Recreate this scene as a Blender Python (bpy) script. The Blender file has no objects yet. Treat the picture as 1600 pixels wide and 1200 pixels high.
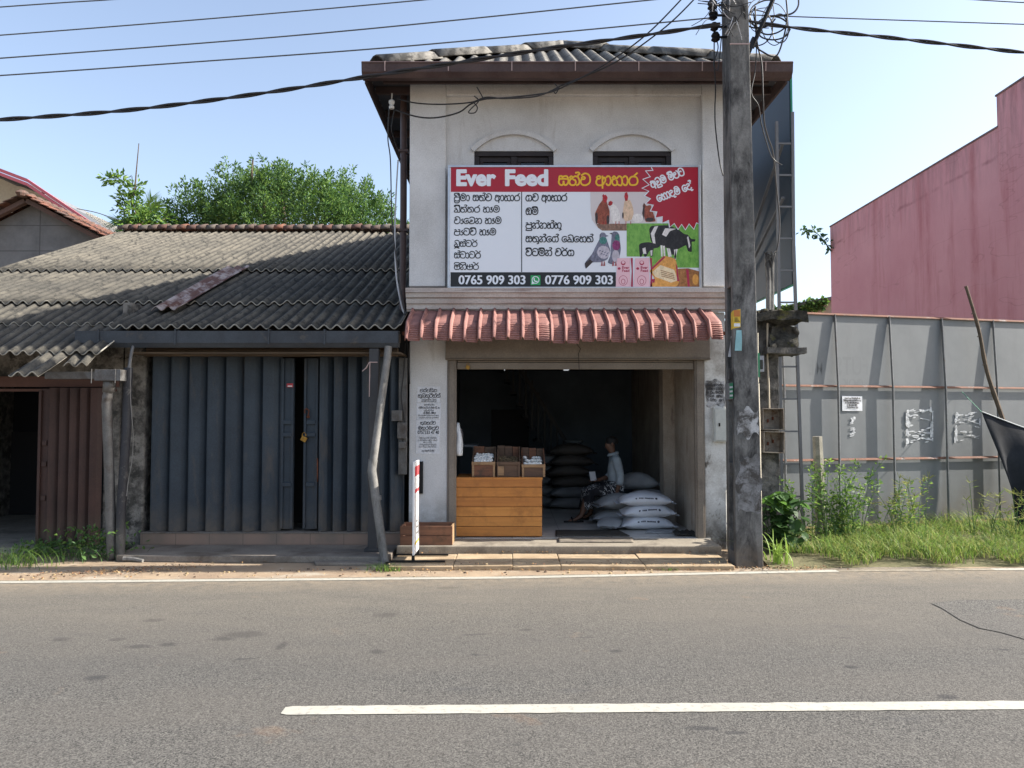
import bpy, math, random
import numpy as np
from mathutils import Vector, Matrix, noise as mnoise
R = math.radians
rnd = random.Random(7)
sc = bpy.context.scene
col = sc.collection

# ------------------------------------------------------------------ camera constants (used to measure positions)
F, PITCH, CAMZ = 1230.0, math.atan(50/1230.0), 1.6
cp, sp = math.cos(PITCH), math.sin(PITCH)
def ray(px, py):
    u, v = (px-800)/F, (600-py)/F
    return Vector((u, cp - v*sp, sp + v*cp))
def at(px, py, Y):
    d = ray(px, py); t = Y/d.y
    return Vector((d.x*t, Y, CAMZ + d.z*t))
def atX(px, py, Y): return at(px, py, Y).x
def atZ(px, py, Y): return at(px, py, Y).z
def ground(px, py, z=0.0):
    d = ray(px, py); t = (z-CAMZ)/d.z
    return Vector((d.x*t, d.y*t, z))

# ------------------------------------------------------------------ node materials
def lin(h):
    if isinstance(h, (tuple, list)): return tuple(h[:3]) + (1.0,)
    h = h.lstrip('#')
    c = [int(h[i:i+2], 16)/255 for i in (0, 2, 4)]
    return tuple((x/12.92 if x <= .04045 else ((x+.055)/1.055)**2.4) for x in c) + (1.0,)
class NT:
    def __init__(s, name):
        s.m = bpy.data.materials.new(name); s.m.use_nodes = True
        s.t = s.m.node_tree; s.n = s.t.nodes; s.l = s.t.links
        s.b = s.n['Principled BSDF']; s.out = s.n['Material Output']
        s.g = s.n.new('ShaderNodeNewGeometry'); s.pos = s.g.outputs['Position']
    def put(s, sock, v):
        if hasattr(v, 'is_linked') or hasattr(v, 'links'): s.l.new(v, sock)
        else:
            if sock.type == 'RGBA': v = lin(v)
            sock.default_value = v
    def map(s, scale, vec=None, rot=(0,0,0), loc=(0,0,0)):
        k = s.n.new('ShaderNodeMapping'); s.l.new(vec or s.pos, k.inputs['Vector'])
        k.inputs['Scale'].default_value = scale; k.inputs['Rotation'].default_value = rot; k.inputs['Location'].default_value = loc
        return k.outputs[0]
    def noise(s, scale, detail=4, rough=.6, vec=None, dist=0):
        k = s.n.new('ShaderNodeTexNoise'); s.l.new(vec or s.pos, k.inputs['Vector'])
        k.inputs['Scale'].default_value = scale; k.inputs['Detail'].default_value = detail
        k.inputs['Roughness'].default_value = rough; k.inputs['Distortion'].default_value = dist
        return k.outputs['Fac']
    def voro(s, scale, vec=None, feat='F1', out='Distance', rand=1):
        k = s.n.new('ShaderNodeTexVoronoi'); s.l.new(vec or s.pos, k.inputs['Vector'])
        k.feature = feat; k.inputs['Scale'].default_value = scale; k.inputs['Randomness'].default_value = rand
        return k.outputs[out]
    def ramp(s, fac, a, b, ca=(0,0,0), cb=(1,1,1)):
        k = s.n.new('ShaderNodeValToRGB'); s.l.new(fac, k.inputs[0])
        e = k.color_ramp.elements
        e[0].position, e[1].position = a, b
        e[0].color, e[1].color = lin(ca), lin(cb)
        return k.outputs[0]
    def mix(s, fac, a, b, mode='MIX'):
        k = s.n.new('ShaderNodeMix'); k.data_type = 'RGBA'; k.blend_type = mode
        s.put(k.inputs['Factor'], fac); s.put(k.inputs['A'] if False else k.inputs[6], a); s.put(k.inputs[7], b)
        return k.outputs[2]
    def math(s, op, a, b=0.0, clamp=False):
        k = s.n.new('ShaderNodeMath'); k.operation = op; k.use_clamp = clamp
        s.put(k.inputs[0], a); s.put(k.inputs[1], b)
        return k.outputs[0]
    def rng(s, v, a, b, c=0.0, d=1.0):
        k = s.n.new('ShaderNodeMapRange'); s.l.new(v, k.inputs[0])
        for i, x in enumerate((a, b, c, d)): k.inputs[i+1].default_value = x
        return k.outputs[0]
    def xyz(s, vec=None):
        k = s.n.new('ShaderNodeSeparateXYZ'); s.l.new(vec or s.pos, k.inputs[0])
        return k.outputs
    def bump(s, h, strength=.3, dist=.01):
        k = s.n.new('ShaderNodeBump'); s.l.new(h, k.inputs['Height'])
        k.inputs['Strength'].default_value = strength; k.inputs['Distance'].default_value = dist
        s.l.new(k.outputs[0], s.b.inputs['Normal'])
    def fin(s, color, rough=.7, metal=0.0, spec=.4):
        s.put(s.b.inputs['Base Color'], color); s.put(s.b.inputs['Roughness'], rough)
        s.put(s.b.inputs['Metallic'], metal); s.b.inputs['Specular IOR Level'].default_value = spec
        return s.m
def aged(name, c, dark, scale=3.0, lo=.35, hi=.7, rough=.75, metal=0.0, grime=None, gscale=1.2, glo=.55, ghi=.75, stretch=None,
         bump=.25, bscale=60, bdist=.004, fine=.18, zd=None, spec=.35):
    """painted / weathered surface: two tones, grime patches, fine grain, optional dirt or painted shade towards the foot"""
    t = NT(name)
    n = t.noise(scale, 6, .65)
    c1 = t.mix(t.ramp(n, lo, hi), c, dark)
    f = t.noise(bscale, 3, .7)
    c1 = t.mix(fine, c1, t.ramp(f, .3, .7, (.1,.1,.1), (1,1,1)), 'OVERLAY')
    if grime:
        v = t.map(stretch) if stretch else None
        g = t.ramp(t.noise(gscale, 7, .72, v, .4), glo, ghi)
        c1 = t.mix(g, c1, grime)
    if zd:
        z0, z1, zc = zd
        k = t.rng(t.xyz()[2], z1, z0)
        k = t.math('MULTIPLY', k, t.ramp(t.noise(5, 6, .7), .3, .62), True)
        c1 = t.mix(k, c1, zc)
    if bump: t.bump(t.math('ADD', t.math('MULTIPLY', f, .5), n), bump, bdist)
    return t.fin(c1, rough, metal, spec)
def plain(name, c, rough=.6, metal=0.0, var=.12, spec=.4):
    t = NT(name)
    n = t.noise(14, 5, .7)
    return t.fin(t.mix(var, c, t.ramp(n, .3, .7, (.05,.05,.05), (.95,.95,.95)), 'OVERLAY'), rough, metal, spec)
def leafmat(name, c, c2, transl=.35):
    t = NT(name)
    cc = t.mix(t.ramp(t.noise(3.5, 3, .6), .35, .65), c, c2)
    t.fin(cc, .55, 0, .35)
    tr = t.n.new('ShaderNodeBsdfTranslucent'); t.l.new(cc, tr.inputs[0])
    mx = t.n.new('ShaderNodeMixShader'); mx.inputs[0].default_value = transl
    t.l.new(t.b.outputs[0], mx.inputs[1]); t.l.new(tr.outputs[0], mx.inputs[2]); t.l.new(mx.outputs[0], t.out.inputs[0])
    return t.m
def woodmat(name, c, dark, axis='X', scale=1.0, rough=.6, grime=None):
    t = NT(name)
    s = {'X': (1.2, 22, 22), 'Y': (22, 1.2, 22), 'Z': (22, 22, 1.2)}[axis]
    v = t.map(tuple(x*scale for x in s))
    n = t.noise(1.0, 6, .65, v, 1.2)
    c1 = t.mix(t.ramp(n, .32, .7), c, dark)
    if grime: c1 = t.mix(t.ramp(t.noise(6, 6, .7), .5, .72), c1, grime)
    t.bump(n, .3, .003)
    return t.fin(c1, rough, 0, .35)

# ------------------------------------------------------------------ mesh builder
def rootof(o):
    while o.parent: o = o.parent
    return o
class MB:
    def __init__(s): s.v = []; s.f = []; s.m = []
    def add(s, verts, faces, m=0):
        k = len(s.v); s.v += [tuple(p) for p in verts]
        s.f += [tuple(i+k for i in f) for f in faces]; s.m += [m]*len(faces)
    def hexa(s, c, m=0):      # 8 corners: bottom 4 ccw, top 4
        s.add(c, [(3,2,1,0),(4,5,6,7),(0,1,5,4),(1,2,6,5),(2,3,7,6),(3,0,4,7)], m)
    def box(s, x0, x1, y0, y1, z0, z1, m=0):
        if x0 > x1: x0, x1 = x1, x0
        if y0 > y1: y0, y1 = y1, y0
        if z0 > z1: z0, z1 = z1, z0
        s.hexa([(x0,y0,z0),(x1,y0,z0),(x1,y1,z0),(x0,y1,z0),(x0,y0,z1),(x1,y0,z1),(x1,y1,z1),(x0,y1,z1)], m)
    def obox(s, c, size, rot=None, m=0):
        hx, hy, hz = size[0]/2, size[1]/2, size[2]/2
        P = [Vector(p) for p in [(-hx,-hy,-hz),(hx,-hy,-hz),(hx,hy,-hz),(-hx,hy,-hz),(-hx,-hy,hz),(hx,-hy,hz),(hx,hy,hz),(-hx,hy,hz)]]
        if rot is not None: P = [rot @ p for p in P]
        s.hexa([Vector(c)+p for p in P], m)
    def bar(s, p, q, w, h=None, up=(0,0,1), m=0):
        p, q = Vector(p), Vector(q); d = (q-p).normalized(); h = h or w
        a = d.cross(Vector(up))
        if a.length < 1e-4: a = d.cross(Vector((0,1,0)))
        a.normalize(); b = a.cross(d).normalized(); a *= w/2; b *= h/2
        s.hexa([p-a-b, p+a-b, p+a+b, p-a+b, q-a-b, q+a-b, q+a+b, q-a+b], m)
    def tube(s, pts, r, n=8, m=0, cap=True):
        pts = [Vector(p) for p in pts]; N = len(pts)
        rs = [r]*N if not hasattr(r, '__len__') else r
        ring0 = len(s.v); prev = None
        for i, p in enumerate(pts):
            d = (pts[min(i+1,N-1)] - pts[max(i-1,0)]).normalized()
            if prev is None:
                a = d.orthogonal().normalized()
            else:
                a = (prev - d*prev.dot(d))
                a = a.normalized() if a.length > 1e-6 else d.orthogonal().normalized()
            prev = a; b = d.cross(a)
            for k in range(n):
                t = 2*math.pi*k/n
                s.v.append(tuple(p + (a*math.cos(t)+b*math.sin(t))*rs[i]))
        for i in range(N-1):
            for k in range(n):
                k2 = (k+1) % n
                s.f.append((ring0+i*n+k, ring0+i*n+k2, ring0+(i+1)*n+k2, ring0+(i+1)*n+k)); s.m.append(m)
        if cap:
            s.f.append(tuple(ring0+k for k in reversed(range(n)))); s.m.append(m)
            s.f.append(tuple(ring0+(N-1)*n+k for k in range(n))); s.m.append(m)
    def lathe(s, prof, c=(0,0,0), n=16, m=0):
        k0 = len(s.v)
        for r, z in prof:
            for k in range(n):
                t = 2*math.pi*k/n; s.v.append((c[0]+r*math.cos(t), c[1]+r*math.sin(t), c[2]+z))
        for i in range(len(prof)-1):
            for k in range(n):
                k2 = (k+1) % n
                s.f.append((k0+i*n+k, k0+i*n+k2, k0+(i+1)*n+k2, k0+(i+1)*n+k)); s.m.append(m)
        s.f.append(tuple(k0+k for k in reversed(range(n)))); s.m.append(m)
        s.f.append(tuple(k0+(len(prof)-1)*n+k for k in range(n))); s.m.append(m)
    def grid(s, nu, nv, fn, m=0, wrapu=False):
        k0 = len(s.v)
        for j in range(nv):
            for i in range(nu): s.v.append(tuple(fn(i/(nu-1) if not wrapu else i/nu, j/(nv-1))))
        for j in range(nv-1):
            for i in range(nu if wrapu else nu-1):
                i2 = (i+1) % nu
                s.f.append((k0+j*nu+i, k0+j*nu+i2, k0+(j+1)*nu+i2, k0+(j+1)*nu+i)); s.m.append(m)
    def poly(s, pts, m=0): s.add(pts, [tuple(range(len(pts)))], m)
    def prism(s, pts, ext, m=0):      # planar polygon extruded by a vector
        n = len(pts); e = Vector(ext)
        V = [Vector(p) for p in pts]; V += [p+e for p in V]
        s.add(V, [tuple(reversed(range(n))), tuple(range(n, 2*n))] + [(i,(i+1)%n,(i+1)%n+n,i+n) for i in range(n)], m)
    def blob(s, c, r, n=10, jitter=0.0, m=0, seed=0):
        c = Vector(c); rr = r if hasattr(r, '__len__') else (r, r, r)
        def fn(u, v):
            a, b = 2*math.pi*u, math.pi*(v-.5)
            d = Vector((math.cos(a)*math.cos(b), math.sin(a)*math.cos(b), math.sin(b)))
            k = 1 + jitter*mnoise.noise(d*1.8 + Vector((seed*3.1, seed, 0)))
            return c + Vector((d.x*rr[0], d.y*rr[1], d.z*rr[2]))*k
        s.grid(n*2, n, fn, m, True)
    def build(s, name, mats, parent=None, smooth=False, bevel=0.0, origin=None, solid=0.0, rim=False):
        if not isinstance(mats, (list, tuple)): mats = [mats]
        V = np.array(s.v, dtype=np.float64)
        if parent is not None: off = np.array(rootof(parent).location)
        else:
            lo, hi = V.min(0), V.max(0)
            off = np.array(origin) if origin is not None else np.array(((lo[0]+hi[0])/2, (lo[1]+hi[1])/2, lo[2]))
        me = bpy.data.meshes.new(name)
        me.from_pydata((V-off).tolist(), [], s.f)
        for mt in mats: me.materials.append(mt)
        me.polygons.foreach_set('material_index', s.m)
        if smooth:
            me.polygons.foreach_set('use_smooth', [True]*len(s.f))
            if smooth != 'all':
                try: me.set_sharp_from_angle(angle=R(38))
                except Exception: pass
        me.update()
        o = bpy.data.objects.new(name, me); col.objects.link(o)
        if parent is not None: o.parent = parent
        else: o.location = off
        if solid:
            md = o.modifiers.new('thick', 'SOLIDIFY'); md.thickness = solid; md.offset = 0
            if rim: md.material_offset_rim = 1
        if bevel:
            md = o.modifiers.new('bevel', 'BEVEL'); md.width = bevel; md.segments = 2; md.limit_method = 'ANGLE'; md.angle_limit = R(50)
        return o
def thing(name, label, cat, loc, group=None):
    o = bpy.data.objects.new(name, None); col.objects.link(o); o.location = loc; o.empty_display_size = .2
    o['label'] = label; o['category'] = cat
    if group: o['group'] = group
    return o
def tag(o, label, cat, group=None):
    o['label'] = label; o['category'] = cat
    if group: o['group'] = group
    return o
def struct(o): o['kind'] = 'structure'; return o
def stuff(o, label=None, cat=None):
    o['kind'] = 'stuff'
    if label: o['label'] = label; o['category'] = cat
    return o
def copy_tree(o, parent=None):
    c = o.copy(); col.objects.link(c)
    if parent is not None: c.parent = parent
    for ch in list(o.children): copy_tree(ch, c)
    return c
def spline(pts, k=6, closed=False):
    P = [Vector(p) for p in pts]; out = []
    n = len(P)
    for i in range(n-1):
        p0, p1, p2, p3 = P[max(i-1,0)], P[i], P[i+1], P[min(i+2,n-1)]
        for j in range(k):
            t = j/k
            out.append(.5*((2*p1)+(-p0+p2)*t+(2*p0-5*p1+4*p2-p3)*t*t+(-p0+3*p1-3*p2+p3)*t**3))
    out.append(P[-1]); return out

# ------------------------------------------------------------------ lettering
GL = {
's': (1.1, [[(.02,.68),(.5,.70),(1.0,.68)], [(.04,.72),(.12,.98),(.36,.98),(.45,.76)], [(.5,.94),(.85,1.0),(1.05,.78),(1.08,.3),(.85,.02),(.62,.08),(.55,.42)], [(.08,.62),(.0,.3),(.2,.02),(.48,.06),(.55,.42)]]),
't': (1.16, [[(.05,.82),(.2,.98),(.36,.85),(.3,.7),(.1,.68)], [(.12,.66),(.0,.35),(.15,.05),(.5,0),(.72,.2),(.68,.5),(.46,.62)], [(.36,.80),(.65,.98),(.98,.85),(1.14,.45),(1.05,.1),(.82,.0)]]),
'w': (1.1, [[(.12,.82),(.3,.92),(.5,.8),(.4,.66),(.1,.66)], [(.12,.66),(.0,.35),(.2,.05),(.6,.0),(1.0,.25),(1.08,.75),(.9,1.15),(.5,1.29),(.12,1.1)]]),
'a': (1.1, [[(.08,.85),(.25,1.0),(.5,.92),(.4,.72),(.1,.7)], [(.12,.68),(.0,.3),(.2,.0),(.6,.0),(.85,.15)], [(.72,.98),(.72,.3),(.72,-.32)], [(.72,.6),(.9,.85),(1.06,.6),(.95,.3),(.76,.2)]]),
'A': (.52, [[(.0,.85),(.2,1.0),(.42,.85),(.5,.45),(.38,.05),(.15,.0),(.0,.15)]]),
'h': (1.16, [[(.05,.8),(.2,.98),(.38,.85),(.3,.68),(.08,.66)], [(.1,.66),(.0,.3),(.2,0),(.5,.05),(.58,.35),(.48,.55)], [(.38,.8),(.55,.76),(.78,.98),(1.05,.85),(1.15,.4),(1.05,.0),(.8,.0),(.58,.12)]]),
'r': (1.02, [[(.60,.95),(.25,.88),(.02,.5),(.15,.08),(.5,0),(.88,.12),(1.0,.5),(.85,.85),(.55,.95)], [(.55,.95),(.75,1.15),(.95,1.32)]]),
'p': (1.05, [[(.04,.95),(.26,1.0),(.36,.8),(.1,.66)], [(.1,.68),(.0,.3),(.2,0),(.8,0),(1.0,.3),(1.0,.95),(.74,.98)], [(.1,.66),(.5,.67),(.98,.66)]]),
'm': (1.12, [[(.18,1.12),(.5,1.28),(.92,1.12),(1.1,.65),(.95,.15),(.5,0),(.12,.15),(.0,.5),(.15,.85),(.45,.95),(.76,.8),(.74,.5),(.5,.38),(.34,.55),(.5,.68)]]),
'b': (1.06, [[(.08,1.05),(.45,1.28),(.92,1.1),(1.02,.5),(1.0,.02),(.5,.02),(.08,.02),(.0,.2),(.15,.42),(.42,.55),(.32,.8),(.1,.74)], [(.42,.52),(.62,.35),(.58,.06)]]),
'k': (1.15, [[(.02,.92),(.2,1.0),(.36,.82),(.14,.64)], [(.04,.62),(.3,.63),(.55,.62)], [(.1,.62),(.0,.25),(.2,0),(.45,.05),(.55,.3),(.5,.7)], [(.5,.75),(.75,1.0),(1.08,.85),(1.12,.3),(.95,0),(.7,.02),(.56,.18)]]),
'T': (1.1, [[(.05,.98),(.2,1.2),(.55,1.28),(.95,1.1),(1.08,.6),(.9,.1),(.5,0),(.1,.12),(.0,.48),(.12,.72),(.4,.80),(.56,.68)]]),
'D': (1.05, [[(.05,1.0),(.3,1.2),(.8,1.15),(1.0,.75),(.95,.2),(.6,0),(.1,.02),(.05,.25),(.3,.4),(.55,.48),(.45,.68),(.18,.62)]]),
'n': (1.16, [[(.05,.88),(.2,1.0),(.4,.85),(.35,.6),(.05,.35),(.05,.1),(.3,0),(.5,.1),(.5,.42)], [(.42,.7),(.7,.98),(1.05,.8),(1.15,.35),(1.0,.05),(.76,0)]]),
'g': (1.12, [[(.55,.72),(.32,.98),(.06,.7),(.0,.3),(.2,.02),(.5,.05),(.58,.42)], [(.36,.92),(.65,.98),(1.0,.85),(1.1,.4),(.95,.05),(.7,.0)]]),
'o': (1.08, [[(.55,1.15),(.2,1.05),(.02,.6),(.1,.1),(.35,0),(.55,.2),(.55,.45)], [(.55,.2),(.75,0),(1.0,.15),(1.05,.7),(.85,1.1),(.55,1.15)], [(.25,.82),(.45,.9),(.7,.75),(.5,.6),(.25,.62)]]),
'f': (1.05, [[(.05,.8),(.3,.97),(.5,.75),(.5,.3)], [(.1,.75),(.0,.3),(.25,0),(.5,.06)], [(.5,.75),(.75,.98),(1.0,.75),(1.0,.2),(.75,0),(.5,.06)], [(.05,.68),(.5,.69),(.97,.68)]]),
'S': (1.06, [[(.05,.95),(.0,.3),(.2,0),(.78,0),(1.02,.2),(1.02,.95),(.76,.98)], [(.04,.64),(.5,.65),(1.0,.64)], [(.5,.98),(.5,.6),(.5,.3)]]),
'l': (1.1, [[(.1,.8),(.35,.95),(.55,.75),(.35,.55),(.12,.62),(.0,.3),(.25,0),(.75,0),(1.05,.3),(1.05,.85),(.8,1.1)]]),
'q': (.95, [[(.1,.9),(.4,1),(.65,.85),(.5,.62),(.2,.6),(.02,.35),(.2,.04),(.6,.0),(.85,.2)], [(.55,.02),(.7,-.25),(.98,-.2)]]),
'ae': (.48, [[(.40,.88),(.15,.66),(.36,.48),(.44,.2),(.2,.0),(.0,.1)]]),
'AE': (.52, [[(.40,.95),(.12,.85),(.32,.68),(.12,.55),(.38,.45),(.46,.2),(.2,.0),(.0,.1)]]),
'E': (.92, [[(.86,.88),(.5,1.0),(.1,.8),(.0,.4),(.2,.05),(.55,0),(.86,.2),(.8,.52),(.5,.56),(.38,.4),(.55,.28)]]),
}
GL['aa'] = (1.7, GL['a'][1] + [[(x+1.16, y) for x, y in st] for st in GL['A'][1]])
MK = {'x': [[(.72,1.36),(1.02,1.40),(1.16,1.24),(1.0,1.12),(.96,.92)]], 'i': [[(.0,1.08),(.12,1.34),(.86,1.34),(1.02,1.02)]], 'R': [[(.02,1.40),(.25,1.36),(.42,1.12)]],
      'I': [[(.0,1.08),(.12,1.34),(.86,1.34),(1.02,1.02)], [(.6,1.15),(.86,1.22),(.9,1.34)]],
      'u': [[(.95,.02),(1.12,-.2),(.82,-.34)]], 'v': [[(.06,-.14),(.08,-.36),(.95,-.36),(.96,-.10)]], 'U': [[(.04,-.38),(.4,-.2),(.95,-.36)], [(.1,-.1),(.9,-.12)]], 'r': [[(.02,-.02),(.15,-.34),(.8,-.34),(1.0,-.02)]]}
def sinhala(text):
    """text -> (width, strokes) with letter height 1"""
    x = 0; out = []
    for tok in text.split():
        if tok == '_': x += .55; continue
        p = tok.split('.'); adv, st = GL[p[0]]
        for q in st: out.append([(a+x, b) for a, b in q])
        for mk in p[1:]:
            for q in MK[mk]: out.append([(a+x, b) for a, b in q])
        x += adv + .11
    return x-.11, out
class Plane2:
    """maps (s, t) on a flat board to world, n = towards the viewer"""
    def __init__(s, o, u, v): s.o, s.u, s.v = Vector(o), Vector(u).normalized(), Vector(v).normalized(); s.n = s.u.cross(s.v)
    def __call__(s, a, b, d=0.0): return s.o + s.u*a + s.v*b + s.n*d
def ribbon(mb, pl, pts, w, d, m=0, k=5):
    P = spline([(a, b, 0) for a, b in pts], k); n = len(P)
    dirs = [(P[min(i+1,n-1)]-P[max(i-1,0)]).normalized() for i in range(n)]
    P[0] = P[0]-dirs[0]*w*.35; P[-1] = P[-1]+dirs[-1]*w*.35
    vs = []
    for i in range(n):
        nn = Vector((-dirs[i].y, dirs[i].x, 0))*w/2
        dd = d + i*2.5e-5
        vs += [pl(P[i].x-nn.x, P[i].y-nn.y, dd), pl(P[i].x+nn.x, P[i].y+nn.y, dd)]
    mb.add(vs, [(2*i, 2*i+1, 2*i+3, 2*i+2)[::-1] for i in range(n-1)], m)
def write_sinhala(mb, pl, text, x, y, h, w=.14, d=.002, m=0, width=None, ang=0, sx=1.0):
    W, st = sinhala(text)
    kx = (width/W) if width else h*sx
    ca, sa = math.cos(ang), math.sin(ang)
    for i, q in enumerate(st):
        pts = []
        for a, b in q:
            X, Y = a*kx, b*h
            pts.append((x + X*ca - Y*sa, y + X*sa + Y*ca))
        ribbon(mb, pl, pts, w*h, d + (i % 5)*1.2e-4, m)
def latin_mesh(txt, off=0.0, space=1.0):
    cu = bpy.data.curves.new('lettering', 'FONT'); cu.body = txt; cu.size = 1; cu.offset = off; cu.resolution_u = 3; cu.space_character = space
    ob = bpy.data.objects.new('lettering', cu); col.objects.link(ob)
    dg = bpy.context.evaluated_depsgraph_get(); dg.update()
    me = ob.evaluated_get(dg).to_mesh()
    V = [tuple(v.co) for v in me.vertices]; Fc = [tuple(p.vertices) for p in me.polygons]
    ob.evaluated_get(dg).to_mesh_clear()
    bpy.data.objects.remove(ob); bpy.data.curves.remove(cu)
    return V, Fc
def write_latin(mb, pl, txt, x0, x1, y0, y1, d=.002, m=0, off=0.0, space=1.0, ang=0.0):
    V, Fc = latin_mesh(txt, off, space)
    xs = [v[0] for v in V]; ys = [v[1] for v in V]
    ax, bx, ay, by = min(xs), max(xs), min(ys), max(ys)
    out = []
    for v in V:
        s, t = x0+(v[0]-ax)/(bx-ax)*(x1-x0), y0+(v[1]-ay)/(by-ay)*(y1-y0)
        out.append(pl(s, t, d))
    mb.add(out, Fc, m)
def rect2(mb, pl, x0, x1, y0, y1, d, m=0): mb.poly([pl(x0,y0,d), pl(x1,y0,d), pl(x1,y1,d), pl(x0,y1,d)], m)
def poly2(mb, pl, pts, d, m=0): mb.poly([pl(a, b, d) for a, b in pts], m)
def ell2(mb, pl, cx, cy, rx, ry, d, m=0, ang=0, n=18, a0=0, a1=2*math.pi):
    ca, sa = math.cos(ang), math.sin(ang); P = []
    for i in range(n):
        t = a0 + (a1-a0)*i/n; x, y = rx*math.cos(t), ry*math.sin(t)
        P.append((cx+x*ca-y*sa, cy+x*sa+y*ca))
    poly2(mb, pl, P, d, m)
def scribble(mb, pl, x0, x1, y, h, w=.16, d=.002, m=0, seed=0, fill=1.0):
    """a line of small unreadable print made of letter shapes"""
    rr = random.Random(seed); keys = ['s','t','w','h','r','p','m','b','k','T','n','g','l']
    x = x0
    while x < x1 - h*.8:
        if rr.random() < .16: x += h*.5; continue
        k = rr.choice(keys); mk = rr.choice(['', '', '.x', '.i', '.u'])
        write_sinhala(mb, pl, k+mk, x, y, h, w, d, m); x += h*GL[k][0]*1.12

# ------------------------------------------------------------------ foliage
def leaves(mb, P, D, L, W, mats=3, fold=.25, rr=None):
    """P positions, D directions; one bent leaf (quad) each"""
    rr = rr or rnd
    for p, d in zip(P, D):
        d = Vector(d).normalized(); p = Vector(p)
        l = L*rr.uniform(.65, 1.25); w = W*rr.uniform(.7, 1.2)
        side = d.cross(Vector((rr.uniform(-1,1), rr.uniform(-1,1), rr.uniform(.2,1)))).normalized()
        up = side.cross(d)
        mid = p + d*l*.5 + up*fold*w
        mb.add([p, mid+side*w*.5, p+d*l-up*fold*l*.3, mid-side*w*.5], [(0,1,2,3)], rr.randrange(mats))
def blades(mb, spots, hmin, hmax, w, lean=.5, mats=3, rr=None, seg=3):
    rr = rr or rnd
    for (x, y, z) in spots:
        h = rr.uniform(hmin, hmax); a = rr.uniform(0, 6.283); ln = rr.uniform(.1, lean)*h
        dx, dy = math.cos(a)*ln, math.sin(a)*ln; b = a+1.57+rr.uniform(-.5,.5); wx, wy = math.cos(b)*w/2, math.sin(b)*w/2
        vs = []
        for i in range(seg):
            t = i/seg; k = 1-t*.75; q = t*t
            c = (x+dx*q, y+dy*q, z+h*(t-.25*lean*q))
            vs += [(c[0]-wx*k, c[1]-wy*k, c[2]), (c[0]+wx*k, c[1]+wy*k, c[2])]
        vs.append((x+dx, y+dy, z+h*(1-.25*lean)))
        fs = [(2*i, 2*i+1, 2*i+3, 2*i+2) for i in range(seg-1)] + [(2*seg-2, 2*seg-1, 2*seg)]
        mb.add(vs, fs, rr.randrange(mats))
# ================================================================== world, sun, camera
SUN_EL, SUN_AZ = 34.0, 2.0            # azimuth measured from +X towards +Y
w = bpy.data.worlds.new("World"); sc.world = w; w.use_nodes = True
wt = w.node_tree; bg = wt.nodes['Background']
sky = wt.nodes.new('ShaderNodeTexSky'); sky.sky_type = 'NISHITA'; sky.sun_disc = False
sky.sun_elevation = R(SUN_EL); sky.sun_rotation = R(90 - SUN_AZ)
sky.air_density = 1.0; sky.dust_density = 2.2; sky.ozone_density = 2.5; sky.altitude = 10
hs = wt.nodes.new('ShaderNodeHueSaturation'); hs.inputs['Saturation'].default_value = .80; hs.inputs['Value'].default_value = 1.0
wt.links.new(sky.outputs[0], hs.inputs['Color']); wt.links.new(hs.outputs[0], bg.inputs['Color']); bg.inputs['Strength'].default_value = 0.128
sd = Vector((math.cos(R(SUN_EL))*math.cos(R(SUN_AZ)), math.cos(R(SUN_EL))*math.sin(R(SUN_AZ)), math.sin(R(SUN_EL))))
sl = bpy.data.lights.new('sun', 'SUN'); sl.energy = 5.0; sl.angle = R(.55); sl.color = (1, .94, .85)
so = bpy.data.objects.new('sun', sl); col.objects.link(so); so.location = sd*40; so.rotation_euler = (-sd).to_track_quat('-Z', 'Y').to_euler()
cam = bpy.data.cameras.new('camera'); cam.sensor_width = 36; cam.lens = 36*F/1600; cam.clip_end = 2000; cam.clip_start = .05
co = bpy.data.objects.new('camera', cam); col.objects.link(co); co.location = (0, 0, CAMZ); co.rotation_euler = (R(90)+PITCH, 0, 0)
sc.camera = co
sc.view_settings.view_transform = 'Standard'; sc.view_settings.look = 'None'; sc.view_settings.gamma = 1; sc.view_settings.exposure = 1.22
sc.cycles.use_denoising = True; sc.cycles.max_bounces = 8; sc.cycles.diffuse_bounces = 4; sc.cycles.transparent_max_bounces = 8
try: sc.cycles.denoising_input_passes = 'RGB_ALBEDO_NORMAL'
except Exception: pass

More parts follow.
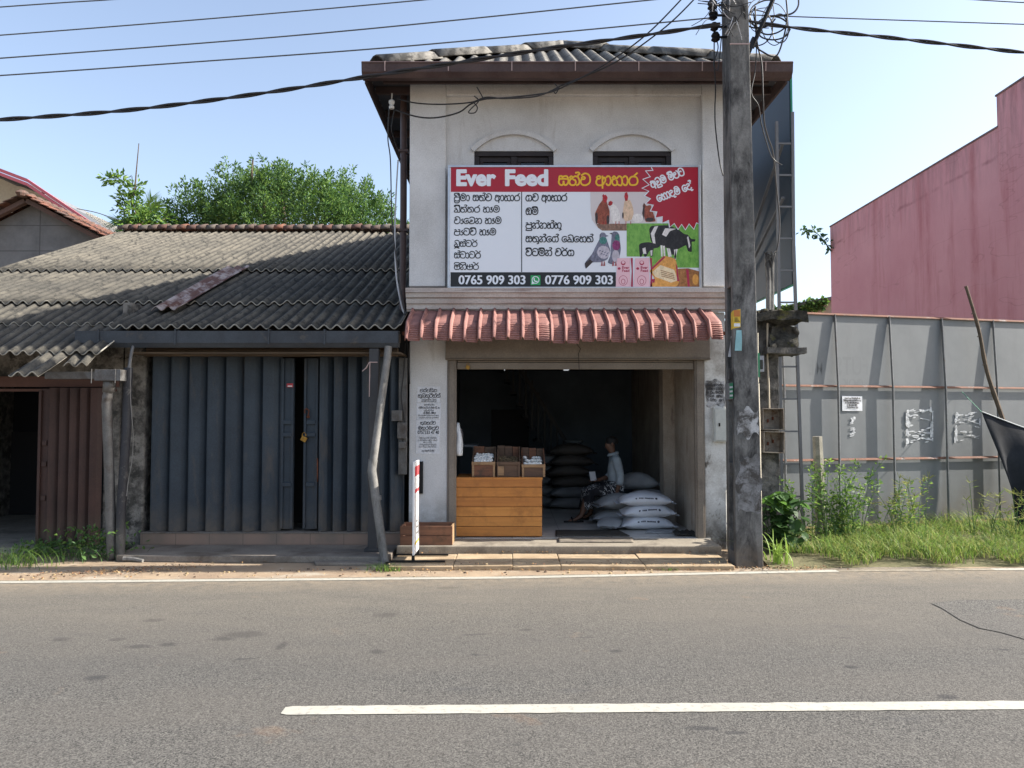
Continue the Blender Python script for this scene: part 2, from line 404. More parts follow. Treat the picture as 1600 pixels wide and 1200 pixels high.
# ================================================================== materials
STAINS = [(603,962,30,6),(380,992,52,8),(350,999,30,5),(262,1008,24,5),(216,1011,32,5),(95,1000,24,5),(182,1000,20,4),(590,1019,22,5),(440,1010,12,10),(700,919,26,3),(1098,1139,44,6),(1150,1146,30,5),(962,1018,18,4),(1330,1043,20,4),(240,970,26,4),(820,985,16,3),(150,1060,30,7),(1480,1090,26,6)]
def asphalt(name, tint=1.0, dust=True):
    t = NT(name); x, y, z = t.xyz()
    v = t.voro(150, out='Color'); k = t.n.new('ShaderNodeRGBToBW'); t.l.new(v, k.inputs[0])
    ch = t.mix(t.ramp(k.outputs[0], .12, .95), [.035*tint]*3, [.27*tint, .257*tint, .232*tint])
    ch = t.mix(t.ramp(t.voro(55), .02, .28), [.05*tint]*3, ch)
    big = t.noise(.9, 5, .6, t.map((.45, 1, 1)))
    ch = t.mix(t.ramp(big, .35, .68), ch, t.mix(.45, ch, [.20*tint, .18*tint, .155*tint]))
    # oily dark blotches, stretched along the traffic
    bl = t.ramp(t.noise(2.1, 5, .62, t.map((.55, 1.6, 1))), .62, .72)
    ch = t.mix(t.math('MULTIPLY', bl, .45), ch, [.06, .06, .062])
    lane = t.ramp(t.math('ABSOLUTE', t.math('SUBTRACT', y, t.math('ADD', 5.55, t.math('MULTIPLY', x, .035)))), .25, .95, (1,1,1), (0,0,0))
    ch = t.mix(t.math('MULTIPLY', t.math('MULTIPLY', lane, t.rng(t.noise(1.6, 5, .7, t.map((.4, 1.2, 1))), .3, .7)), .42), ch, [.075, .073, .07])
    oil = t.ramp(t.noise(3.4, 4, .6, t.map((.75, 2.4, 1), None, (0,0,0), (3.3,1.7,0))), .655, .70)
    ch = t.mix(t.math('MULTIPLY', oil, t.math('ADD', t.math('MULTIPLY', lane, .5), .18)), ch, [.035, .035, .037])
    if dust:
        wob = t.math('MULTIPLY', t.math('SUBTRACT', t.noise(16, 4, .7), .5), 1.9); tot = None
        for px, py, a, b in STAINS:
            p = ground(px, py); rx, ry = a/2*p.y/1230*1.25, b/2*p.y*p.y/1968*1.25
            dx = t.math('DIVIDE', t.math('SUBTRACT', x, p.x), rx); dy = t.math('DIVIDE', t.math('SUBTRACT', y, p.y), ry)
            r2 = t.math('ADD', t.math('ADD', t.math('MULTIPLY', dx, dx), t.math('MULTIPLY', dy, dy)), wob)
            m_ = t.rng(r2, 1.5, .3); tot = m_ if tot is None else t.math('MAXIMUM', tot, m_)
        ch = t.mix(t.math('MULTIPLY', tot, .62), ch, [.03, .03, .032])
    ochre = t.ramp(t.noise(1.7, 4, .6, t.map((1, 1, 1), None, (0,0,0), (8,2,0))), .66, .76)
    ch = t.mix(t.math('MULTIPLY', ochre, .3), ch, [.28, .17, .10])
    if dust:
        e = t.math('SUBTRACT', y, t.math('MULTIPLY', x, .06))
        d = t.math('MULTIPLY', t.rng(e, 5.0, 7.9), t.rng(t.noise(3, 6, .7, t.map((.5, 1.5, 1))), .25, .75, .35, 1.0), True)
        ch = t.mix(t.math('MULTIPLY', d, .52), ch, [.235, .205, .16])
        e2 = t.math('MULTIPLY', t.rng(e, 7.3, 8.1), t.ramp(t.noise(9, 6, .7), .35, .6), True)
        ch = t.mix(t.math('MULTIPLY', e2, .75), ch, [.30, .24, .17])
    t.bump(t.math('ADD', v if False else k.outputs[0], t.noise(40, 3, .6)), .55, .006)
    return t.fin(ch, .88, 0, .25)
M = {}
M['asphalt'] = asphalt('asphalt', .62); M['patch'] = asphalt('asphalt_patch', .70, False)
def roadpaint():
    t = NT('road_paint'); n = t.noise(26, 6, .75)
    c = t.mix(t.ramp(n, .36, .48), [.26,.25,.22], [.40,.385,.33]); c = t.mix(t.math('MULTIPLY', t.ramp(t.noise(3, 5, .7), .45, .7), .4), c, [.29,.275,.235])
    t.bump(n, .3, .004); return t.fin(c, .7)
M['paint'] = roadpaint()
def dirt():
    t = NT('dirt'); n = t.noise(2.2, 6, .65)
    c = t.mix(t.ramp(n, .35, .65), [.36,.275,.19], [.27,.20,.14])
    c = t.mix(t.ramp(t.noise(1.1, 5, .7, None, .5), .52, .66), c, [.40,.35,.28])
    c = t.mix(t.ramp(t.voro(70), .0, .22), [.12,.09,.065], c)
    t.bump(t.math('ADD', t.noise(60, 4, .7), n), .5, .015); return t.fin(c, .95, 0, .15)
M['dirt'] = dirt()
M['concrete'] = aged('pavement_concrete', '#b09c80', '#8b775e', 2.5, grime='#6b6152', gscale=2.2, glo=.52, ghi=.72, bump=.4, rough=.9)
M['cement'] = aged('cement_floor', '#8f8a80', '#6f6a62', 3, grime='#4d4841', gscale=2.5, glo=.55, ghi=.75, rough=.85)
M['step'] = aged('shaded_worn_step', [.30,.265,.21], [.22,.19,.15], 3, grime=[.12,.10,.08], gscale=2.5, glo=.5, ghi=.72, rough=.9, zd=(.02,.13,[.07,.055,.045]))  # riser's shade is put into the colour, over wear and grime
M['platform'] = aged('platform_cement', '#827b72', '#6a625a', 2.5, grime='#50463c', gscale=2, glo=.5, ghi=.72, rough=.9)
def tilefloor(name, c, joint, sx, sy):
    t = NT(name); x, y, z = t.xyz()
    fx = t.math('PINGPONG', t.math('DIVIDE', x, sx), .5); fy = t.math('PINGPONG', t.math('DIVIDE', y, sy), .5)
    k = t.math('MINIMUM', t.rng(fx, 0, .012), t.rng(fy, 0, .012))
    n = t.noise(2, 5, .6)
    cc = t.mix(k, joint, t.mix(t.ramp(n, .4, .75), c, '#8e8a82'))
    return t.fin(cc, .3, 0, .5)
M['tile'] = tilefloor('white_tile', '#c9c7c2', '#77736c', .6, .6)
M['plaster'] = aged('white_plaster', [.60,.60,.60], [.47,.465,.455], 1.6, .38, .72, .85, grime=[.25,.22,.19], gscale=1.1, glo=.60, ghi=.80, stretch=(2.2,2.2,.55), bump=.25, bscale=70, zd=(.14,.75,[.2,.18,.15]))
M['plaster2'] = aged('upper_plaster', [.605,.605,.605], [.44,.435,.43], 1.3, .35, .7, .85, grime=[.24,.20,.17], gscale=.9, glo=.57, ghi=.82, stretch=(2.4,2.4,.4), bump=.25, bscale=70)
M['plaster_old'] = aged('peeling_plaster', [.60,.595,.57], [.36,.34,.31], 3.2, .4, .62, .9, grime=[.12,.105,.09], gscale=2.6, glo=.58, ghi=.66, stretch=(1.6,1.6,.8), bump=.6, bscale=50, zd=(.14,.6,[.10,.09,.075]))
M['cornice'] = aged('stained_cornice', [.50,.47,.44], [.38,.32,.29], 2.0, .35, .7, .85, grime=[.16,.10,.085], gscale=1.2, glo=.52, ghi=.74, stretch=(.5,3,9), bump=.3)
M['beige'] = aged('beige_shutter_paint', '#7f766b', '#6b6259', 2, grime='#4d443c', gscale=2, glo=.58, ghi=.8, rough=.6)
M['terracotta'] = aged('faded_terracotta', [.31,.15,.125], [.21,.10,.09], 5, .35, .68, .7, grime=[.13,.06,.055], gscale=5, glo=.54, ghi=.72, bump=.15)
M['gutter_brown'] = aged('brown_gutter_paint', '#4f3f3c', '#3d2f2f', 3, rough=.5, grime='#3a2320', gscale=3)
M['fascia'] = aged('brown_fascia', '#443634', '#332827', 3, rough=.7, grime='#241a18', gscale=2)
M['soffit'] = aged('dark_soffit', [.05,.05,.056], [.035,.035,.04], 3, rough=.9)
M['frame_dark'] = aged('dark_window_wood', '#2c2526', '#1c1718', 4, rough=.6)
M['glass_dark'] = plain('dark_pane', '#0c0e12', .15, 0, .05, .5)
def asbestos(name, light, dark, lichen, lo, hi, wl=.146, val=.55):
    t = NT(name)
    c = t.mix(t.ramp(t.noise(1.3, 6, .7), .3, .7), light, dark)
    c = t.mix(t.ramp(t.noise(14, 5, .72, t.map((1,.45,.45))), lo, hi), c, lichen)
    c = t.mix(t.math('MULTIPLY', t.ramp(t.voro(26), .0, .2, (1,1,1), (0,0,0)), .6), c, [.05,.048,.045])
    if val:      # dirt and moss settled in the valleys of the corrugation
        s = t.math('SINE', t.math('MULTIPLY', t.xyz()[0], 6.28318/wl))
        k = t.math('MULTIPLY', t.rng(s, .35, -.75), t.rng(t.noise(3, 5, .7), .2, .6, .35, 1.0), True)
        c = t.mix(t.math('MULTIPLY', k, val), c, [.035,.034,.032])
    if name.startswith('weathered'):      # black mould on the lower courses, doubling as painted-in roof shade
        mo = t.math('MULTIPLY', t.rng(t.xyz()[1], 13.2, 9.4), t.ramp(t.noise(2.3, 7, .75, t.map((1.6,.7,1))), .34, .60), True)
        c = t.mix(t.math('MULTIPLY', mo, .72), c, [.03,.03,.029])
    t.bump(t.noise(45, 5, .75), .6, .012); return t.fin(c, .95, 0, .15)
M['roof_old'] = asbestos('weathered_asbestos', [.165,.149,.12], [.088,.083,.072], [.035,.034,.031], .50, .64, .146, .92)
M['sheet_edge'] = aged('lit_sheet_edge', [.36,.34,.29], [.22,.205,.18], 7, rough=.95, grime=[.07,.065,.055], gscale=6, glo=.55, ghi=.68)  # pale rims paint in the light caught by the sheet ends
M['roof_shop'] = asbestos('grey_asbestos', [.22,.21,.19], [.15,.143,.13], [.055,.052,.048], .5, .66, .177, .7)
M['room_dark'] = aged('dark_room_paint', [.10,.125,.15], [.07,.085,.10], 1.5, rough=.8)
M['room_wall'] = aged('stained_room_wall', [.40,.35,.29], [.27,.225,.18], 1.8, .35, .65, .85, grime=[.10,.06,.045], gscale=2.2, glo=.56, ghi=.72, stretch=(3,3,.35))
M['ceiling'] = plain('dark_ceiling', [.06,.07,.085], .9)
M['black_metal'] = plain('black_metal', '#141416', .5, .3)
M['lamp'] = plain('lamp_plastic', '#e8ebee', .4); M['lamp'].node_tree.nodes['Principled BSDF'].inputs['Emission Color'].default_value = (.9,.95,1,1); M['lamp'].node_tree.nodes['Principled BSDF'].inputs['Emission Strength'].default_value = .22
M['brass'] = aged('old_brass', '#a5803f', '#6f5329', 20, rough=.4, metal=.8)
M['rust'] = aged('rusty_iron', '#6e3f2a', '#4b2a1d', 9, rough=.85, grime='#8c4d2e', gscale=12)
M['strap'] = plain('pale_strap', '#a58f8a', .5)
M['steel'] = aged('grey_steel', '#5c5f63', '#45484c', 5, rough=.6, metal=.2, grime='#5d4032', gscale=6, glo=.6, ghi=.72)

# ================================================================== ground, road, kerb strip
g = MB(); g.grid(41, 41, lambda u, v: (-300+600*u, -300+600*v, 0)); struct(g.build('ground', M['dirt']))
EDGE = [(-40,6.6),(-15,7.2),(-4.9,7.62),(0,7.84),(3.3,8.17),(5.3,8.27),(15,8.35),(40,8.5)]
def edge(x):
    for (a, b), (c, d) in zip(EDGE, EDGE[1:]):
        if x <= c: return b + (d-b)*(x-a)/(c-a)
    return EDGE[-1][1]
rr = random.Random(3)
g = MB(); xs = list(np.linspace(-40, 40, 401)); top = []
for x in xs: top.append(edge(x) + .10 + .05*mnoise.noise(Vector((x*1.3, 0, 0))) + .03*mnoise.noise(Vector((x*5, 3, 0))) + (.10 if 3.4 < x < 4.6 else 0))
for i in range(400): g.add([(xs[i],-3.2,.004),(xs[i+1],-3.2,.004),(xs[i+1],top[i+1],.004),(xs[i],top[i],.004)], [(0,1,2,3)])
struct(g.build('road', M['asphalt']))
def strip(name, x0, x1, yfn, w, z, n, jit=.006, round0=False, mt='paint'):
    g = MB(); vs = []
    for i in range(n+1):
        x = x0 + (x1-x0)*i/n; j = jit*mnoise.noise(Vector((x*9, 1, 0))); j2 = jit*mnoise.noise(Vector((x*9, 7, 0)))
        ww = w
        if round0 and (x-x0) < .05: ww = w*(.72+.28*math.sqrt(max(0, 1-(1-(x-x0)/.05)**2)))
        vs += [(x, yfn(x)-ww/2+j, z), (x, yfn(x)+ww/2+j2, z)]
    g.add(vs, [(2*i, 2*i+2, 2*i+3, 2*i+1) for i in range(n)])
    return struct(g.build(name, M[mt]))
strip('edge_line', -40, 3.35, edge, .10, .008, 300)
M['paint_faded'] = aged('worn_road_paint', [.30,.27,.215], [.21,.18,.135], 9, .38, .55, .85)
strip('edge_line', 3.352, 4.998, edge, .085, .008, 80, .02, False, 'paint_faded')
strip('edge_line', 5.0, 30, edge, .10, .008, 100)
strip('centre_line', -1.24, 9.5, lambda x: 4.355+.02*x, .125, .008, 300, .008, True)
g = MB(); pp = [(1455,944),(1472,952),(1500,970),(1530,983),(1565,990),(1640,1012),(1760,1010),(1760,940),(1600,938),(1500,939)]
g.poly([(ground(a,b).x, ground(a,b).y, .009) for a, b in pp][::-1]); struct(g.build('road_patch', M['patch']))
# slab pavement in front of the open shop, slabs slightly out of level
g = MB(); sx = [-1.30, -.74, .0, .42, .78, 1.30, 2.30]
def slab(x0, x1, y0, y1, z, t):
    dz = [t*rr.uniform(-1, 1) for _ in range(4)]
    g.hexa([(x0,y0,0),(x1,y0,0),(x1,y1,0),(x0,y1,0),(x0,y0,z+dz[0]),(x1,y0,z+dz[1]),(x1,y1,z+dz[2]),(x0,y1,z+dz[3])])
for a, b in [(-1.28,-.615),(-.61,.004),(.008,.505),(.510,1.384),(1.388,2.31)]:
    slab(a, b, 8.215+rr.uniform(0,.02), 8.52, .046, .008); slab(a+rr.uniform(-.002,.002), b-.001, 8.524, 8.93, .05, .006)
struct(g.build('pavement', M['concrete'], bevel=.008))
g = MB(); P = [(-4.35,8.72),(-3.2,8.66),(-1.9,8.64),(-1.34,8.62),(-1.34,9.42),(-4.45,9.42)]
g.prism([(a,b,.0) for a,b in P], (0,0,.072)); struct(g.build('pavement', M['platform'], bevel=.01))
g = MB(); g.prism([(a,b,.0) for a,b in [(-2.1,8.48),(-1.36,8.46),(-1.36,8.60),(-2.15,8.62)]], (0,0,.035)); struct(g.build('pavement', M['platform'], bevel=.008))

# ================================================================== the open shop
Y0 = 9.5
SH = thing('feed_shop', 'two storey white shop with corrugated hip roof, tiled awning and open ground floor', 'shop', (.7, Y0, 0))
def holed(mb, x0, x1, z0, z1, y0, y1, holes, m=0):
    xs = sorted({x0, x1, *[h[0] for h in holes], *[h[1] for h in holes]}); zs = sorted({z0, z1, *[h[2] for h in holes], *[h[3] for h in holes]})
    inh = lambda a, b: any(h[0] < a < h[1] and h[2] < b < h[3] for h in holes)
    for i in range(len(xs)-1):
        for j in range(len(zs)-1):
            a, b, c, d = xs[i], xs[i+1], zs[j], zs[j+1]
            if inh((a+b)/2, (c+d)/2): continue
            mb.add([(a,y0,c),(b,y0,c),(b,y0,d),(a,y0,d)], [(0,1,2,3)], m); mb.add([(a,y1,c),(b,y1,c),(b,y1,d),(a,y1,d)], [(3,2,1,0)], m)
    for a, b, c, d in holes + [(x0, x1, z0, z1)]:
        mb.add([(a,y0,c),(a,y1,c),(a,y1,d),(a,y0,d)], [(0,1,2,3)], m); mb.add([(b,y0,c),(b,y1,c),(b,y1,d),(b,y0,d)], [(3,2,1,0)], m)
        mb.add([(a,y0,d),(b,y0,d),(b,y1,d),(a,y1,d)], [(0,1,2,3)], m); mb.add([(a,y0,c),(b,y0,c),(b,y1,c),(a,y1,c)], [(3,2,1,0)], m)
XL, XR = -1.24, 2.58
zt = atZ(800,130,Y0)+.12
wins = [(atX(741,236,Y0), atX(865,236,Y0), 3.55, atZ(800,236,Y0)), (atX(926,236,Y0), atX(1049,236,Y0), 3.55, atZ(800,236,Y0))]
g = MB()
holed(g, XL, XR, 3.16, zt, Y0, Y0+.22, wins)
struct_wall = g.build('upper_wall', M['plaster2'], SH)
g = MB()     # pilasters and head band, proud of the wall
pz = atZ(800,152,Y0)
xa, xb = atX(697,300,Y0), atX(1096,300,Y0)
for a, b in ((XL-.002, xa), (xb, XR+.002)): g.box(a, b, Y0-.07, Y0-.001, 3.161, zt)
g.box(xa+.001, xb-.001, Y0-.069, Y0-.001, pz, zt)
g.build('pilaster', M['plaster2'], SH, bevel=.01)
for k, (a, b, c, d) in enumerate(wins):      # arched plaster hoods with their tympanum
    g = MB(); n = 20; cxm = (a+b)/2; hw = (b-a)/2+.02; rise = atZ(800,208,Y0)-d
    rad = (hw*hw+rise*rise)/(2*rise); cz = d+rise-rad; a0 = math.asin(hw/rad)
    def arc(r): return [(cxm+r*math.sin(-a0+2*a0*i/n), cz+r*math.cos(-a0+2*a0*i/n)) for i in range(n+1)]
    o, i_ = arc(rad+.028), arc(rad-.028)
    for i in range(n):
        q = [i_[i], i_[i+1], o[i+1], o[i]]
        g.hexa([(q[0][0],Y0-.045,q[0][1]),(q[1][0],Y0-.045,q[1][1]),(q[1][0],Y0-.001,q[1][1]),(q[0][0],Y0-.001,q[0][1]),
                (q[3][0],Y0-.045,q[3][1]),(q[2][0],Y0-.045,q[2][1]),(q[2][0],Y0-.001,q[2][1]),(q[3][0],Y0-.001,q[3][1])])
    g.build('window_hood', M['plaster2'], SH)
    f = MB(); yF = Y0+.06
    f.box(a+.001, b-.001, yF-.05, yF+.05, d-.06, d-.001)
    for x in (a+.001, b-.061): f.box(x, x+.06, yF-.05, yF+.05, c+.001, d-.061)
    f.box((a+b)/2-.035, (a+b)/2+.035, yF-.04, yF+.04, c+.001, d-.061)
    for s in (0, 1):
        p0 = a+.062 if s == 0 else (a+b)/2+.036; p1 = (a+b)/2-.036 if s == 0 else b-.062
        f.box(p0, p1, yF-.02, yF+.02, d-.125, d-.062); f.box(p0, p0+.05, yF-.02, yF+.02, c+.002, d-.126); f.box(p1-.05, p1, yF-.02, yF+.02, c+.002, d-.126)
        f.box(p0+.051, p1-.051, yF-.019, yF+.019, 4.2, 4.25)
    wf = f.build('window', M['frame_dark'], SH, bevel=.004)
    q = MB(); q.box(a+.065, b-.065, yF+.001, yF+.008, c+.05, d-.13); q.build('pane', M['glass_dark'], wf)
# cornice
g = MB(); zc0, zc1 = atZ(800,485,9.35), atZ(800,450,9.35)
prof = [(.0,.23),(.012,.20),(.05,.16),(.055,.13),(.105,.12),(.125,.10),(.14,.12),(.185,.09),(.19,.06),(.24,.05),(1.0,.05)]
hh = zc1-zc0
pts = [(0,.0)]
zz = [(1,.17),(.80,.17),(.795,.15),(.60,.135),(.57,.10),(.50,.115),(.34,.10),(.32,.075),(.10,.07),(.09,.05),(.0,.05)]
poly = [(XL-.03, Y0-.0005, zc1)] + [(XL-.03, Y0-d, zc0+hh*t) for t, d in zz] + [(XL-.03, Y0-.0005, zc0)]
g.prism(poly[::-1], (XR-XL+.06, 0, 0)); g.build('cornice', M['cornice'], SH)
# lower storey piers and lintel
zl0 = atZ(800,560,Y0)
g = MB(); xp0, xp1 = atX(699,700,Y0), atX(1101,700,Y0)
g.box(XL, xp0, Y0, Y0+.3, 0, zc0-.001); g.build('pier', M['plaster'], SH, bevel=.012)
g = MB(); g.box(xp1, XR, Y0, Y0+.3, 0, zc0-.001); g.build('pier', M['plaster_old'], SH, bevel=.012)
g = MB(); g.box(xp0+.001, xp1-.001, Y0+.02, Y0+.3, zl0, zc0-.001); g.build('lintel', M['beige'], SH)
g = MB(); xl2, xr2 = atX(697,545,Y0), atX(1107,545,Y0)
g.box(xl2, xr2, Y0-.09, Y0-.002, zl0-.005, atZ(800,525,Y0)); g.box(xl2-.004, xr2+.004, Y0-.10, Y0-.002, zl0-.022, zl0-.006); g.build('shutter_box', M['beige'], SH, bevel=.008)
g = MB()
for a, b in ((xp0+.001, atX(713,700,Y0)), (atX(1086,700,Y0), xp1-.001)):
    g = MB(); g.box(a, b, Y0-.015, Y0+.05, .141, zl0-.023); g.box(a+.02, b-.02, Y0-.03, Y0-.0149, .141, zl0-.024)
    g.build('shutter_guide', M['beige'], SH, bevel=.005)
g = MB(); za, zb = atZ(800,577,Y0), atZ(800,566,Y0)
gx0, gx1 = atX(714,700,Y0), atX(1085,700,Y0)
g.box(gx0, gx1, Y0+.0, Y0+.04, za, zb-.004); g.box(gx0, gx1, Y0+.005, Y0+.03, zb, zl0-.024)
sb = g.build('roller_shutter', M['beige'], SH, bevel=.006)
def padlock(c, s, parent, name='padlock'):
    g = MB(); c = Vector(c)
    g.obox(c, (s, s*.4, s*.85), Matrix.Rotation(.5, 3, 'Y'))
    g.tube([c+Vector((-.32*s,0,.4*s)), c+Vector((-.3*s,0,.9*s)), c+Vector((0,0,1.15*s)), c+Vector((.3*s,0,.9*s)), c+Vector((.32*s,0,.4*s))], s*.08, 6)
    return g.build(name, M['brass'], parent, bevel=.003)
g = MB(); g.obox(at(732,571,Y0-.02), (.035,.015,.05), Matrix.Rotation(.4,3,'Y')); c = at(731,566,Y0-.02)
tag(padlock(at(731,574,Y0-.025), .05, None), 'small brass padlock hanging from the left end of the raised roller shutter', 'padlock')
g = MB(); g.tube([at(905,530,Y0-.12), at(901,537,Y0-.12), at(907,545,Y0-.12), at(904,552,Y0-.12), at(905,579,Y0-.12)], .004, 5)
tag(g.build('pull_cord', M['black_metal']), 'thin black pull cord hanging over the middle of the shutter box', 'cord')
# floor, step, room
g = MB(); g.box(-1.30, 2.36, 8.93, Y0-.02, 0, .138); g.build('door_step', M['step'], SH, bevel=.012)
g = MB(); g.box(XL+.2, XR-.2, Y0-.019, 15.0, 0, .141); struct_floor = g.build('floor', M['tile'], SH)
g = MB(); zcl = 2.45
for a, b in ((XL, XL+.19), (XR-.19, XR)):
    g = MB(); g.box(a, b, Y0+.301, 15.2, 0, 5.7); g.build('side_wall', M['plaster2'], SH)
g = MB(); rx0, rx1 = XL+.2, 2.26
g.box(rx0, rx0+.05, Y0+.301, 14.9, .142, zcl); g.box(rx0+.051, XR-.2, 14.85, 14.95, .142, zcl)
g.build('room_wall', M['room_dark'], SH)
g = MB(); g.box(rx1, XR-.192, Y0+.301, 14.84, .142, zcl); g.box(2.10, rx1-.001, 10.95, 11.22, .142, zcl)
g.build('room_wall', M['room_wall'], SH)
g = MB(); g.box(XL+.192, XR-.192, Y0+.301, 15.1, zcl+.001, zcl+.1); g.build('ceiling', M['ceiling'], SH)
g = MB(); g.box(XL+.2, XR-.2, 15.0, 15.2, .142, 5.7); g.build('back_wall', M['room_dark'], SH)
g = MB(); a, b = at(768,640,14.84), at(826,760,14.84); g.box(a.x, b.x, 14.80, 14.845, .142, a.z)
g.build('dark_doorway', plain('doorway_shade', [.02,.022,.026], .7), SH)  # flat dark sheet, the unlit doorway painted onto the back wall
g = MB()    # staircase with railing, seen against the back wall
n = 11; x0s, x1s, z0s, z1s = .95, -.25, .142, zcl
for i in range(n):
    xa_ = x0s+(x1s-x0s)*i/n; xb_ = x0s+(x1s-x0s)*(i+1)/n; zz_ = z0s+(z1s-z0s)*(i+1)/n
    g.box(xa_, xb_, 13.7, 14.6, zz_-.05, zz_)
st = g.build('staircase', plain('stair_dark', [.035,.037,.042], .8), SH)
g = MB()
for i in range(n):
    xa_ = x0s+(x1s-x0s)*(i+.5)/n; zz_ = z0s+(z1s-z0s)*(i+1)/n
    if zz_+.8 < zcl+.6: g.bar((xa_,13.68,zz_-.04), (xa_,13.68,min(zz_+.82, zcl)), .035)
g.bar((x0s,13.66,z0s+1.0), (x0s+(x1s-x0s)*.68,13.66,zcl-.02), .06)
g.build('railing', M['black_metal'], st)
for px in (785, 885):
    g = MB(); p = at(px, 580, 14.1); g.box(p.x-.045, p.x+.045, 14.0, 14.22, zcl-.03, zcl-.0005)
    o = g.build('ceiling_lamp', M['lamp'], SH, bevel=.006)
# awning of ribbed pan tiles
g = MB(); p = .1655; ax0, ax1 = atX(633,520,8.9), atX(1131,520,8.9); npan = int(round((ax1-ax0)/p)); p = (ax1-ax0)/npan
zk = atZ(800,505,8.97); zb_ = atZ(800,532,8.88); zt_ = atZ(800,488,9.40)
sec = []       # (y, z, rib ripple)
for i in range(6): t = i/6; sec.append((9.46+(8.97-9.46)*t, zt_+.03+(zk-zt_-.03)*t, 0))
nr = 36
for i in range(nr+1):
    t = i/nr; sec.append((8.97-.075*math.sin(t*1.7)-.01*t, zk+(zb_-zk)*t, (.006*math.cos(t*8*2*math.pi))*min(1, t*8)))
frac = [0,.04,.09,.15,.20,.26,.5,.74,.999]; hgt = [0,.028,.04,.036,.012,.0,.004,.0,.0]
for k in range(npan):
    sag = .018*mnoise.noise(Vector((k*.35, 5, 0))) - .012*math.sin((k % 7)/7*math.pi); tw = .02*mnoise.noise(Vector((k*1.7, 9, 0)))
    vs = []
    sl_ = rr.uniform(-.006,.006); sh_ = k//5; oy_ = (.0,.022,-.004,.018,.03)[sh_ % 5]; oz_ = (.0,.010,-.012,.006,.022)[sh_ % 5] - .016*((k % 5)-2)**2/4*(1 if sh_ > 2 else .4)
    for f, h in zip(frac, hgt):
        for (y, z, rp) in sec:
            q = (y-9.46)/(8.9-9.46)
            rpp = rp if h < .01 else 0
            vs.append((ax0+(k+f)*p + tw*q*(.6 if sh_ < 3 else 1.1) - (.012*q*(sh_-2) if sh_ > 2 else 0), y - h*.85 - rpp - oy_*q, z + h*.7 + sag*q + sl_*q + oz_*q))
    ns = len(sec)
    g.add(vs, [(i*ns+j, i*ns+j+1, (i+1)*ns+j+1, (i+1)*ns+j) for i in range(len(frac)-1) for j in range(ns-1)])
g.build('awning', M['terracotta'], SH, smooth=True, solid=.008)
g = MB(); g.box(XL-.02, XR-.1, 9.02, 9.06, zk-.13, zk-.09)
for k in range(5): x = XL+.1+k*.85; g.bar((x,9.05,zk-.10), (x,Y0-.051,zt_-.09), .04)
g.build('awning_frame', M['rust'], SH)
# hip roof
ex0, ex1, ey0, ey1 = atX(566,103,8.95)+.02, atX(1237,103,8.95)-.02, 8.98, 15.6
zE = atZ(800,103,8.95)+.02; hw = (ex1-ex0)/2; slope = .555; xm = (ex0+ex1)/2
def wavez(s): return .03*math.sin((s+ex0)/.177*2*math.pi)
g = MB()
def slope_sheet(n_, length, tfn, ori):
    ns = int(length/.177*8); nt = 8; vs = []
    for i in range(ns+1):
        s = length*i/ns; tm = max(tfn(s), .01)
        for j in range(nt+1):
            t = tm*j/nt; step = .012*(1 if (t % 1.1) < .55 else 0)
            x, y, z = ori(s, t); vs.append((x, y, z + wavez(s)))
    g.add(vs, [(i*(nt+1)+j, (i+1)*(nt+1)+j, (i+1)*(nt+1)+j+1, i*(nt+1)+j+1) for i in range(ns) for j in range(nt)])
W_ = ex1-ex0; L_ = ey1-ey0
slope_sheet(0, W_, lambda s: min(s, W_-s), lambda s, t: (ex0+s, ey0+t, zE+t*slope))
slope_sheet(0, L_, lambda s: min(s, hw), lambda s, t: (ex0+t, ey0+s, zE+t*slope))
slope_sheet(0, L_, lambda s: min(s, hw), lambda s, t: (ex1-t, ey0+s, zE+t*slope))
rf = g.build('roof', M['roof_shop'], SH, smooth=True, solid=.012)
g = MB()    # ridge caps in overlapping lengths
def cap_run(a, b, n_):
    a, b = Vector(a), Vector(b); d = (b-a)
    for i in range(n_):
        p_, q_ = a+d*(i/n_), a+d*((i+1.06)/n_)
        s_ = d.cross(Vector((0,0,1))).normalized()
        lift = Vector((0,0,.012+.016*(i % 2)))
        k = [(-.19,-.075),(-.09,.03),(-.03,.062),(.03,.062),(.09,.03),(.19,-.075)]
        A = [p_+s_*x+Vector((0,0,z+.03))+lift for x, z in k]; B = [q_+s_*x+Vector((0,0,z+.02))+lift for x, z in k]
        g.add(A+B, [(j, j+1, j+7, j+6) for j in range(5)])
ap = (xm, ey0+hw, zE+hw*slope)
cap_run((ex0+.10, ey0+.10, zE+.10*slope), ap, 4); cap_run((ex1-.10, ey0+.10, zE+.10*slope), ap, 4); cap_run(ap, (xm, ey1, zE+hw*slope), 4)
g.build('ridge_cap', M['roof_shop'], rf, smooth=True, solid=.014)
# soffit rafters, fascia and gutter
g = MB()
for k in range(9):
    y = ey0+.55+k*.75
    for xa_, xb_ in ((ex0+.04, XL-.002), (ex1-.04, XR+.002)):
        zz_ = abs(xb_-xa_)*slope
        g = MB(); g.bar((xa_, y, zE-.072), (xb_, y, zE-.072), .05, .09)
        g.build('rafter', M['fascia'], SH)
g = MB(); fz0, fz1 = atZ(800,131,9.12), atZ(800,114,9.12)
g.box(ex0+.20, ex1-.2, 9.10, 9.14, fz0, fz1+.05)
g.build('fascia', M['fascia'], SH)
for a, b in ((ex0-.015, ex0+.012), (ex1-.012, ex1+.015)):
    g = MB(); g.box(a, b, 9.08, ey1, zE-.17, zE-.015); g.build('fascia', M['fascia'], SH)
for a, b in ((ex0+.0125, XL-.003), (XR+.003, ex1-.0125)):
    g = MB(); g.box(a, b, 9.145, ey1, zE-.022, zE-.012); g.build('soffit', M['soffit'], SH)
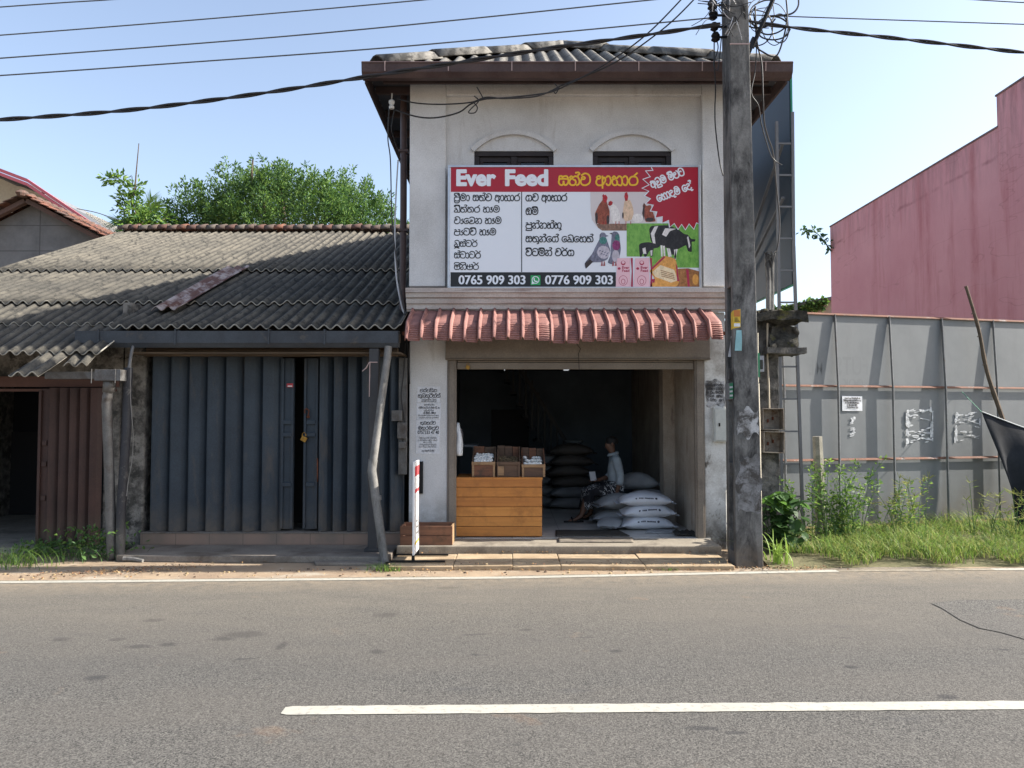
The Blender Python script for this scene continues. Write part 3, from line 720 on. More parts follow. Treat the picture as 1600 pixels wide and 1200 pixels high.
g = MB(); gz0, gz1 = atZ(800,117,8.9), atZ(800,97,8.9)
prof = [(9.06,gz1),(9.06,gz0+.01),(9.03,gz0-.015),(8.96,gz0-.01),(8.915,gz0+.045),(8.905,gz1-.02),(8.895,gz1)]
inn = [(y+(.012 if i > 3 else (-.012 if i < 2 else 0)), z+.014) for i, (y, z) in enumerate(prof)]
ring = prof + inn[::-1]
g.prism([(ex0-.02, y, z) for y, z in ring][::-1], (ex1-ex0+.04, 0, 0))
for s, xx in ((1, ex0-.021), (1, ex1+.013)): g.prism([(xx, y, z) for y, z in prof][::-1], (.008, 0, 0))
gt = g.build('gutter', M['gutter_brown'], SH)
g = MB()
for k in range(7):
    g = MB(); x = ex0+.25+k*(W_-.4)/6.2; g.bar((x, 8.893, gz1+.004), (x, 8.903, gz0+.05), .012, .004); g.bar((x, 8.893, gz1+.006), (x, 9.05, gz1+.006), .012, .004)
    g.build('gutter_strap', M['strap'], gt)
g = MB(); xs_ = atX(630,300,9.75); g.tube([(xs_, 9.75, zE+.05), (xs_+.005, 9.75, 4.2), (xs_, 9.75, 2.9)], .042, 10)
for z in (4.9, 3.9): g.box(xs_-.06, xs_+.06, 9.70, 9.80, z, z+.03)
g.build('downpipe', M['gutter_brown'], SH, smooth=True)
# ================================================================== shop sign
YS = 9.385
pl = Plane2((0, YS, 0), (1,0,0), (0,0,1))
def z5(x, y): p = at(690+x*.2625, 250+y*.2625, YS); return (p.x, p.z)
def z6(x, y): p = at(900+x/6, 250+y/6, YS); return (p.x, p.z)
SM = {}
def printed(name, c):      # printed photograph: feather / hide / sacking mottle in the ink
    t = NT(name); n = t.noise(38, 6, .75, t.map((1.3, 1, .8), None, (0, .5, 0))); m_ = t.noise(9, 4, .6); b_ = lin(c)
    lum = sum(b_[:3])/3; lo = .5 if lum < .3 else .8
    cc = t.mix(t.ramp(n, .36, .62), [x*lo for x in b_[:3]], [min(1, x*1.2+.02) for x in b_[:3]])
    return t.fin(t.mix(t.math('MULTIPLY', t.ramp(m_, .42, .66), .5), cc, [x*(.42 if lum < .3 else .78) for x in b_[:3]]), .4)
for k, c, r in (('white','#dfe3ea',.35),('red','#a3182c',.35),('black','#17181d',.35),('yellow','#e6b422',.35),('green','#1f9a55',.35),('ink','#15161c',.4),
    ('backdrop','#cfc6c6',.4),('plank','#8d6b58',.5),('rust_feather','#9a4a30',.5),('cream_feather','#d6b79a',.5),('white_feather','#e2dcd8',.5),('comb','#b5121f',.5),('dark_feather','#3a2a28',.5),
    ('pigeon','#77788c',.5),('pigeon_light','#b9b2bd',.5),('pigeon_green','#3f7f78',.5),('pigeon_purple','#8a2c6a',.5),('leg','#b0575a',.5),
    ('cowblack','#1c171b',.5),('cowwhite','#ddd8d6',.5),('bag_pink','#e3b9c2',.45),('bag_red','#a5274a',.45),('bag_tan','#d79a4a',.45),('bag_pale','#e8d3ad',.45),('bag_brown','#a8703c',.45)):
    SM[k] = plain('sign_'+k, c, r, 0, .03) if k in ('white','red','black','yellow','green','ink','backdrop','bag_pink','bag_red') else printed('sign_'+k, c)
def grassprint():
    t = NT('printed_grass'); n = t.noise(30, 6, .75, t.map((1,1,.5)))
    return t.fin(t.mix(t.ramp(n, .3, .7), [.07,.24,.03], [.26,.52,.10]), .4)
SM['grass'] = grassprint()
SG = thing('shop_sign', 'wide white, red and black signboard with farm animal pictures across the upper front', 'signboard', (.66, YS, 3.17))
a, b = z5(38,32), z5(1545,767)
g = MB(); x0, x1, zz0, zz1 = a[0], b[0], b[1], a[1]
g.box(x0+.025, x1-.025, YS, YS+.03, zz0+.025, zz1-.025); g.build('panel', SM['white'], SG)
g = MB(); fw = .024
g.box(x0, x1, YS-.012, YS+.04, zz1-fw, zz1); g.box(x0, x1, YS-.012, YS+.04, zz0, zz0+fw); g.box(x0, x0+fw, YS-.012, YS+.04, zz0+fw+.0005, zz1-fw-.0005); g.box(x1-fw, x1, YS-.012, YS+.04, zz0+fw+.0005, zz1-fw-.0005)
g.build('frame', plain('aluminium', '#b9bcc2', .35, .7), SG, bevel=.002)
for x in (x0+.3, (x0+x1)/2+.1, x1-.3):
    for z in (zz0+.25, zz1-.25): g = MB(); g.box(x-.02, x+.02, YS+.031, Y0-.001, z-.02, z+.02); g.build('bracket', M['black_metal'], SG)
def part(name, fn, mats):
    g = MB(); fn(g); return g.build(name, [SM[k] for k in mats], SG)
def R5(g, x0, y0, x1, y1, d, m=0): a, b = z5(x0,y1), z5(x1,y0); rect2(g, pl, a[0], b[0], a[1], b[1], d, m)
part('header_band', lambda g: R5(g, 55, 44, 1531, 190, .001), ['red'])
part('phone_band', lambda g: R5(g, 53, 668, 1037, 756, .001), ['black'])
part('divider', lambda g: R5(g, 474, 190, 479, 667, .0015), ['ink'])
def _(g):
    for txt, xx0, xx1, y0, y1 in (TW,):
        for k, (dx, dz) in enumerate(((0,0),(.006,0),(-.006,0),(0,.005),(0,-.005))):
            a, b = z5(xx0+8,y1), z5(xx1-8,y0); write_latin(g, pl, txt, a[0]+dx, b[0]+dx, a[1]+dz, b[1]+dz, .003+k*1.5e-4, 0, .028)
for TW in (('Ever', 82, 330, 58, 155), ('Feed', 372, 640, 58, 155)): part('title_lettering', _, ['white'])
def SW(g, txt, x0, x1, yb, yt, w, d, m=0): a, b, c = z5(x0,yb), z5(x1,yb), z5(x0,yt); write_sinhala(g, pl, txt, a[0], a[1], c[1]-a[1], w, d, m, width=b[0]-a[0])
part('title_lettering', lambda g: SW(g, 's t.x w _ aa h A r', 697, 1168, 150, 96, .19, .003), ['yellow'])
for Q in (('p.r.I m A _ s t.x w _ aa h A r', 465, 243, 210), ('b.i t.x t r _ k AE m', 345, 311, 280), ('w ae E D n _ k AE m', 355, 379, 347), ('p ae T w.i _ k AE m', 323, 447, 415),
                          ('b.U s.x T r.R', 212, 515, 486), ('s.x T A T r.R', 232, 584, 553), ('f.i n.i S r.R', 220, 652, 622)): part('list_lettering', lambda g: SW(g, Q[0], 76, Q[1], Q[2], Q[3], .17, .003), ['ink'])
for Q in (('g w _ aa h A r', 746, 244, 210), ('o m.i', 574, 325, 291), ('p.v n.x n k.x k.u', 712, 407, 374), ('s t.u n.x E g.x _ E b E h t.x', 902, 488, 455), ('w.i T m.i n.x _ w r.R g', 788, 570, 536)): part('list_lettering', lambda g: SW(g, Q[0], 502, Q[1], Q[2], Q[3], .18, .003), ['ink'])
def _(g):
    for txt, xx0, xx1 in (TW,):
        for k, dx in enumerate((0, .003, -.003)):
            a, b = z5(xx0,741), z5(xx1,686); write_latin(g, pl, txt, a[0]+dx, b[0]+dx, a[1], b[1], .003+k*1.5e-4, 0, .012)
for TW in (('0765 909 303', 102, 498), ('0776 909 303', 617, 1018)): part('phone_number', _, ['white'])
def _(g):
    R5(g, 530, 687, 588, 745, .003)
    c = z5(559, 714); r = .046
    ell2(g, pl, c[0], c[1], r, r, .0036, 1); a = z5(536,740); poly2(g, pl, [(a[0], a[1]), (c[0]-r*.95, c[1]-r*.2), (c[0]-r*.2, c[1]-r*.95)], .0036-.0002, 1)
    ell2(g, pl, c[0], c[1], r*.78, r*.78, .0042, 0)
    ribbon(g, pl, [(c[0]-r*.38, c[1]+r*.35), (c[0]-r*.3, c[1]-r*.1), (c[0]+r*.05, c[1]-r*.4), (c[0]+r*.42, c[1]-r*.38)], r*.3, .0047, 1)
part('chat_icon', _, ['green', 'white'])
def P6(g, pts, d, m, soft=True):
    P = [z6(*p) for p in pts][::-1]
    if soft and len(P) > 6:
        n = len(P); Q = []
        for i in range(n):
            p0, p1, p2, p3 = [Vector(P[(i+k-1) % n]) for k in range(4)]
            for j in range(4):
                t = j/4; Q.append(tuple(.5*((2*p1)+(-p0+p2)*t*.8+(2*p0-5*p1+4*p2-p3)*t*t*.8+(-p0+3*p1-3*p2+p3)*t**3*.8 + (p2-p1)*.4*t) ) if False else tuple(p1.lerp(p2, t)*.55 + (.5*((2*p1)+(-p0+p2)*t+(2*p0-5*p1+4*p2-p3)*t*t+(-p0+3*p1-3*p2+p3)*t**3))*.45))
        P = Q
    poly2(g, pl, P, d, m)
def E6(g, cx, cy, rx, ry, d, m, ang=0): c = z6(cx, cy); k = z6(cx+100, cy)[0]-c[0]; ell2(g, pl, c[0], c[1], rx*k/100, ry*k/100, d, m, ang)
def _(g):
    P6(g, [(135,300),(700,300),(760,560),(760,590),(475,592),(475,662),(245,662),(190,620),(150,560),(137,480)], .0012, 0, False)
    P6(g, [(190,598),(475,598),(475,662),(245,662),(205,635)], .0016, 1)
    P6(g, [(180,540),(178,500),(215,420),(245,380),(262,350),(285,380),(300,430),(315,480),(312,560),(290,602),(230,602),(195,590)], .002, 2); E6(g, 300, 560, 14, 45, .0023, 6)
    E6(g, 192, 545, 12, 55, .0023, 6); P6(g, [(246,335),(258,320),(266,330),(278,326),(296,350),(292,372),(280,400),(262,395),(254,362)], .0025, 5); E6(g, 262, 365, 14, 18, .0024, 2)
    P6(g, [(305,425),(330,405),(350,410),(375,430),(400,470),(416,530),(400,590),(350,592),(325,530),(320,450)], .002, 4); P6(g, [(300,420),(308,392),(325,382),(345,395),(340,418),(318,432)], .0025, 5)
    P6(g, [(455,385),(480,372),(510,380),(532,440),(540,500),(520,560),(465,575),(436,530),(444,450)], .0022, 3); P6(g, [(452,345),(458,310),(478,300),(490,340),(482,382),(462,385)], .0026, 5); E6(g, 440, 520, 8, 30, .0026, 6)
    E6(g, 578, 545, 52, 42, .0018, 4); P6(g, [(625,430),(640,405),(660,430),(700,425),(725,500),(745,575),(655,580),(640,530)], .0022, 2); P6(g, [(620,500),(635,400),(645,430),(638,570)], .0025, 6); E6(g, 690, 560, 40, 20, .0026, 6)
    for x in (250, 275, 370, 400, 465, 510): P6(g, [(x,575),(x+6,575),(x+6,605),(x,605)], .0028, 5)
part('poultry_picture', _, ['backdrop','plank','rust_feather','cream_feather','white_feather','comb','dark_feather'])
def _(g):
    P6(g, [(222,700),(240,680),(268,682),(283,702),(305,712),(280,724),(300,780),(322,850),(295,930),(235,958),(150,962),(90,1018),(82,968),(150,880),(190,800),(218,745)], .0014, 0)
    E6(g, 255, 755, 36, 34, .0018, 2); E6(g, 258, 865, 60, 62, .0019, 1, .5); P6(g, [(82,968),(130,930),(160,955),(95,1018)], .0021, 4)
    for k in range(7): E6(g, 225+k*12, 850+((k*29) % 50), 12, 5, .0023, 0, .6)
    P6(g, [(335,690),(355,670),(385,675),(405,702),(412,760),(420,840),(402,930),(345,978),(298,962),(322,890),(326,800),(333,730)], .0012, 0)
    E6(g, 388, 730, 22, 34, .0016, 2); E6(g, 378, 800, 38, 48, .0017, 3); E6(g, 372, 900, 34, 60, .0015, 1); P6(g, [(312,688),(338,682),(336,700)], .0016, 4)
    for x in (240, 262, 345, 370): P6(g, [(x,950),(x+7,950),(x+12,992),(x-8,994)], .0025, 5)
part('pigeon_picture', _, ['pigeon','pigeon_light','pigeon_green','pigeon_purple','dark_feather','leg'])
def _(g):
    P6(g, [(475,594),(1157,594),(1157,1010),(700,1010),(690,905),(475,905)], .0014, 0)
    P6(g, [(686,650),(712,618),(860,612),(958,650),(1012,692),(1046,700),(1080,738),(1120,745),(1112,765),(1085,770),(1086,860),(1050,855),(1030,800),(965,832),(940,845),(932,890),(895,885),(880,832),(830,820),(800,800),(722,790),(697,740)], .0018, 1)
    P6(g, [(700,690),(735,625),(770,618),(735,700),(745,785),(722,788)], .0021, 2); P6(g, [(805,700),(835,640),(940,645),(880,668),(845,720)], .0021, 2); P6(g, [(1040,725),(1052,715),(1072,800),(1060,830)], .0021, 2)
    for a, b, c, d in ((792,800,800,905),(815,805,826,900),(850,828,872,925),(862,830,886,905),(918,840,926,935),(935,835,920,930)): P6(g, [(a,b),(a+18,b),(c+12,d),(c-3,d)], .0022, 2)
    P6(g, [(590,800),(610,780),(680,770),(790,798),(770,822),(728,832),(718,900),(700,905),(690,850),(660,905),(640,905),(632,865),(615,905),(598,905)], .0024, 1); P6(g, [(622,830),(650,820),(660,880),(630,880)], .0027, 2); P6(g, [(695,850),(716,845),(714,895),(702,900)], .0027, 2)
part('cattle_picture', _, ['grass','cowblack','cowwhite'])
def _(g):
    for x0_, x1_ in ((372, 512), (540, 692)):
        P6(g, [(x0_+14,922),(x1_-4,918),(x1_-6,1050),(x1_,1192),(x0_,1192),(x0_+8,1050)], .003, 0)
        P6(g, [(x1_,918),(x1_+20,920),(x1_+22,1190),(x1_+2,1192),(x1_+10,1040)], .0032, 1)
        cx = (x0_+x1_)/2; E6(g, cx, 965, 22, 22, .0034, 1); E6(g, cx, 960, 15, 14, .0036, 0)
        for txt, yb, yt in (('Ever', 1022, 995), ('Feed', 1050, 1026)): a, b = z6(cx-10,yb), z6(cx+58,yt); write_latin(g, pl, txt, a[0], b[0], a[1], b[1], .0038, 1, .03)
        E6(g, cx-38, 1018, 14, 12, .0036, 1); E6(g, cx, 1130, 42, 48, .0034, 1); E6(g, cx, 1130, 38, 44, .0036, 0); E6(g, cx, 1140, 20, 26, .0038, 1); E6(g, cx, 1140, 15, 21, .004, 0)
part('feed_bag_picture', _, ['bag_pink','bag_red'])
def _(g):
    P6(g, [(955,1020),(1050,1015),(1157,1045),(1157,1192),(930,1192)], .0026, 2); P6(g, [(1030,1020),(1056,1030),(1066,1190),(1048,1190)], .003, 3); E6(g, 1120, 1120, 30, 50, .0029, 0)
    P6(g, [(690,1040),(770,945),(830,900),(930,930),(955,1030),(968,1140),(930,1192),(700,1192),(735,1110)], .0032, 0); P6(g, [(715,1050),(790,985),(920,1030),(955,1130),(890,1150),(740,1095)], .0036, 1)
    P6(g, [(700,1020),(825,900),(835,915),(712,1030)], .0038, 3); P6(g, [(935,970),(950,1000),(968,1140),(948,1135)], .0038, 3); P6(g, [(712,1120),(742,1110),(735,1150),(718,1150)], .0038, 3)
    for k in range(4): P6(g, [(790+k*3,1030+k*18),(915+k*4,1068+k*16),(914+k*4,1074+k*16),(790+k*3,1036+k*18)], .004, 2)
part('feed_bag_picture', _, ['bag_tan','bag_pale','bag_brown','bag_red'])
BU = [(690,52),(715,95),(645,100),(690,155),(620,180),(680,232),(612,265),(675,292),(635,338),(692,365),(645,412),(718,425),(690,482),(752,490),(735,548),(803,535),(800,598),(862,570),(872,638),(920,600),(955,658),(990,608),(1025,662),(1060,604),(1106,657),(1130,594),(1157,606),(1157,52)]
def _(g):
    P6(g, BU, .0042, 0, False); c = (1000, 300)
    P6(g, [(x+(c[0]-x)*.022+ (5 if x < 900 else 0), y+(c[1]-y)*.03 if y > 60 and x < 1150 else (y-8 if x > 1150 and y > 60 else y)) for x, y in BU], .0046, 1, False)
part('star_burst', _, ['white','red'])
def _(g):
    a = z5(1252,165); b = z5(1448,88); L = math.hypot(b[0]-a[0], b[1]-a[1]); an = math.atan2(b[1]-a[1], b[0]-a[0])
    write_sinhala(g, pl, 'a D.v m _ m.i l T', a[0], a[1], .075, .22, .0055, 0, width=L, ang=an)
AN = math.atan2(z5(1448,88)[1]-z5(1252,165)[1], z5(1448,88)[0]-z5(1252,165)[0])
def _b(g):
    an = AN
    a = z5(1290,250); b = z5(1492,172); L = math.hypot(b[0]-a[0], b[1]-a[1])
    write_sinhala(g, pl, 'E h A q m _ E q.x', a[0], a[1], .075, .22, .0055, 0, width=L, ang=an)
part('burst_lettering', _, ['white']); part('burst_lettering', _b, ['white'])
# ================================================================== lock-up shops on the left
M['gutter_grey'] = aged('blue_grey_gutter', '#3b4148', '#2c3036', 4, rough=.45, grime='#555049', gscale=4, glo=.6, ghi=.75)
M['pvc'] = aged('weathered_pipe', [.22,.21,.195], [.14,.135,.125], 5, rough=.7, grime=[.08,.075,.065], gscale=4, glo=.5, ghi=.7, stretch=(3,3,.7))
M['tin'] = aged('crumpled_tin', [.15,.145,.14], [.10,.097,.093], 5, rough=.55, metal=.3, grime=[.07,.055,.045], gscale=4, glo=.5, ghi=.7)
M['door_blue'] = aged('blue_grey_shutter', [.034,.048,.064], [.022,.031,.042], 1.6, .35, .7, .5, .15, grime=[.075,.066,.06], gscale=2.2, glo=.54, ghi=.74, stretch=(2.5,2.5,.6), bump=.15, zd=(.2,.6,[.10,.085,.07]))
M['door_brown'] = aged('red_brown_shutter', [.062,.032,.026], [.038,.021,.018], 2, .35, .7, .55, .1, grime=[.03,.02,.017], gscale=1.5, glo=.55, ghi=.75, stretch=(2.5,2.5,.5), bump=.15, zd=(.05,.5,[.09,.07,.05]))
M['mottled'] = aged('mottled_concrete', [.20,.185,.165], [.07,.065,.058], 7, .4, .6, .95, grime=[.04,.038,.034], gscale=4, glo=.5, ghi=.6, bump=.9, bscale=30, bdist=.02)
M['timber'] = woodmat('weathered_timber', [.16,.115,.075], [.07,.05,.035], 'X')
M['riser'] = None
def riser():
    t = NT('tiled_riser'); x, y, z = t.xyz()
    k = t.rng(t.math('PINGPONG', t.math('DIVIDE', x, .40), .5), 0, .014)
    n = t.noise(3, 5, .6); v = t.noise(2.2, 0, .5, t.map((1,0,0)))
    c = t.mix(t.ramp(v, .4, .6), [.26,.175,.13], [.21,.15,.115]); c = t.mix(t.ramp(n, .5, .75), c, [.16,.13,.10])
    return t.fin(t.mix(k, [.09,.075,.06], c), .6)
M['riser'] = riser()
YD = 9.6
ge, gz, sl = 9.0, 2.60, .40              # eave line (Y, Z) and slope of the shared roof
def roofz(y): return gz + sl*(y-ge)
d = ray(200, 362); kk = d.z/d.y; YR = (CAMZ - gz + sl*ge)/(sl-kk); ZR = roofz(YR)
LK = thing('lockup_shop', 'low lock-up shop with blue grey folding steel shutters under a weathered corrugated roof', 'shop', (-2.9, YD, 0))
XA, XB = -4.42, XL-.012
xrk = atX(189, 362, YR)
# roof: three courses of corrugated sheet, each lapping over the next
def course(g, x0, x1, ya, yb, zfn, lap, ph=0.0, amp=.025, wl=.146, jag=0.0):
    n = max(2, int((x1-x0)/wl*8)); ns = 6; vs = []
    for i in range(n+1):
        x = x0+(x1-x0)*i/n; sheet = math.floor((x-x0)/1.0); jy = jag*mnoise.noise(Vector((sheet*3.7, ya, 0)))
        for j in range(ns+1):
            t = j/ns; y = (ya+jy)+(yb-ya-jy)*t
            wob = .012*mnoise.noise(Vector((x*.7, y*.8, 2)))
            vs.append((x, y, zfn(y)+lap*(1-t)+amp*math.sin((x+ph)/wl*2*math.pi)+wob+.012*mnoise.noise(Vector((sheet*5.1, ya*2, t)))))
    g.add(vs, [(i*(ns+1)+j, (i+1)*(ns+1)+j, (i+1)*(ns+1)+j+1, i*(ns+1)+j+1) for i in range(n) for j in range(ns)])
g = MB()
course(g, xrk, XB-.02, 11.95, YR, roofz, .05, 0, jag=.06)
course(g, xrk, XB-.02, 10.0, 12.12, roofz, .045, 0, jag=.10)
course(g, -4.62, XB-.02, 8.98, 10.15, roofz, .03, 0, jag=.03)
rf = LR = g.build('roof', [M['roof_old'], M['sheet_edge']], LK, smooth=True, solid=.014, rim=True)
g = MB(); n = 34; xr0 = xrk-.0; Lr = (XB-.05-xr0)/n        # ridge of half-round clay tiles
for i in range(n):
    xa_ = xr0+Lr*i; zz = ZR+.0+.02*mnoise.noise(Vector((i*.9,0,0))); r0, r1 = .13, .115
    vs = []
    for (x, r) in ((xa_, r1), (xa_+Lr*1.07, r0)):
        for k in range(9): t = math.pi*k/8; vs.append((x, YR+r*1.25*math.cos(t), zz+.01+r*.95*math.sin(t)+(.012 if r == r0 else 0)))
    g.add(vs, [(k, k+1, k+10, k+9) for k in range(8)], (2,0,3,2,0,2,1,0,2,3)[i % 10] if i < 26 else 2+(i % 2))
    if (i % 3) == 1: g.blob((xa_+Lr, YR-.06, zz+.10), (.03,.05,.03), 4, .4, 3, i)
tm = [aged('clay_ridge_%d' % k, c, d_, 6, rough=.9, grime=[.05,.045,.04], gscale=8, glo=.5, ghi=.68) for k, (c, d_) in enumerate((([.12,.06,.045],[.075,.045,.038]), ([.24,.095,.055],[.12,.06,.045]), ([.12,.08,.065],[.07,.055,.045]), ([.14,.115,.095],[.08,.07,.06])))]
g.build('ridge_tiles', tm, rf, smooth=True, solid=.015)
g = MB()    # rusty replacement sheet
P0, P1 = at(362,424,11.9), at(300,470,10.0)
def rusty(u, v):
    y = 9.55+(11.98-9.55)*v; x = -4.40+.36*u + .02*v
    return (x, y, roofz(y)+.085+.024*math.sin((x)/.146*2*math.pi)+.01*u)
g.grid(25, 8, rusty)
def rustsheet():
    t = NT('rusted_sheet'); n = t.noise(5, 6, .7, t.map((1,.5,1)))
    return t.fin(t.mix(t.ramp(n, .46, .6), [.10,.042,.03], [.34,.29,.27]), .7, .1)
g.build('rusty_sheet', rustsheet(), rf, smooth=True, solid=.006)
# walls
g = MB()
zh = atZ(800, 558, YD)
g.box(XA-.26, XA-.001, YD-.12, YD+.15, 0, 2.62); LKP = g.build('pier', M['mottled'], LK, bevel=.02)
g = MB(); g.box(XA-.25, XA-.02, YD+.151, YR-.1, 0, 2.7)
g.add([(XA-.25,YD+.152,2.701),(XA-.02,YD+.152,2.701),(XA-.02,YR-.1,2.701),(XA-.25,YR-.1,2.701),(XA-.25,YD+.152,2.75),(XA-.02,YD+.152,2.75),(XA-.02,YR-.1,ZR-.1),(XA-.25,YR-.1,ZR-.1)], [(0,1,5,4),(1,2,6,5),(2,3,7,6),(3,0,4,7),(4,5,6,7)])
g.build('side_wall', M['mottled'], LK)
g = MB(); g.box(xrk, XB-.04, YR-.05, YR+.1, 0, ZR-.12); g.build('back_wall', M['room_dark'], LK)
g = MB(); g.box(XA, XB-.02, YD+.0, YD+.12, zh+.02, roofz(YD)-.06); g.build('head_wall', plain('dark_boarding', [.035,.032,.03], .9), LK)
g = MB(); pts = [(x, 9.28, atZ(800,549,9.28)+.02*mnoise.noise(Vector((x*2,0,0)))) for x in np.linspace(-4.3, -1.35, 14)]
g.tube(pts, [.055+.012*mnoise.noise(Vector((p[0]*3,4,0))) for p in pts], 9); g.build('eave_pole', M['timber'], LK, smooth=True)
g = MB(); g.box(XA-.28, XB-.03, 8.97, 9.03, gz-.16, gz-.06); g.box(XA, XB-.03, 9.05, YD-.001, zh+.0, zh+.018); g.build('eave_board', M['timber'], LK)
# sill and riser
g = MB(); zs_ = atZ(800,832,9.44); g.box(XA+.0, XB-.02, 9.43, 9.80, .071, zs_-.012); g.build('riser', M['riser'], LK)
g = MB(); g.box(XA+.0, XB-.02, 9.42, 9.80, zs_-.011, zs_); sill = g.build('sill', M['platform'], LK, bevel=.004)
g = MB(); g.box(XA+.0, XB-.02, 10.3, 10.34, zs_, roofz(10.3)-.1); g.build('added_partition', plain('black_backing', [.03,.03,.03], .9), LK)  # added dark partition, keeps the gap between the shutters black
g = MB(); g.box(XA+.0, XB-.02, 9.81, YR-.06, 0, zs_-.02); g.build('floor', M['cement'], LK)
# folding shutters: pressed panels with a raised face and a return
def folding(name, px0, px1, npan, mt, yd, z0, z1, dep=.10):
    x0, x1 = atX(px0,700,yd), atX(px1,700,yd); wv = (x1-x0)/npan; g = MB()
    pro = [(0,.05),(.06,-.25),(.09,-1.0),(.15,-1.0),(.36,-.82),(.60,-.56),(.82,-.22),(.90,-.05),(1.0,0.05)]
    P = []
    for i in range(npan):
        jj = rr.uniform(-.01,.01)
        for f, q in pro[:-1]: P.append((x0+(i+f)*wv, yd+(q+jj*4*(q != 0))*dep))
    P.append((x1, yd)); n = len(P)
    vs = []
    for x, y in P: vs += [(x, y, z0), (x, y, z1)]
    g.add(vs, [(2*i, 2*i+2, 2*i+3, 2*i+1) for i in range(n-1)])
    return g.build(name, mt, LK, solid=.004)
za_, zb2 = zs_+.004, zh+.015
s1 = folding('shutter_leaf', 240, 440, 7, M['door_blue'], YD-.02, za_, zb2)
s2 = folding('shutter_leaf', 500, 632, 6, M['door_blue'], YD-.02, za_, zb2)
def leafpanel(px0, px1, parent, lean=0):
    g = MB(); x0, x1 = atX(px0,700,YD), atX(px1,700,YD)
    g.box(x0, x1, YD-.05, YD-.02, za_+.02, zb2-.03)
    for x in (x0+.004, x1-.034): g.box(x, x+.03, YD-.075, YD-.0501, za_+.03, zb2-.04)
    for z in (.75, 1.35, 1.5): g.box((x0+x1)/2-.05, (x0+x1)/2+.06, YD-.085, YD-.0502, z, z+.05)
    return g.build('shutter_panel', M['door_blue'], LK, bevel=.004)
leafpanel(441, 461, s1); leafpanel(476, 499, s2)
g = MB(); g.tube([at(496,752,YD-.09), at(496,747,YD-.12), at(496,722,YD-.12), at(496,716,YD-.09)], .008, 6); g.build('handle', M['rust'], s2)
tag(padlock(at(475,686,YD-.10), .07, None), 'brass padlock hanging at the gap between the blue grey shutters', 'padlock')
g = MB(); c = at(479,642,YD-.09); g.tube([c+Vector((.02,0,-.05)), c+Vector((.03,0,0)), c+Vector((0,0,.03)), c+Vector((-.025,0,.01)), c+Vector((-.02,0,-.03))], .008, 6); g.blob(c+Vector((.02,0,-.07)), .02, 5)
g.build('hasp', M['rust'], s2)
g = MB(); p0, p1 = at(448,599,YD-.082), at(458,605,YD-.082); g.box(p0.x, p1.x, YD-.082, YD-.0801, p1.z, p0.z); g.box(p0.x+.012, p1.x-.012, YD-.0832, YD-.0821, p1.z+.006, p1.z+.02, 1)
tag(g.build('sticker', [plain('sticker_red', '#a8323a', .5), plain('sticker_white', '#d8d0d0', .5)]), 'small red and white sticker on the blue grey shutter leaf', 'sticker')
# gutter, downpipe, post
g = MB(); yG = 8.88; xg0, xg1 = atX(118,525,yG), atX(621,525,yG)
gg0, gg1 = atZ(800,541,yG), atZ(800,517,yG)
prof = [(9.02,gg1+.01),(9.02,gg0),(8.92,gg0-.012),(8.885,gg0+.04),(8.88,gg1)]
inn = [(9.008,gg1+.01),(9.008,gg0+.014),(8.926,gg0+.002),(8.898,gg0+.045),(8.892,gg1)]
g.prism([(xg0,y,z) for y, z in prof+inn[::-1]][::-1], (xg1-xg0, 0, 0))
for xx in (xg0-.009, xg1+.001): g.prism([(xx,y,z) for y, z in prof][::-1], (.008,0,0))
gt = g.build('gutter', M['gutter_grey'], LK)
for px in (154, 274, 420, 507):
    g = MB(); x = atX(px,525,yG); g.box(x-.008, x+.008, yG-.012, yG-.002, gg0+.02, gg1+.012); g.box(x-.008, x+.008, yG-.012, 9.0, gg1+.0125, gg1+.018); g.build('gutter_strap', M['gutter_grey'], gt)
g = MB(); q = [at(607,541,8.93), at(605,560,8.92), at(583,722,8.72)]
g.tube(q, .043, 12); q2 = [at(583,718,8.715), at(581,735,8.70), at(601,878,8.56)]
g.tube(q2, [.050,.049,.046], 12); g.tube([at(588,775,8.665), at(589,782,8.66)], .054, 12)
tag(g.build('leaning_downpipe', M['pvc'], None, smooth=True), 'pale weathered downpipe kinked in the middle, leaning from gutter to kerb', 'pipe')
g = MB(); x = atX(584,700,8.97); g.box(x-.055, x+.055, 8.93, 9.04, .073, gg0-.02); g.box(x-.09, x+.09, 8.9, 9.07, .073, .11); LP = g.build('post', plain('dark_post', [.05,.05,.052], .8), LK, bevel=.008)
g = MB(); g.tube([at(566,580,8.9), at(572,575,8.9), at(577,566,8.9), at(590,566,8.9), at(578,566,8.9), at(577,620,8.9)], .006, 5); tag(g.build('wire_hook', M['strap']), 'bent wire tied round the dark post behind the leaning pipe', 'wire')
g = MB(); xb_ = atX(193,700,8.8); g.tube([(xb_-.01,8.8,0), (xb_-.015,8.8,.5), (xb_+.02,8.81,1.4), (xb_+.025,8.82,2.14)], [.05,.05,.05,.048], 12)
g.tube([(xb_+.025,8.82,2.08), (xb_+.026,8.88,2.3), (xb_+.028,8.95,2.46)], .018, 8, 1)
tag(g.build('black_pipe', [aged('black_pipe', [.035,.035,.04], [.022,.022,.025], 5, rough=.6, grime=[.14,.13,.12], gscale=5, glo=.56, ghi=.7, zd=(0,.5,[.16,.15,.13])), M['tin']], None, smooth=True), 'black standing pipe with grey lower end in front of the mottled pillar', 'pipe')
g = MB(); g.tube(spline([at(205,560,8.75), at(204,620,8.75), at(208,680,8.75), at(206,720,8.75), at(200,755,8.72), at(198,775,8.7)]), .004, 6); tag(g.build('loose_wire', M['pvc']), 'thin pale wire hanging beside the black standing pipe', 'wire')
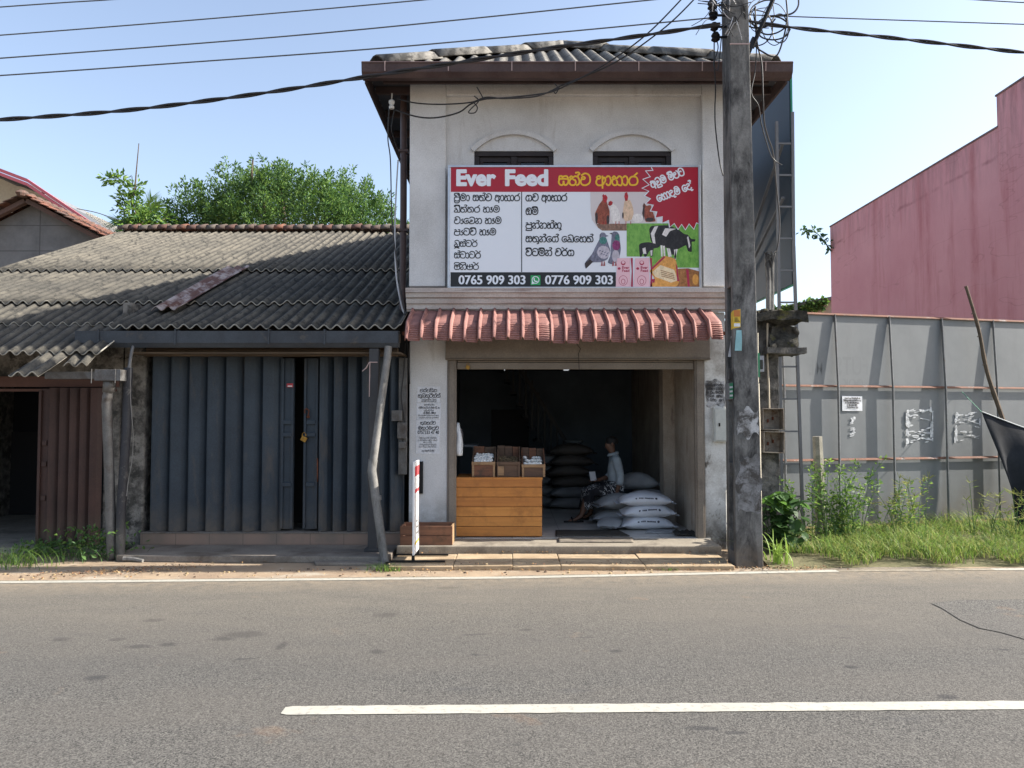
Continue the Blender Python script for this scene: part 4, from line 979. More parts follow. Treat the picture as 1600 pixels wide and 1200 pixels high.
# boxes and cables on the shop corner
g = MB()
for (a, b, c, d_) in ((613,641,629,658),(622,660,636,685),(624,690,634,700)):
    p, q = at(a,b,9.43), at(c,d_,9.43); g.box(p.x, q.x, 9.36, 9.44, q.z, p.z)
g.box(-1.36, -1.26, 9.441, 9.50, .9, 2.3); tag(g.build('cable_board', [M['tin']], bevel=.006), 'grey switch boxes and board beside the white pier', 'switch box')

# ---------------- brown shop at the far left
BS = thing('brown_shop', 'low shop with red brown folding shutter and dark open doorway under overhanging roof sheets', 'shop', (-6.2, 9.5, 0))
zl_ = atZ(100, 604, 9.5)
def lowz(y): return 2.06 + (roofz(10.05)-2.06)/(10.05-8.22)*(y-8.22)
g = MB()
course(g, -9.0, -4.36, 9.35, 10.22, lowz, .03, 0, jag=.08)
course(g, -9.0, -4.50, 8.62, 9.45, lowz, .03, 0, jag=.12)
course(g, -9.0, -6.1, 8.35, 8.7, lowz, -.0, .09, jag=.05)
course(g, -5.19, -4.88, 8.10, 8.75, lowz, .035, .02)
course(g, -4.86, -4.60, 8.50, 8.75, lowz, -.05, .02)
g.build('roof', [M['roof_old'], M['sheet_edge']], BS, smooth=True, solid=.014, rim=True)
g = MB(); g.box(-9, -4.72, 9.45, 9.55, zl_-.005, zl_+.12); g.box(-9, -4.75, 9.44, 9.50, zl_-.06, zl_-.03); g.build('lintel', plain('brown_lintel', [.10,.048,.036], .7), BS)
g = MB(); g.box(-9, -4.70, 9.5, 9.62, zl_+.121, lowz(9.5)-.06); g.build('head_wall', M['mottled'], BS)
g = MB(); g.box(-4.90, -4.71, 9.46, 9.66, 0, zl_+.12); g.build('pier', M['mottled'], BS, bevel=.015)
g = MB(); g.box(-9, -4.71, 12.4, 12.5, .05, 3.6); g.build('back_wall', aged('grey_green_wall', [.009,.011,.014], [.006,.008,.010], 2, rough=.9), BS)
g = MB(); a, b = at(12,675,12.35), at(62,840,12.35); g.box(a.x, b.x, 12.35, 12.399, .05, a.z); g.build('dark_doorway', plain('doorway_shade2', [.012,.012,.014], .8), BS)  # darkness of the doorway given as a near-black sheet
g = MB(); g.box(-4.80, -4.70, 9.67, 12.5, 0, 3.0); g.build('side_wall', M['mottled'], BS)
g = MB(); g.box(-7.94, -7.84, 9.63, 12.39, .061, 2.55); g.build('side_wall', M['mottled'], BS)
g = MB(); g.box(-9, -4.70, 9.25, 12.6, 0, .06); g.build('floor', M['cement'], BS)
LKs, LK = LK, BS
sb_ = folding('shutter_leaf', 80, 160, 5, M['door_brown'], 9.42, .075, zl_-.02, .075)
LK = LKs
g = MB(); x0, x1 = atX(65,700,9.42), atX(79,700,9.42); g.box(x0, x1, 9.37, 9.40, .075, zl_-.03); g.box(x0-.002, x0+.03, 9.34, 9.369, .08, zl_-.05)
for z in (.6, 1.0, 1.25): g.box(x0+.04, x1-.01, 9.35, 9.3695, z, z+.06)
g.build('shutter_panel', M['door_brown'], BS, bevel=.004)
g = MB(); yG2 = 8.62; a, b = at(70,578,yG2), at(189,592,yG2)
g.prism([(a.x,yG2,b.z),(a.x,yG2,a.z-.02),(a.x,yG2+.12,a.z-.02),(a.x,yG2+.12,b.z)], (.55,0,0)); g.prism([(a.x+.551,yG2-.012,b.z-.02),(a.x+.551,yG2-.01,a.z+.005),(a.x+.551,yG2+.13,a.z+.005),(a.x+.551,yG2+.13,b.z-.02)], (b.x-a.x-.551,0,0))
for px in (144, 181): x = atX(px,585,yG2); g.box(x-.006, x+.006, yG2-.02, yG2-.013, b.z-.05, a.z+.01)
g.build('gutter', M['tin'], BS, bevel=.006)
g = MB(); q = [at(170,591,8.7), at(169,615,8.72), at(167,640,8.74), at(170,720,8.78), at(172,790,8.80), at(175,874,8.82)]
pts = spline(q, 6); g.tube(pts, [.058*(1+.22*mnoise.noise(Vector((i*.9,2,0)))) if 4 < i < 12 else .054*(1+.06*mnoise.noise(Vector((i*.7,2,0)))) for i in range(len(pts))], 9)
g.tube([at(171,592,8.7), at(170,612,8.715)], .066, 9)
tag(g.build('crumpled_downpipe', M['tin'], None, smooth='all'), 'crumpled grey downpipe beside the red brown shutter', 'pipe')

# ---------------- houses behind on the left
HB = thing('block_house', 'grey block gable house with old clay tile roof', 'house', (-10.4, 19, 0))
Yh = 18.5; A = at(38, 306, Yh); Rr = at(165, 372, Yh); sl2 = (A.z-Rr.z)/(Rr.x-A.x); hw2 = 3.2
def blocks():
    t = NT('grey_blockwork'); x, y, z = t.xyz(); c = t.mix(t.ramp(t.noise(1.2, 6, .7), .35, .65), [.17,.17,.17], [.10,.10,.10])
    row = t.math('FLOOR', t.math('DIVIDE', z, .62)); kx = t.rng(t.math('PINGPONG', t.math('ADD', t.math('DIVIDE', x, 1.9), t.math('MULTIPLY', row, .0)), .5), 0, .012); kz = t.rng(t.math('PINGPONG', t.math('DIVIDE', z, .62), .5), 0, .03)
    return t.fin(t.mix(t.math('MINIMUM', kx, kz), [.07,.07,.07], c), .9)
bw = blocks()
g = MB(); b0 = .25
g.prism([(A.x-hw2+b0,Yh+.35,0),(A.x+hw2-b0,Yh+.35,0),(A.x+hw2-b0,Yh+.35,A.z-.12-sl2*(hw2-b0)),(A.x,Yh+.35,A.z-.12),(A.x-hw2+b0,Yh+.35,A.z-.12-sl2*(hw2-b0))], (0,6,0)); g.build('wall', bw, HB)
ct = []
for k, (c, d_) in enumerate((([.24,.10,.065],[.15,.07,.05]), ([.20,.09,.06],[.12,.06,.045]), ([.13,.075,.06],[.08,.055,.045]))): ct.append(aged('clay_tile_%d' % k, c, d_, 5, rough=.9, grime=[.06,.05,.04], gscale=6, glo=.52, ghi=.7))
for s in (1, -1):
    g = MB(); nrow = 16; Ls = hw2/ nrow
    for i in range(nrow):
        for j in range(24):
            x0 = A.x + s*Ls*(nrow-1-i); x1 = x0 + s*Ls*1.25; y0 = Yh-.1+j*.27; jz = rr.uniform(-.012,.012); zz0 = A.z - sl2*Ls*(nrow-1-i); zz1 = zz0 - sl2*Ls*1.25
            c = [(x0,y0,zz0+.02+jz),(x1,y0,zz1+.06+jz),(x1,y0+.13,zz1+.10+jz),(x0,y0+.13,zz0+.06+jz),(x1,y0+.26,zz1+.06+jz),(x0,y0+.26,zz0+.02+jz)]
            g.add(c, [(0,1,2,3),(3,2,4,5)] if s > 0 else [(3,2,1,0),(5,4,2,3)], rr.randrange(3))
    g.build('roof', ct, HB, solid=.02)
g = MB()
for s in (1, -1): g.bar((A.x+s*.02,Yh+.1,A.z-.10), (A.x+s*hw2,Yh+.1,A.z-.10-sl2*hw2), .14, .1)
for i in range(22): g.blob((A.x, Yh-.05+i*.3, A.z+.03), (.13,.2,.09), 5, .2, 0, i)
g.build('verge', ct[2], HB)
HC = thing('cream_house', 'cream house with a pale pink edged metal roof', 'house', (-15.5, 22, 0))
Yc = 21.5; P, Q = at(0, 263, Yc), at(168, 364, Yc); K = at(42, 279, Yc); sA = (K.z-Q.z)/(Q.x-K.x); sB = (P.z-K.z)/(K.x-P.x)
E = (K.x+(Q.x-K.x)*1.25, K.z-(Q.x-K.x)*1.25*sA); G0 = (P.x-5, P.z+5*sB)
g = MB()
for y, hgt_ in ((Yc, .0), (Yc, -.11)):
    g.prism([(G0[0],y,G0[1]+hgt_),(K.x,y,K.z+hgt_),(E[0],y,E[1]+hgt_),(E[0],y,E[1]+hgt_-.09),(K.x,y,K.z+hgt_-.09),(G0[0],y,G0[1]+hgt_-.09)][::-1], (0,.08 if hgt_ == 0 else .05,0))
g.build('barge_board', plain('pink_barge', [.50,.11,.13], .45), HC)
g = MB(); g.prism([(G0[0],Yc+.081,G0[1]-.12),(K.x,Yc+.081,K.z-.12),(E[0],Yc+.081,E[1]-.12),(E[0],Yc+.081,E[1]-.16),(K.x,Yc+.081,K.z-.16),(G0[0],Yc+.081,G0[1]-.16)][::-1], (0,5,0)); g.build('roof', plain('zinc_underside', [.10,.105,.115], .95, 0, .1, .03), HC)
g = MB(); W1 = at(42, 330, Yc+2.2); zc_ = lambda x: (K.z - sA*(x-K.x) if x > K.x else K.z+sB*(K.x-x))-.12
g.prism([(G0[0],Yc+2.2,0),(E[0]-.9,Yc+2.2,0),(E[0]-.9,Yc+2.2,zc_(E[0]-.9)),(K.x,Yc+2.2,zc_(K.x)),(G0[0],Yc+2.2,zc_(G0[0]))], (0,2.6,0)); g.build('wall', plain('cream_wall', [.55,.50,.40], .85), HC)
for x in (K.x-1.6, K.x+.4, K.x+1.5):
    g = MB(); g.bar((x,Yc+.1,zc_(x)+.0), (x,Yc+2.19,zc_(x)+.0), .09, .12); g.build('rafter', plain('rafter_grey', [.16,.17,.19], .7) if x < K.x-1 else bpy.data.materials['rafter_grey'], HC)
# ================================================================== right side: pole, ruined pier, billboard, fence, red building
M['pole'] = aged('pole_concrete', [.21,.205,.195], [.11,.108,.102], 2.2, .35, .65, .95, grime=[.034,.033,.033], gscale=2.1, glo=.45, ghi=.62, stretch=(2,2,.6), bump=.6, bscale=45, bdist=.006, zd=(0,.35,[.15,.12,.09]))
UP = thing('utility_pole', 'grey stained concrete utility pole with side slots standing at the kerb', 'utility pole', (2.5, 8.52, 0))
def taper(z): t = z/9.0; return 2.362+.0*t, 2.652-.125*t
def polebox(g, fx0, fx1, y0, y1, z0, z1):
    a0, b0 = taper(z0); a1, b1 = taper(z1); w0, w1 = b0-a0, b1-a1
    g.hexa([(a0+w0*fx0,y0,z0),(a0+w0*fx1,y0,z0),(a0+w0*fx1,y1,z0),(a0+w0*fx0,y1,z0),(a1+w1*fx0,y0,z1),(a1+w1*fx1,y0,z1),(a1+w1*fx1,y1,z1),(a1+w1*fx0,y1,z1)])
g = MB(); ya, yb = 8.37, 8.70
polebox(g, 0, 1, ya, ya+.085, -.1, 9.0); polebox(g, 0, 1, yb-.085, yb, -.1, 9.0)
polebox(g, .22, .78, ya+.0851, yb-.0851, -.1, 9.0)
for a, b in ((-.1,.16),(.98,1.10),(2.0,2.12),(3.0,9.0)):
    polebox(g, .004, .2199, ya+.0852, yb-.0852, a, b); polebox(g, .7801, .996, ya+.0852, yb-.0852, a, b)
g.build('shaft', M['pole'], UP, bevel=.008)
g = MB(); p, q = at(1175,75,8.5), at(1225,-40,8.3); g.bar(p, q, .035, .035); g.bar(at(1168,85,8.5), at(1178,60,8.5), .06, .05); g.build('strut', M['black_metal'], UP)
for (px, py, s) in ((1113,8,.055),(1114,24,.05),(1116,42,.045),(1118,58,.05)):
    g = MB(); c = at(px,py,8.5); g.lathe([(s*.5,-s),(s,-s*.6),(s*.7,-s*.1),(s,s*.3),(s*.6,s)], c, 10); g.bar(c, (2.37,8.5,c.z), .02); g.build('insulator', M['black_metal'], UP, smooth=True)
g = MB()
for z in (5.62,):
    a0, b0 = taper(z); g.box(a0-.004, b0+.004, ya-.004, ya-.0005, z, z+.014)
g.build('strap_band', M['strap'], UP)
# bills on the pole
def paper(name, label, cat, x0, x1, z0, z1, y, mats, fn=None, group=None, curl=.004, tear=0.0, seed=0, xfn=None):
    g = MB(); r_ = random.Random(seed); n = 10
    def f(u, v):
        e = 0 if tear == 0 else tear*mnoise.noise(Vector((u*3+seed, v*3, seed)))
        x = x0+(x1-x0)*u + (e*(x1-x0) if u in (0,1) else 0); z = z0+(z1-z0)*v + (e*(z1-z0) if v in (0,1) else 0)
        return (x, y-.002-curl*abs(mnoise.noise(Vector((u*2,v*2,seed)))), z)
    g.grid(n, n, f)
    if fn: fn(g, Plane2((0, y-.003-curl, 0), (1,0,0), (0,0,1)))
    return tag(g.build(name, mats), label, cat, group)
PW = aged('white_paper', [.66,.67,.70], [.55,.56,.58], 8, rough=.8, bump=0); PI = plain('poster_ink', [.03,.03,.035], .8)
PY = plain('yellow_print', [.62,.42,.05], .7); PO = plain('orange_print', [.45,.16,.04], .7); PG = plain('green_print', [.04,.22,.11], .7); PT = plain('teal_print', [.25,.45,.47], .7); PR = plain('red_print', [.5,.05,.06], .7)
p, q = at(1134,483,8.37), at(1149,514,8.37); 
g = MB(); xa_, xb_ = 2.364, 2.425
za_, zb__ = q.z, p.z; H_ = zb__-za_
g.add([(xa_-.004,8.45,za_),(xa_-.004,8.368,za_+.005),(xa_+.075,8.366,za_+.02),(xa_-.004,8.45,zb__-.03),(xa_-.004,8.368,zb__-.015),(xa_+.075,8.366,zb__)], [(0,1,4,3),(1,2,5,4)], 0)
for (f0, f1, m_) in ((.62,.95,2),(.12,.28,3)): g.box(xa_+.004, xa_+.07, 8.364, 8.3655, za_+H_*f0, za_+H_*f1, m_)
for k in range(4): g.box(xa_+.01, xa_+.066-.008*k, 8.362, 8.3638, za_+H_*(.36+.06*k), za_+H_*(.385+.06*k), 1)
tag(g.build('bill_sticker', [PY, PI, PO, PW]), 'small yellow and orange printed bill wrapped on the pole edge', 'sticker')
g = MB(); z1_, z0_ = atZ(1150,516,8.37), atZ(1150,548,8.37)
g.grid(6, 8, lambda u, v: (2.372+.075*u+.02*v*(1-u), 8.364-.012*math.sin(v*3)*u, z0_+(z1_-z0_)*v)); g.grid(4, 8, lambda u, v: (2.355-.04*u*(1-v)+.0*v, 8.44-.02*u, z0_-.06+(z1_-z0_)*v), 1)
tag(g.build('torn_sticker', [PT, PW]), 'torn pale teal sticker peeling below the yellow bill on the pole', 'sticker')
g = MB(); z1_, z0_ = atZ(1140,598,8.45), atZ(1140,624,8.45); g.box(2.352, 2.356, 8.40, 8.69, z0_, z1_); g.box(2.350, 2.3518, 8.372, 8.50, z0_+.01, z1_-.005, 1)
for k in range(3): g.box(2.348, 2.3498, 8.38, 8.49, z0_+.03+.045*k, z0_+.05+.045*k, 2)
tag(g.build('bill_sticker', [plain('grey_bill', [.2,.2,.2], .8), PG, PW]), 'green and white bill on the left side of the pole', 'sticker')
def smudges(g, pl_):
    for k in range(9):
        x = 2.38+.2*rr.random(); z = 1.42+.24*rr.random()
        poly2(g, pl_, [(x+rr.uniform(-.035,.035), z+rr.uniform(-.02,.02)) for _ in range(4)], .001+k*1e-4, 1)
PWo = aged('old_white_paper', [.42,.42,.42], [.16,.155,.15], 9, .42, .6, .9, grime=[.07,.065,.06], gscale=9, glo=.5, ghi=.6, bump=0)
paper('torn_poster', 'half torn white poster on the lower front of the pole', 'poster', 2.39, 2.62, atZ(1160,680,8.37), atZ(1160,640,8.37), 8.37, [PWo, M['pole']], None, None, .004, .3, 4)
paper('torn_poster', 'greyed poster remnant near the foot of the pole front', 'poster', 2.385, 2.63, atZ(1160,800,8.37), atZ(1160,715,8.37), 8.369, [aged('greyed_paper', [.22,.22,.225], [.12,.118,.115], 8, .4, .6, .9, grime=[.06,.055,.05], gscale=7, glo=.48, ghi=.6, bump=0)], None, None, .003, .25, 9)
# white strip conduit up the pole
g = MB(); x = 2.672; g.tube([(x,8.5,.35),(x-.005,8.5,1.5),(x-.012,8.5,1.95)], .012, 6); g.box(x-.03,x+.0,8.47,8.52,2.02,2.28,1); g.tube([(x-.012,8.5,1.96),(x-.01,8.5,2.5)], .007, 6)
tag(g.build('conduit', [plain('cream_conduit', [.5,.45,.36], .6), PG]), 'thin cream conduit running up the right edge of the pole', 'conduit')

# ruined pier beside the shop with ledges
RP = thing('ruined_pier', 'crumbling dark pier with broken mossy ledges between pole and ladder', 'pier', (3.05, 9.6, 0))
M['ruin'] = aged('ruined_masonry', [.16,.15,.135], [.07,.065,.06], 4, .4, .62, .95, grime=[.035,.035,.03], gscale=5, glo=.48, ghi=.62, bump=.9, bscale=25, bdist=.02)
def moss():
    t = NT('mossy_masonry'); n = t.noise(9, 6, .75)
    c = t.mix(t.ramp(n, .4, .6), [.03,.029,.026], [.085,.08,.068]); c = t.mix(t.ramp(t.noise(6, 5, .7), .56, .68), c, [.10,.095,.035])
    t.bump(n, .9, .03); return t.fin(c, .95, 0, .1)
M['moss'] = moss()
def rough_block(g, x0, x1, y0, y1, z0, z1, amp, n=(12,6,6), seed=0, m=0):
    def f(axis, s):
        def fn(u, v):
            c = [0,0,0]; ab = [(0,1,2),(1,2,0),(2,0,1)][axis]; c[ab[0]] = s; c[ab[1]] = u; c[ab[2]] = v
            p = Vector((x0+(x1-x0)*c[0], y0+(y1-y0)*c[1], z0+(z1-z0)*c[2])); q = p*6+Vector((seed,0,0))
            return p + Vector((mnoise.noise(q), mnoise.noise(q+Vector((9,0,0))), mnoise.noise(q+Vector((0,9,0)))))*amp
        return fn
    for ax in range(3):
        for s in (0, 1): k = [(n[1],n[2]),(n[2],n[0]),(n[0],n[1])][ax]; g.grid(k[0], k[1], f(ax, s), m)
g = MB(); rough_block(g, 2.62, 3.235, 9.56, 9.80, 0, atZ(1200,500,9.6), .012, (14,6,40), 3); g.build('column', M['ruin'], RP)
g = MB(); rough_block(g, 2.66, 3.54, 9.38, 9.85, atZ(1200,503,9.5), atZ(1200,489,9.5), .055, (40,20,8), 8); [g.blob((rr.uniform(2.8,3.55), rr.uniform(9.38,9.7), atZ(1200,489,9.5)+.01), (rr.uniform(.02,.06), .04, rr.uniform(.015,.04)), 5, .5, 0, k) for k in range(16)]; g.build('ledge', M['moss'], RP)
g = MB(); rough_block(g, 3.14, 3.44, 9.46, 9.8, atZ(1200,550,9.5), atZ(1200,507,9.5), .085, (24,16,16), 5); g.build('ledge', M['moss'], RP)
g = MB(); rough_block(g, 3.06, 3.52, 9.38, 9.8, atZ(1200,553,9.45), atZ(1200,544,9.45), .012, (16,10,4), 6); g.build('ledge', M['ruin'], RP)
g = MB(); a, b = at(1190,500,9.5), at(1213,404,9.55); g.tube([at(1201,500,9.55), at(1201,440,9.55), at(1199,404,9.55)], .035, 8); g.tube([at(1206,500,9.56), at(1206,410,9.56)], .03, 8)
for k in range(10): g.tube(spline([at(1203,408,9.55), at(1203+rr.uniform(-10,10),398+rr.uniform(-6,4),9.5), at(1203+rr.uniform(-8,9),408+rr.uniform(-4,8),9.52), at(1203,420,9.55)], 5), .008, 5)
tag(g.build('service_mast', M['pole']), 'short grey double mast with frayed cable top on the broken ledge', 'mast')
for k, (r0, r1, lab) in enumerate(((638,672,'upper open rusty meter box with cream inside on the ruined pier'), (674,708,'lower open rusty meter box hanging loose on the ruined pier'))):
    y = 9.52; a, b = at(1191,r0,y-.12), at(1225,r1,y-.12)
    g = MB(); x0, x1, z0, z1 = a.x, b.x, b.z, a.z; t_ = .012
    g.box(x0,x1,y-.0,y+.035,z0,z1); g.box(x0,x0+t_,y-.13,y-.0005,z0,z1); g.box(x1-t_,x1,y-.13,y-.0005,z0,z1); g.box(x0+t_+.0005,x1-t_-.0005,y-.13,y-.0005,z1-t_,z1); g.box(x0+t_+.0005,x1-t_-.0005,y-.13,y-.0005,z0,z0+t_)
    for i in range(3): g.box(x0+.03+.06*i, x0+.05+.06*i, y-.02, y-.0006, z0+.06+.03*i, z0+.10+.03*i, 1)
    o = tag(g.build('meter_box', [aged('rusty_box', [.27,.235,.19], [.15,.12,.09], 9, rough=.7, grime=[.10,.055,.03], gscale=12, glo=.52, ghi=.66), M['rust']], bevel=.003), lab, 'meter box', 'open meter boxes on the ruined pier')
    if k: o.rotation_euler = (0, R(2), R(3))
g = MB(); p, q = at(1181,556,9.45), at(1193,581,9.45); g.box(p.x,q.x,9.42,9.55,q.z,p.z); g.box(p.x+.01,q.x-.015,9.412,9.4195,q.z+.03,p.z-.05,1)
tag(g.build('electric_meter', [plain('meter_grey', [.32,.33,.35], .5), M['glass_dark']], bevel=.006), 'small grey electricity meter with dark window right of the pole', 'meter')
g = MB(); g.tube([at(1199,505,9.5), at(1199,560,9.5), at(1201,600,9.49), at(1202,638,9.48)], .011, 6); tag(g.build('conduit', plain('cream_conduit2', [.42,.36,.27], .6)), 'thin cream conduit running down into the upper meter box', 'conduit')
# meter panel on the shop pier
g = MB(); p, q = at(1114,637,9.47), at(1134,690,9.47); g.box(p.x,q.x+.02,9.44,9.499,q.z,p.z); g.box(p.x+.015,q.x+.005,9.43,9.4395,q.z+.015,p.z-.015); g.box(p.x+.055,p.x+.075,9.422,9.4295,(p.z+q.z)/2-.02,(p.z+q.z)/2+.02,1)
tag(g.build('meter_panel', [plain('pale_panel', [.46,.47,.44], .5), M['black_metal']], bevel=.004), 'pale metal meter panel on the peeling right pier', 'panel')
def oldprint(g, pl_):
    for k in range(5): scribble(g, pl_, 2.35, 2.55, 1.80+.045*k-.02, .022, .2, .001, 1, k)
paper('torn_poster', 'torn printed poster on the peeling right pier', 'poster', 2.34, 2.57, 1.72, 2.03, Y0, [PWo, PI], oldprint, None, .002, .15, 2)

# billboard seen from behind
BB = thing('billboard', 'tall dark backed billboard with green edge and steel ladder mast beside the shop', 'billboard', (3.7, 10.3, 0))
xb0 = 3.70; yb0 = 10.32; zb0, zb1 = atZ(1247,446,yb0), 6.25
g = MB(); g.box(xb0, xb0+.012, yb0+.02, 13.2, zb0+.02, zb1-.02); g.build('sheet', aged('billboard_back', [.022,.037,.056], [.015,.026,.041], .7, rough=.5), BB)
g = MB(); g.box(xb0+.013, xb0+.035, yb0, yb0+.04, zb0, zb1); g.box(xb0+.013, xb0+.03, yb0+.05, 13.2, zb0, zb0+.03); g.build('edge_trim', plain('green_edge', [.02,.22,.13], .5), BB)
fr = plain('frame_steel', [.13,.135,.145], .6, .2)
g = MB()

g.bar((xb0-.07, yb0+.1, zb1-1.0), (xb0-.07, 12.4, zb1-2.3), .035); g.bar((xb0-.07, yb0+.1, zb0+1.2), (xb0-.07, 12.8, zb0+.2), .035)
g.build('frame', fr, BB)
g = MB(); yl = 10.22; lx0, lx1 = atX(1212,500,yl), atX(1243,500,yl)
m1, m2 = (lx0+.05, yl, 0), (lx0+.05, yl, atZ(1210,190,yl)); g.box(lx0+.03, lx0+.065, yl-.018, yl+.018, 0, m2[2]); g.bar((lx1+.06, yl, 0), (lx1-.01, yl, zb0+.5), .036); g.bar((lx1-.01, yl, zb0+.501), (lx1+.0, yl, 5.6), .034)
for k in range(14):
    z = .55+k*.42
    if z < 5.4: g.box(lx0+.0655, lx1-.02+.05*max(0,1-z/3.5), yl-.011, yl+.011, z, z+.022)
g.build('ladder_mast', fr, BB)

# grey sheet metal fence
FY = lambda x: 10.45 + .262*(x-3.93)
fd = Vector((1, .262, 0)).normalized(); fn_ = Vector((fd.y, -fd.x, 0))      # along, and towards the road
FE = thing('metal_fence', 'tall grey sheet metal fence with rusty rails and angle posts', 'fence', (6.0, FY(6.0), 0))
def fp(x, d=0.0, z=0.0): p = Vector((x, FY(x), z)) + fn_*d; return p
ZF = atZ(1262, 490, FY(3.93))
def fencemat():
    t = NT('grey_fence_sheet'); n = t.noise(.9, 6, .65)
    c = t.mix(t.ramp(n, .35, .68), [.185,.195,.20], [.14,.15,.157])
    c = t.mix(t.math('MULTIPLY', t.ramp(t.noise(1.4, 6, .7, t.map((2.5,2.5,.4))), .5, .8), .6), c, [.13,.135,.14])
    c = t.mix(t.math('MULTIPLY', t.rng(t.xyz()[2], .7, .05), t.ramp(t.noise(4, 6, .7), .3, .65), True), c, [.14,.115,.085])
    t.bump(t.noise(1.6, 3, .5), .12, .05); return t.fin(c, .55, .1, .35)
M['fence'] = fencemat()
g = MB(); nF = 60
def shp(u, v): x = 3.36+(9.6-3.36)*u; return fp(x, 0, .05+(ZF-.05)*v)
g.grid(nF, 14, shp); g.build('sheet', M['fence'], FE, solid=.004)
def px_on_fence(px, py=560):
    d = ray(px, py); k = d.x/d.y; return k*(10.45-.262*3.93)/(1-.262*k)
railm = aged('rusty_rail', [.17,.075,.045], [.10,.05,.035], 9, rough=.8, grime=[.26,.25,.24], gscale=6, glo=.58, ghi=.68)
postm = aged('fence_post_paint', [.20,.205,.21], [.13,.135,.14], 6, rough=.6, grime=[.20,.085,.045], gscale=7, glo=.60, ghi=.72)
posts = [px_on_fence(p) for p in (1219, 1303, 1388, 1470, 1550, 1634, 1720)]
g0 = None
for x in posts:
    g = MB(); A = fp(x, .006, .0); B = fp(x, .006, ZF-.005)
    # angle iron: one leg on the sheet, one leg standing off it, further off towards the foot
    wdt = .035
    zm_ = 1.99; s0, s1 = .056, .010
    for (za_, zb_, sa, sb) in ((0, zm_, s0, s0), (zm_, ZF, s0, s1)):
        g.hexa([fp(x,sa,za_), fp(x+.006,sa,za_), fp(x+.006,sa+.032,za_), fp(x,sa+.032,za_), fp(x,sb,zb_), fp(x+.006,sb,zb_), fp(x+.006,sb+.032,zb_), fp(x,sb+.032,zb_)])
        g.hexa([fp(x+.0062,sa,za_), fp(x+wdt,sa,za_), fp(x+wdt,sa+.005,za_), fp(x+.0062,sa+.005,za_), fp(x+.0062,sb,zb_), fp(x+wdt,sb,zb_), fp(x+wdt,sb+.005,zb_), fp(x+.0062,sb+.005,zb_)])
    g.build('post', postm, FE)
for z in (ZF-.012, 1.985, 1.005, .12):
    g = MB(); xs = list(np.linspace(3.36, 9.6, 50)); d0, d1 = (.026, .054) if z < ZF-.1 else (.006, .032)
    vs = []
    for x in xs: vs += [fp(x,d0,z), fp(x,d1,z), fp(x,d1,z+.006), fp(x,d0,z+.006), fp(x,d0,z+.03), fp(x,d0+.004,z+.03)]
    n = len(xs)
    for i in range(n-1):
        a = i*6; b = a+6
        g.f += [(a,b,b+1,a+1),(a+1,b+1,b+2,a+2),(a+2,b+2,b+5,a+5),(a+5,b+5,b+4,a+4)]; g.m += [0]*4
    g.v = [tuple(v) for v in vs]
    g.build('rail', railm, FE)
FP = lambda d: Plane2(fp(0, d), fd, (0,0,1))
def fs(px, py):
    x = px_on_fence(px, py); p = Vector((x, FY(x), atZ(px, py, FY(x)))); o = fp(0, 0)
    return ((p-o).dot(fd), p.z)
# bled-through ghost lettering
GH = []
for txt, x0, x1, y0, y1 in (('FUTS', 1306, 1356, 558, 586), ('ME', 1264, 1286, 558, 586), ('BOOK', 1316, 1356, 592, 606)):
    a, b = fs(x0, y1), fs(x1, y0); g = MB(); write_latin(g, FP(.0023), txt, b[0], a[0], a[1], b[1], .0, 0, .01); GH.append(g)
ghost = NT('ghost_lettering'); gm = ghost.fin(ghost.mix(ghost.ramp(ghost.noise(1.4,6,.7,ghost.map((2.5,2.5,.4))), .4, .7), [.165,.174,.18], [.145,.154,.16]), .55, .1, .35)
[g.build('faded_lettering', gm, FE) for g in GH]
def fence_paper(name, label, cat, px0, px1, py0, py1, fn, mats, tear=.0, seed=0, d=.014):
    g = MB(); a, b = fs(px0, py1), fs(px1, py0); P_ = FP(d)
    g.grid(9, 9, lambda u, v: P_(a[0]+(b[0]-a[0])*u, a[1]+(b[1]-a[1])*v, .003*mnoise.noise(Vector((u*3,v*3,seed)))))
    if fn: fn(g, P_, a, b)
    return tag(g.build(name, mats), label, cat)
def notice(g, P_, a, b):
    h = b[1]-a[1]; w_ = b[0]-a[0]
    for k, (f0, f1) in enumerate(((.12,.9),(.06,.94),(.14,.86),(.22,.78),(.22,.78))): scribble(g, P_, a[0]+w_*f0, a[0]+w_*f1, b[1]-h*(.20+.155*k), h*.085, .26, .006, 1, 20+k)
fence_paper('paper_notice', 'white paper notice with five printed lines on the grey fence', 'notice', 1315, 1346, 619, 642, notice, [PW, PI])
def scraps(name, label, px0, px1, py0, py1, n, seed, horiz=True):
    r_ = random.Random(seed); g = MB(); P_ = FP(.010)
    for k in range(n):
        x = r_.uniform(px0, px1); y = r_.uniform(py0, py1)
        if r_.random() < .35: x = r_.choice((px0, px1))+r_.uniform(-1,3); L = (r_.uniform(3,6), r_.uniform(6,15))
        else: L = (r_.uniform(5,17), r_.uniform(1.2,3.4))
        pts = []
        tl = r_.uniform(-.35,.25)
        for i in range(9):
            t = 2*math.pi*i/9; rr_ = r_.uniform(.6,1.15)
            dx, dy = math.cos(t)*L[0]*.5*rr_, math.sin(t)*L[1]*.5*rr_
            pts.append(fs(min(max(x+dx, px0-2), px1+3), y+dy+tl*dx))
        poly2(g, P_, pts[::-1], k*1.2e-4, 0)
    o = tag(g.build(name, PWs), label, 'paper scraps'); return o
PWs = aged('scrap_paper', [.62,.63,.64], [.30,.31,.32], 24, .4, .6, .85, bump=0)
scraps('torn_poster', 'square patch of torn white poster scraps on the middle of the grey fence', 1416, 1454, 640, 692, 64, 5)
scraps('torn_poster', 'smaller torn poster scraps behind the leaning stick on the grey fence', 1492, 1528, 642, 688, 34, 8)
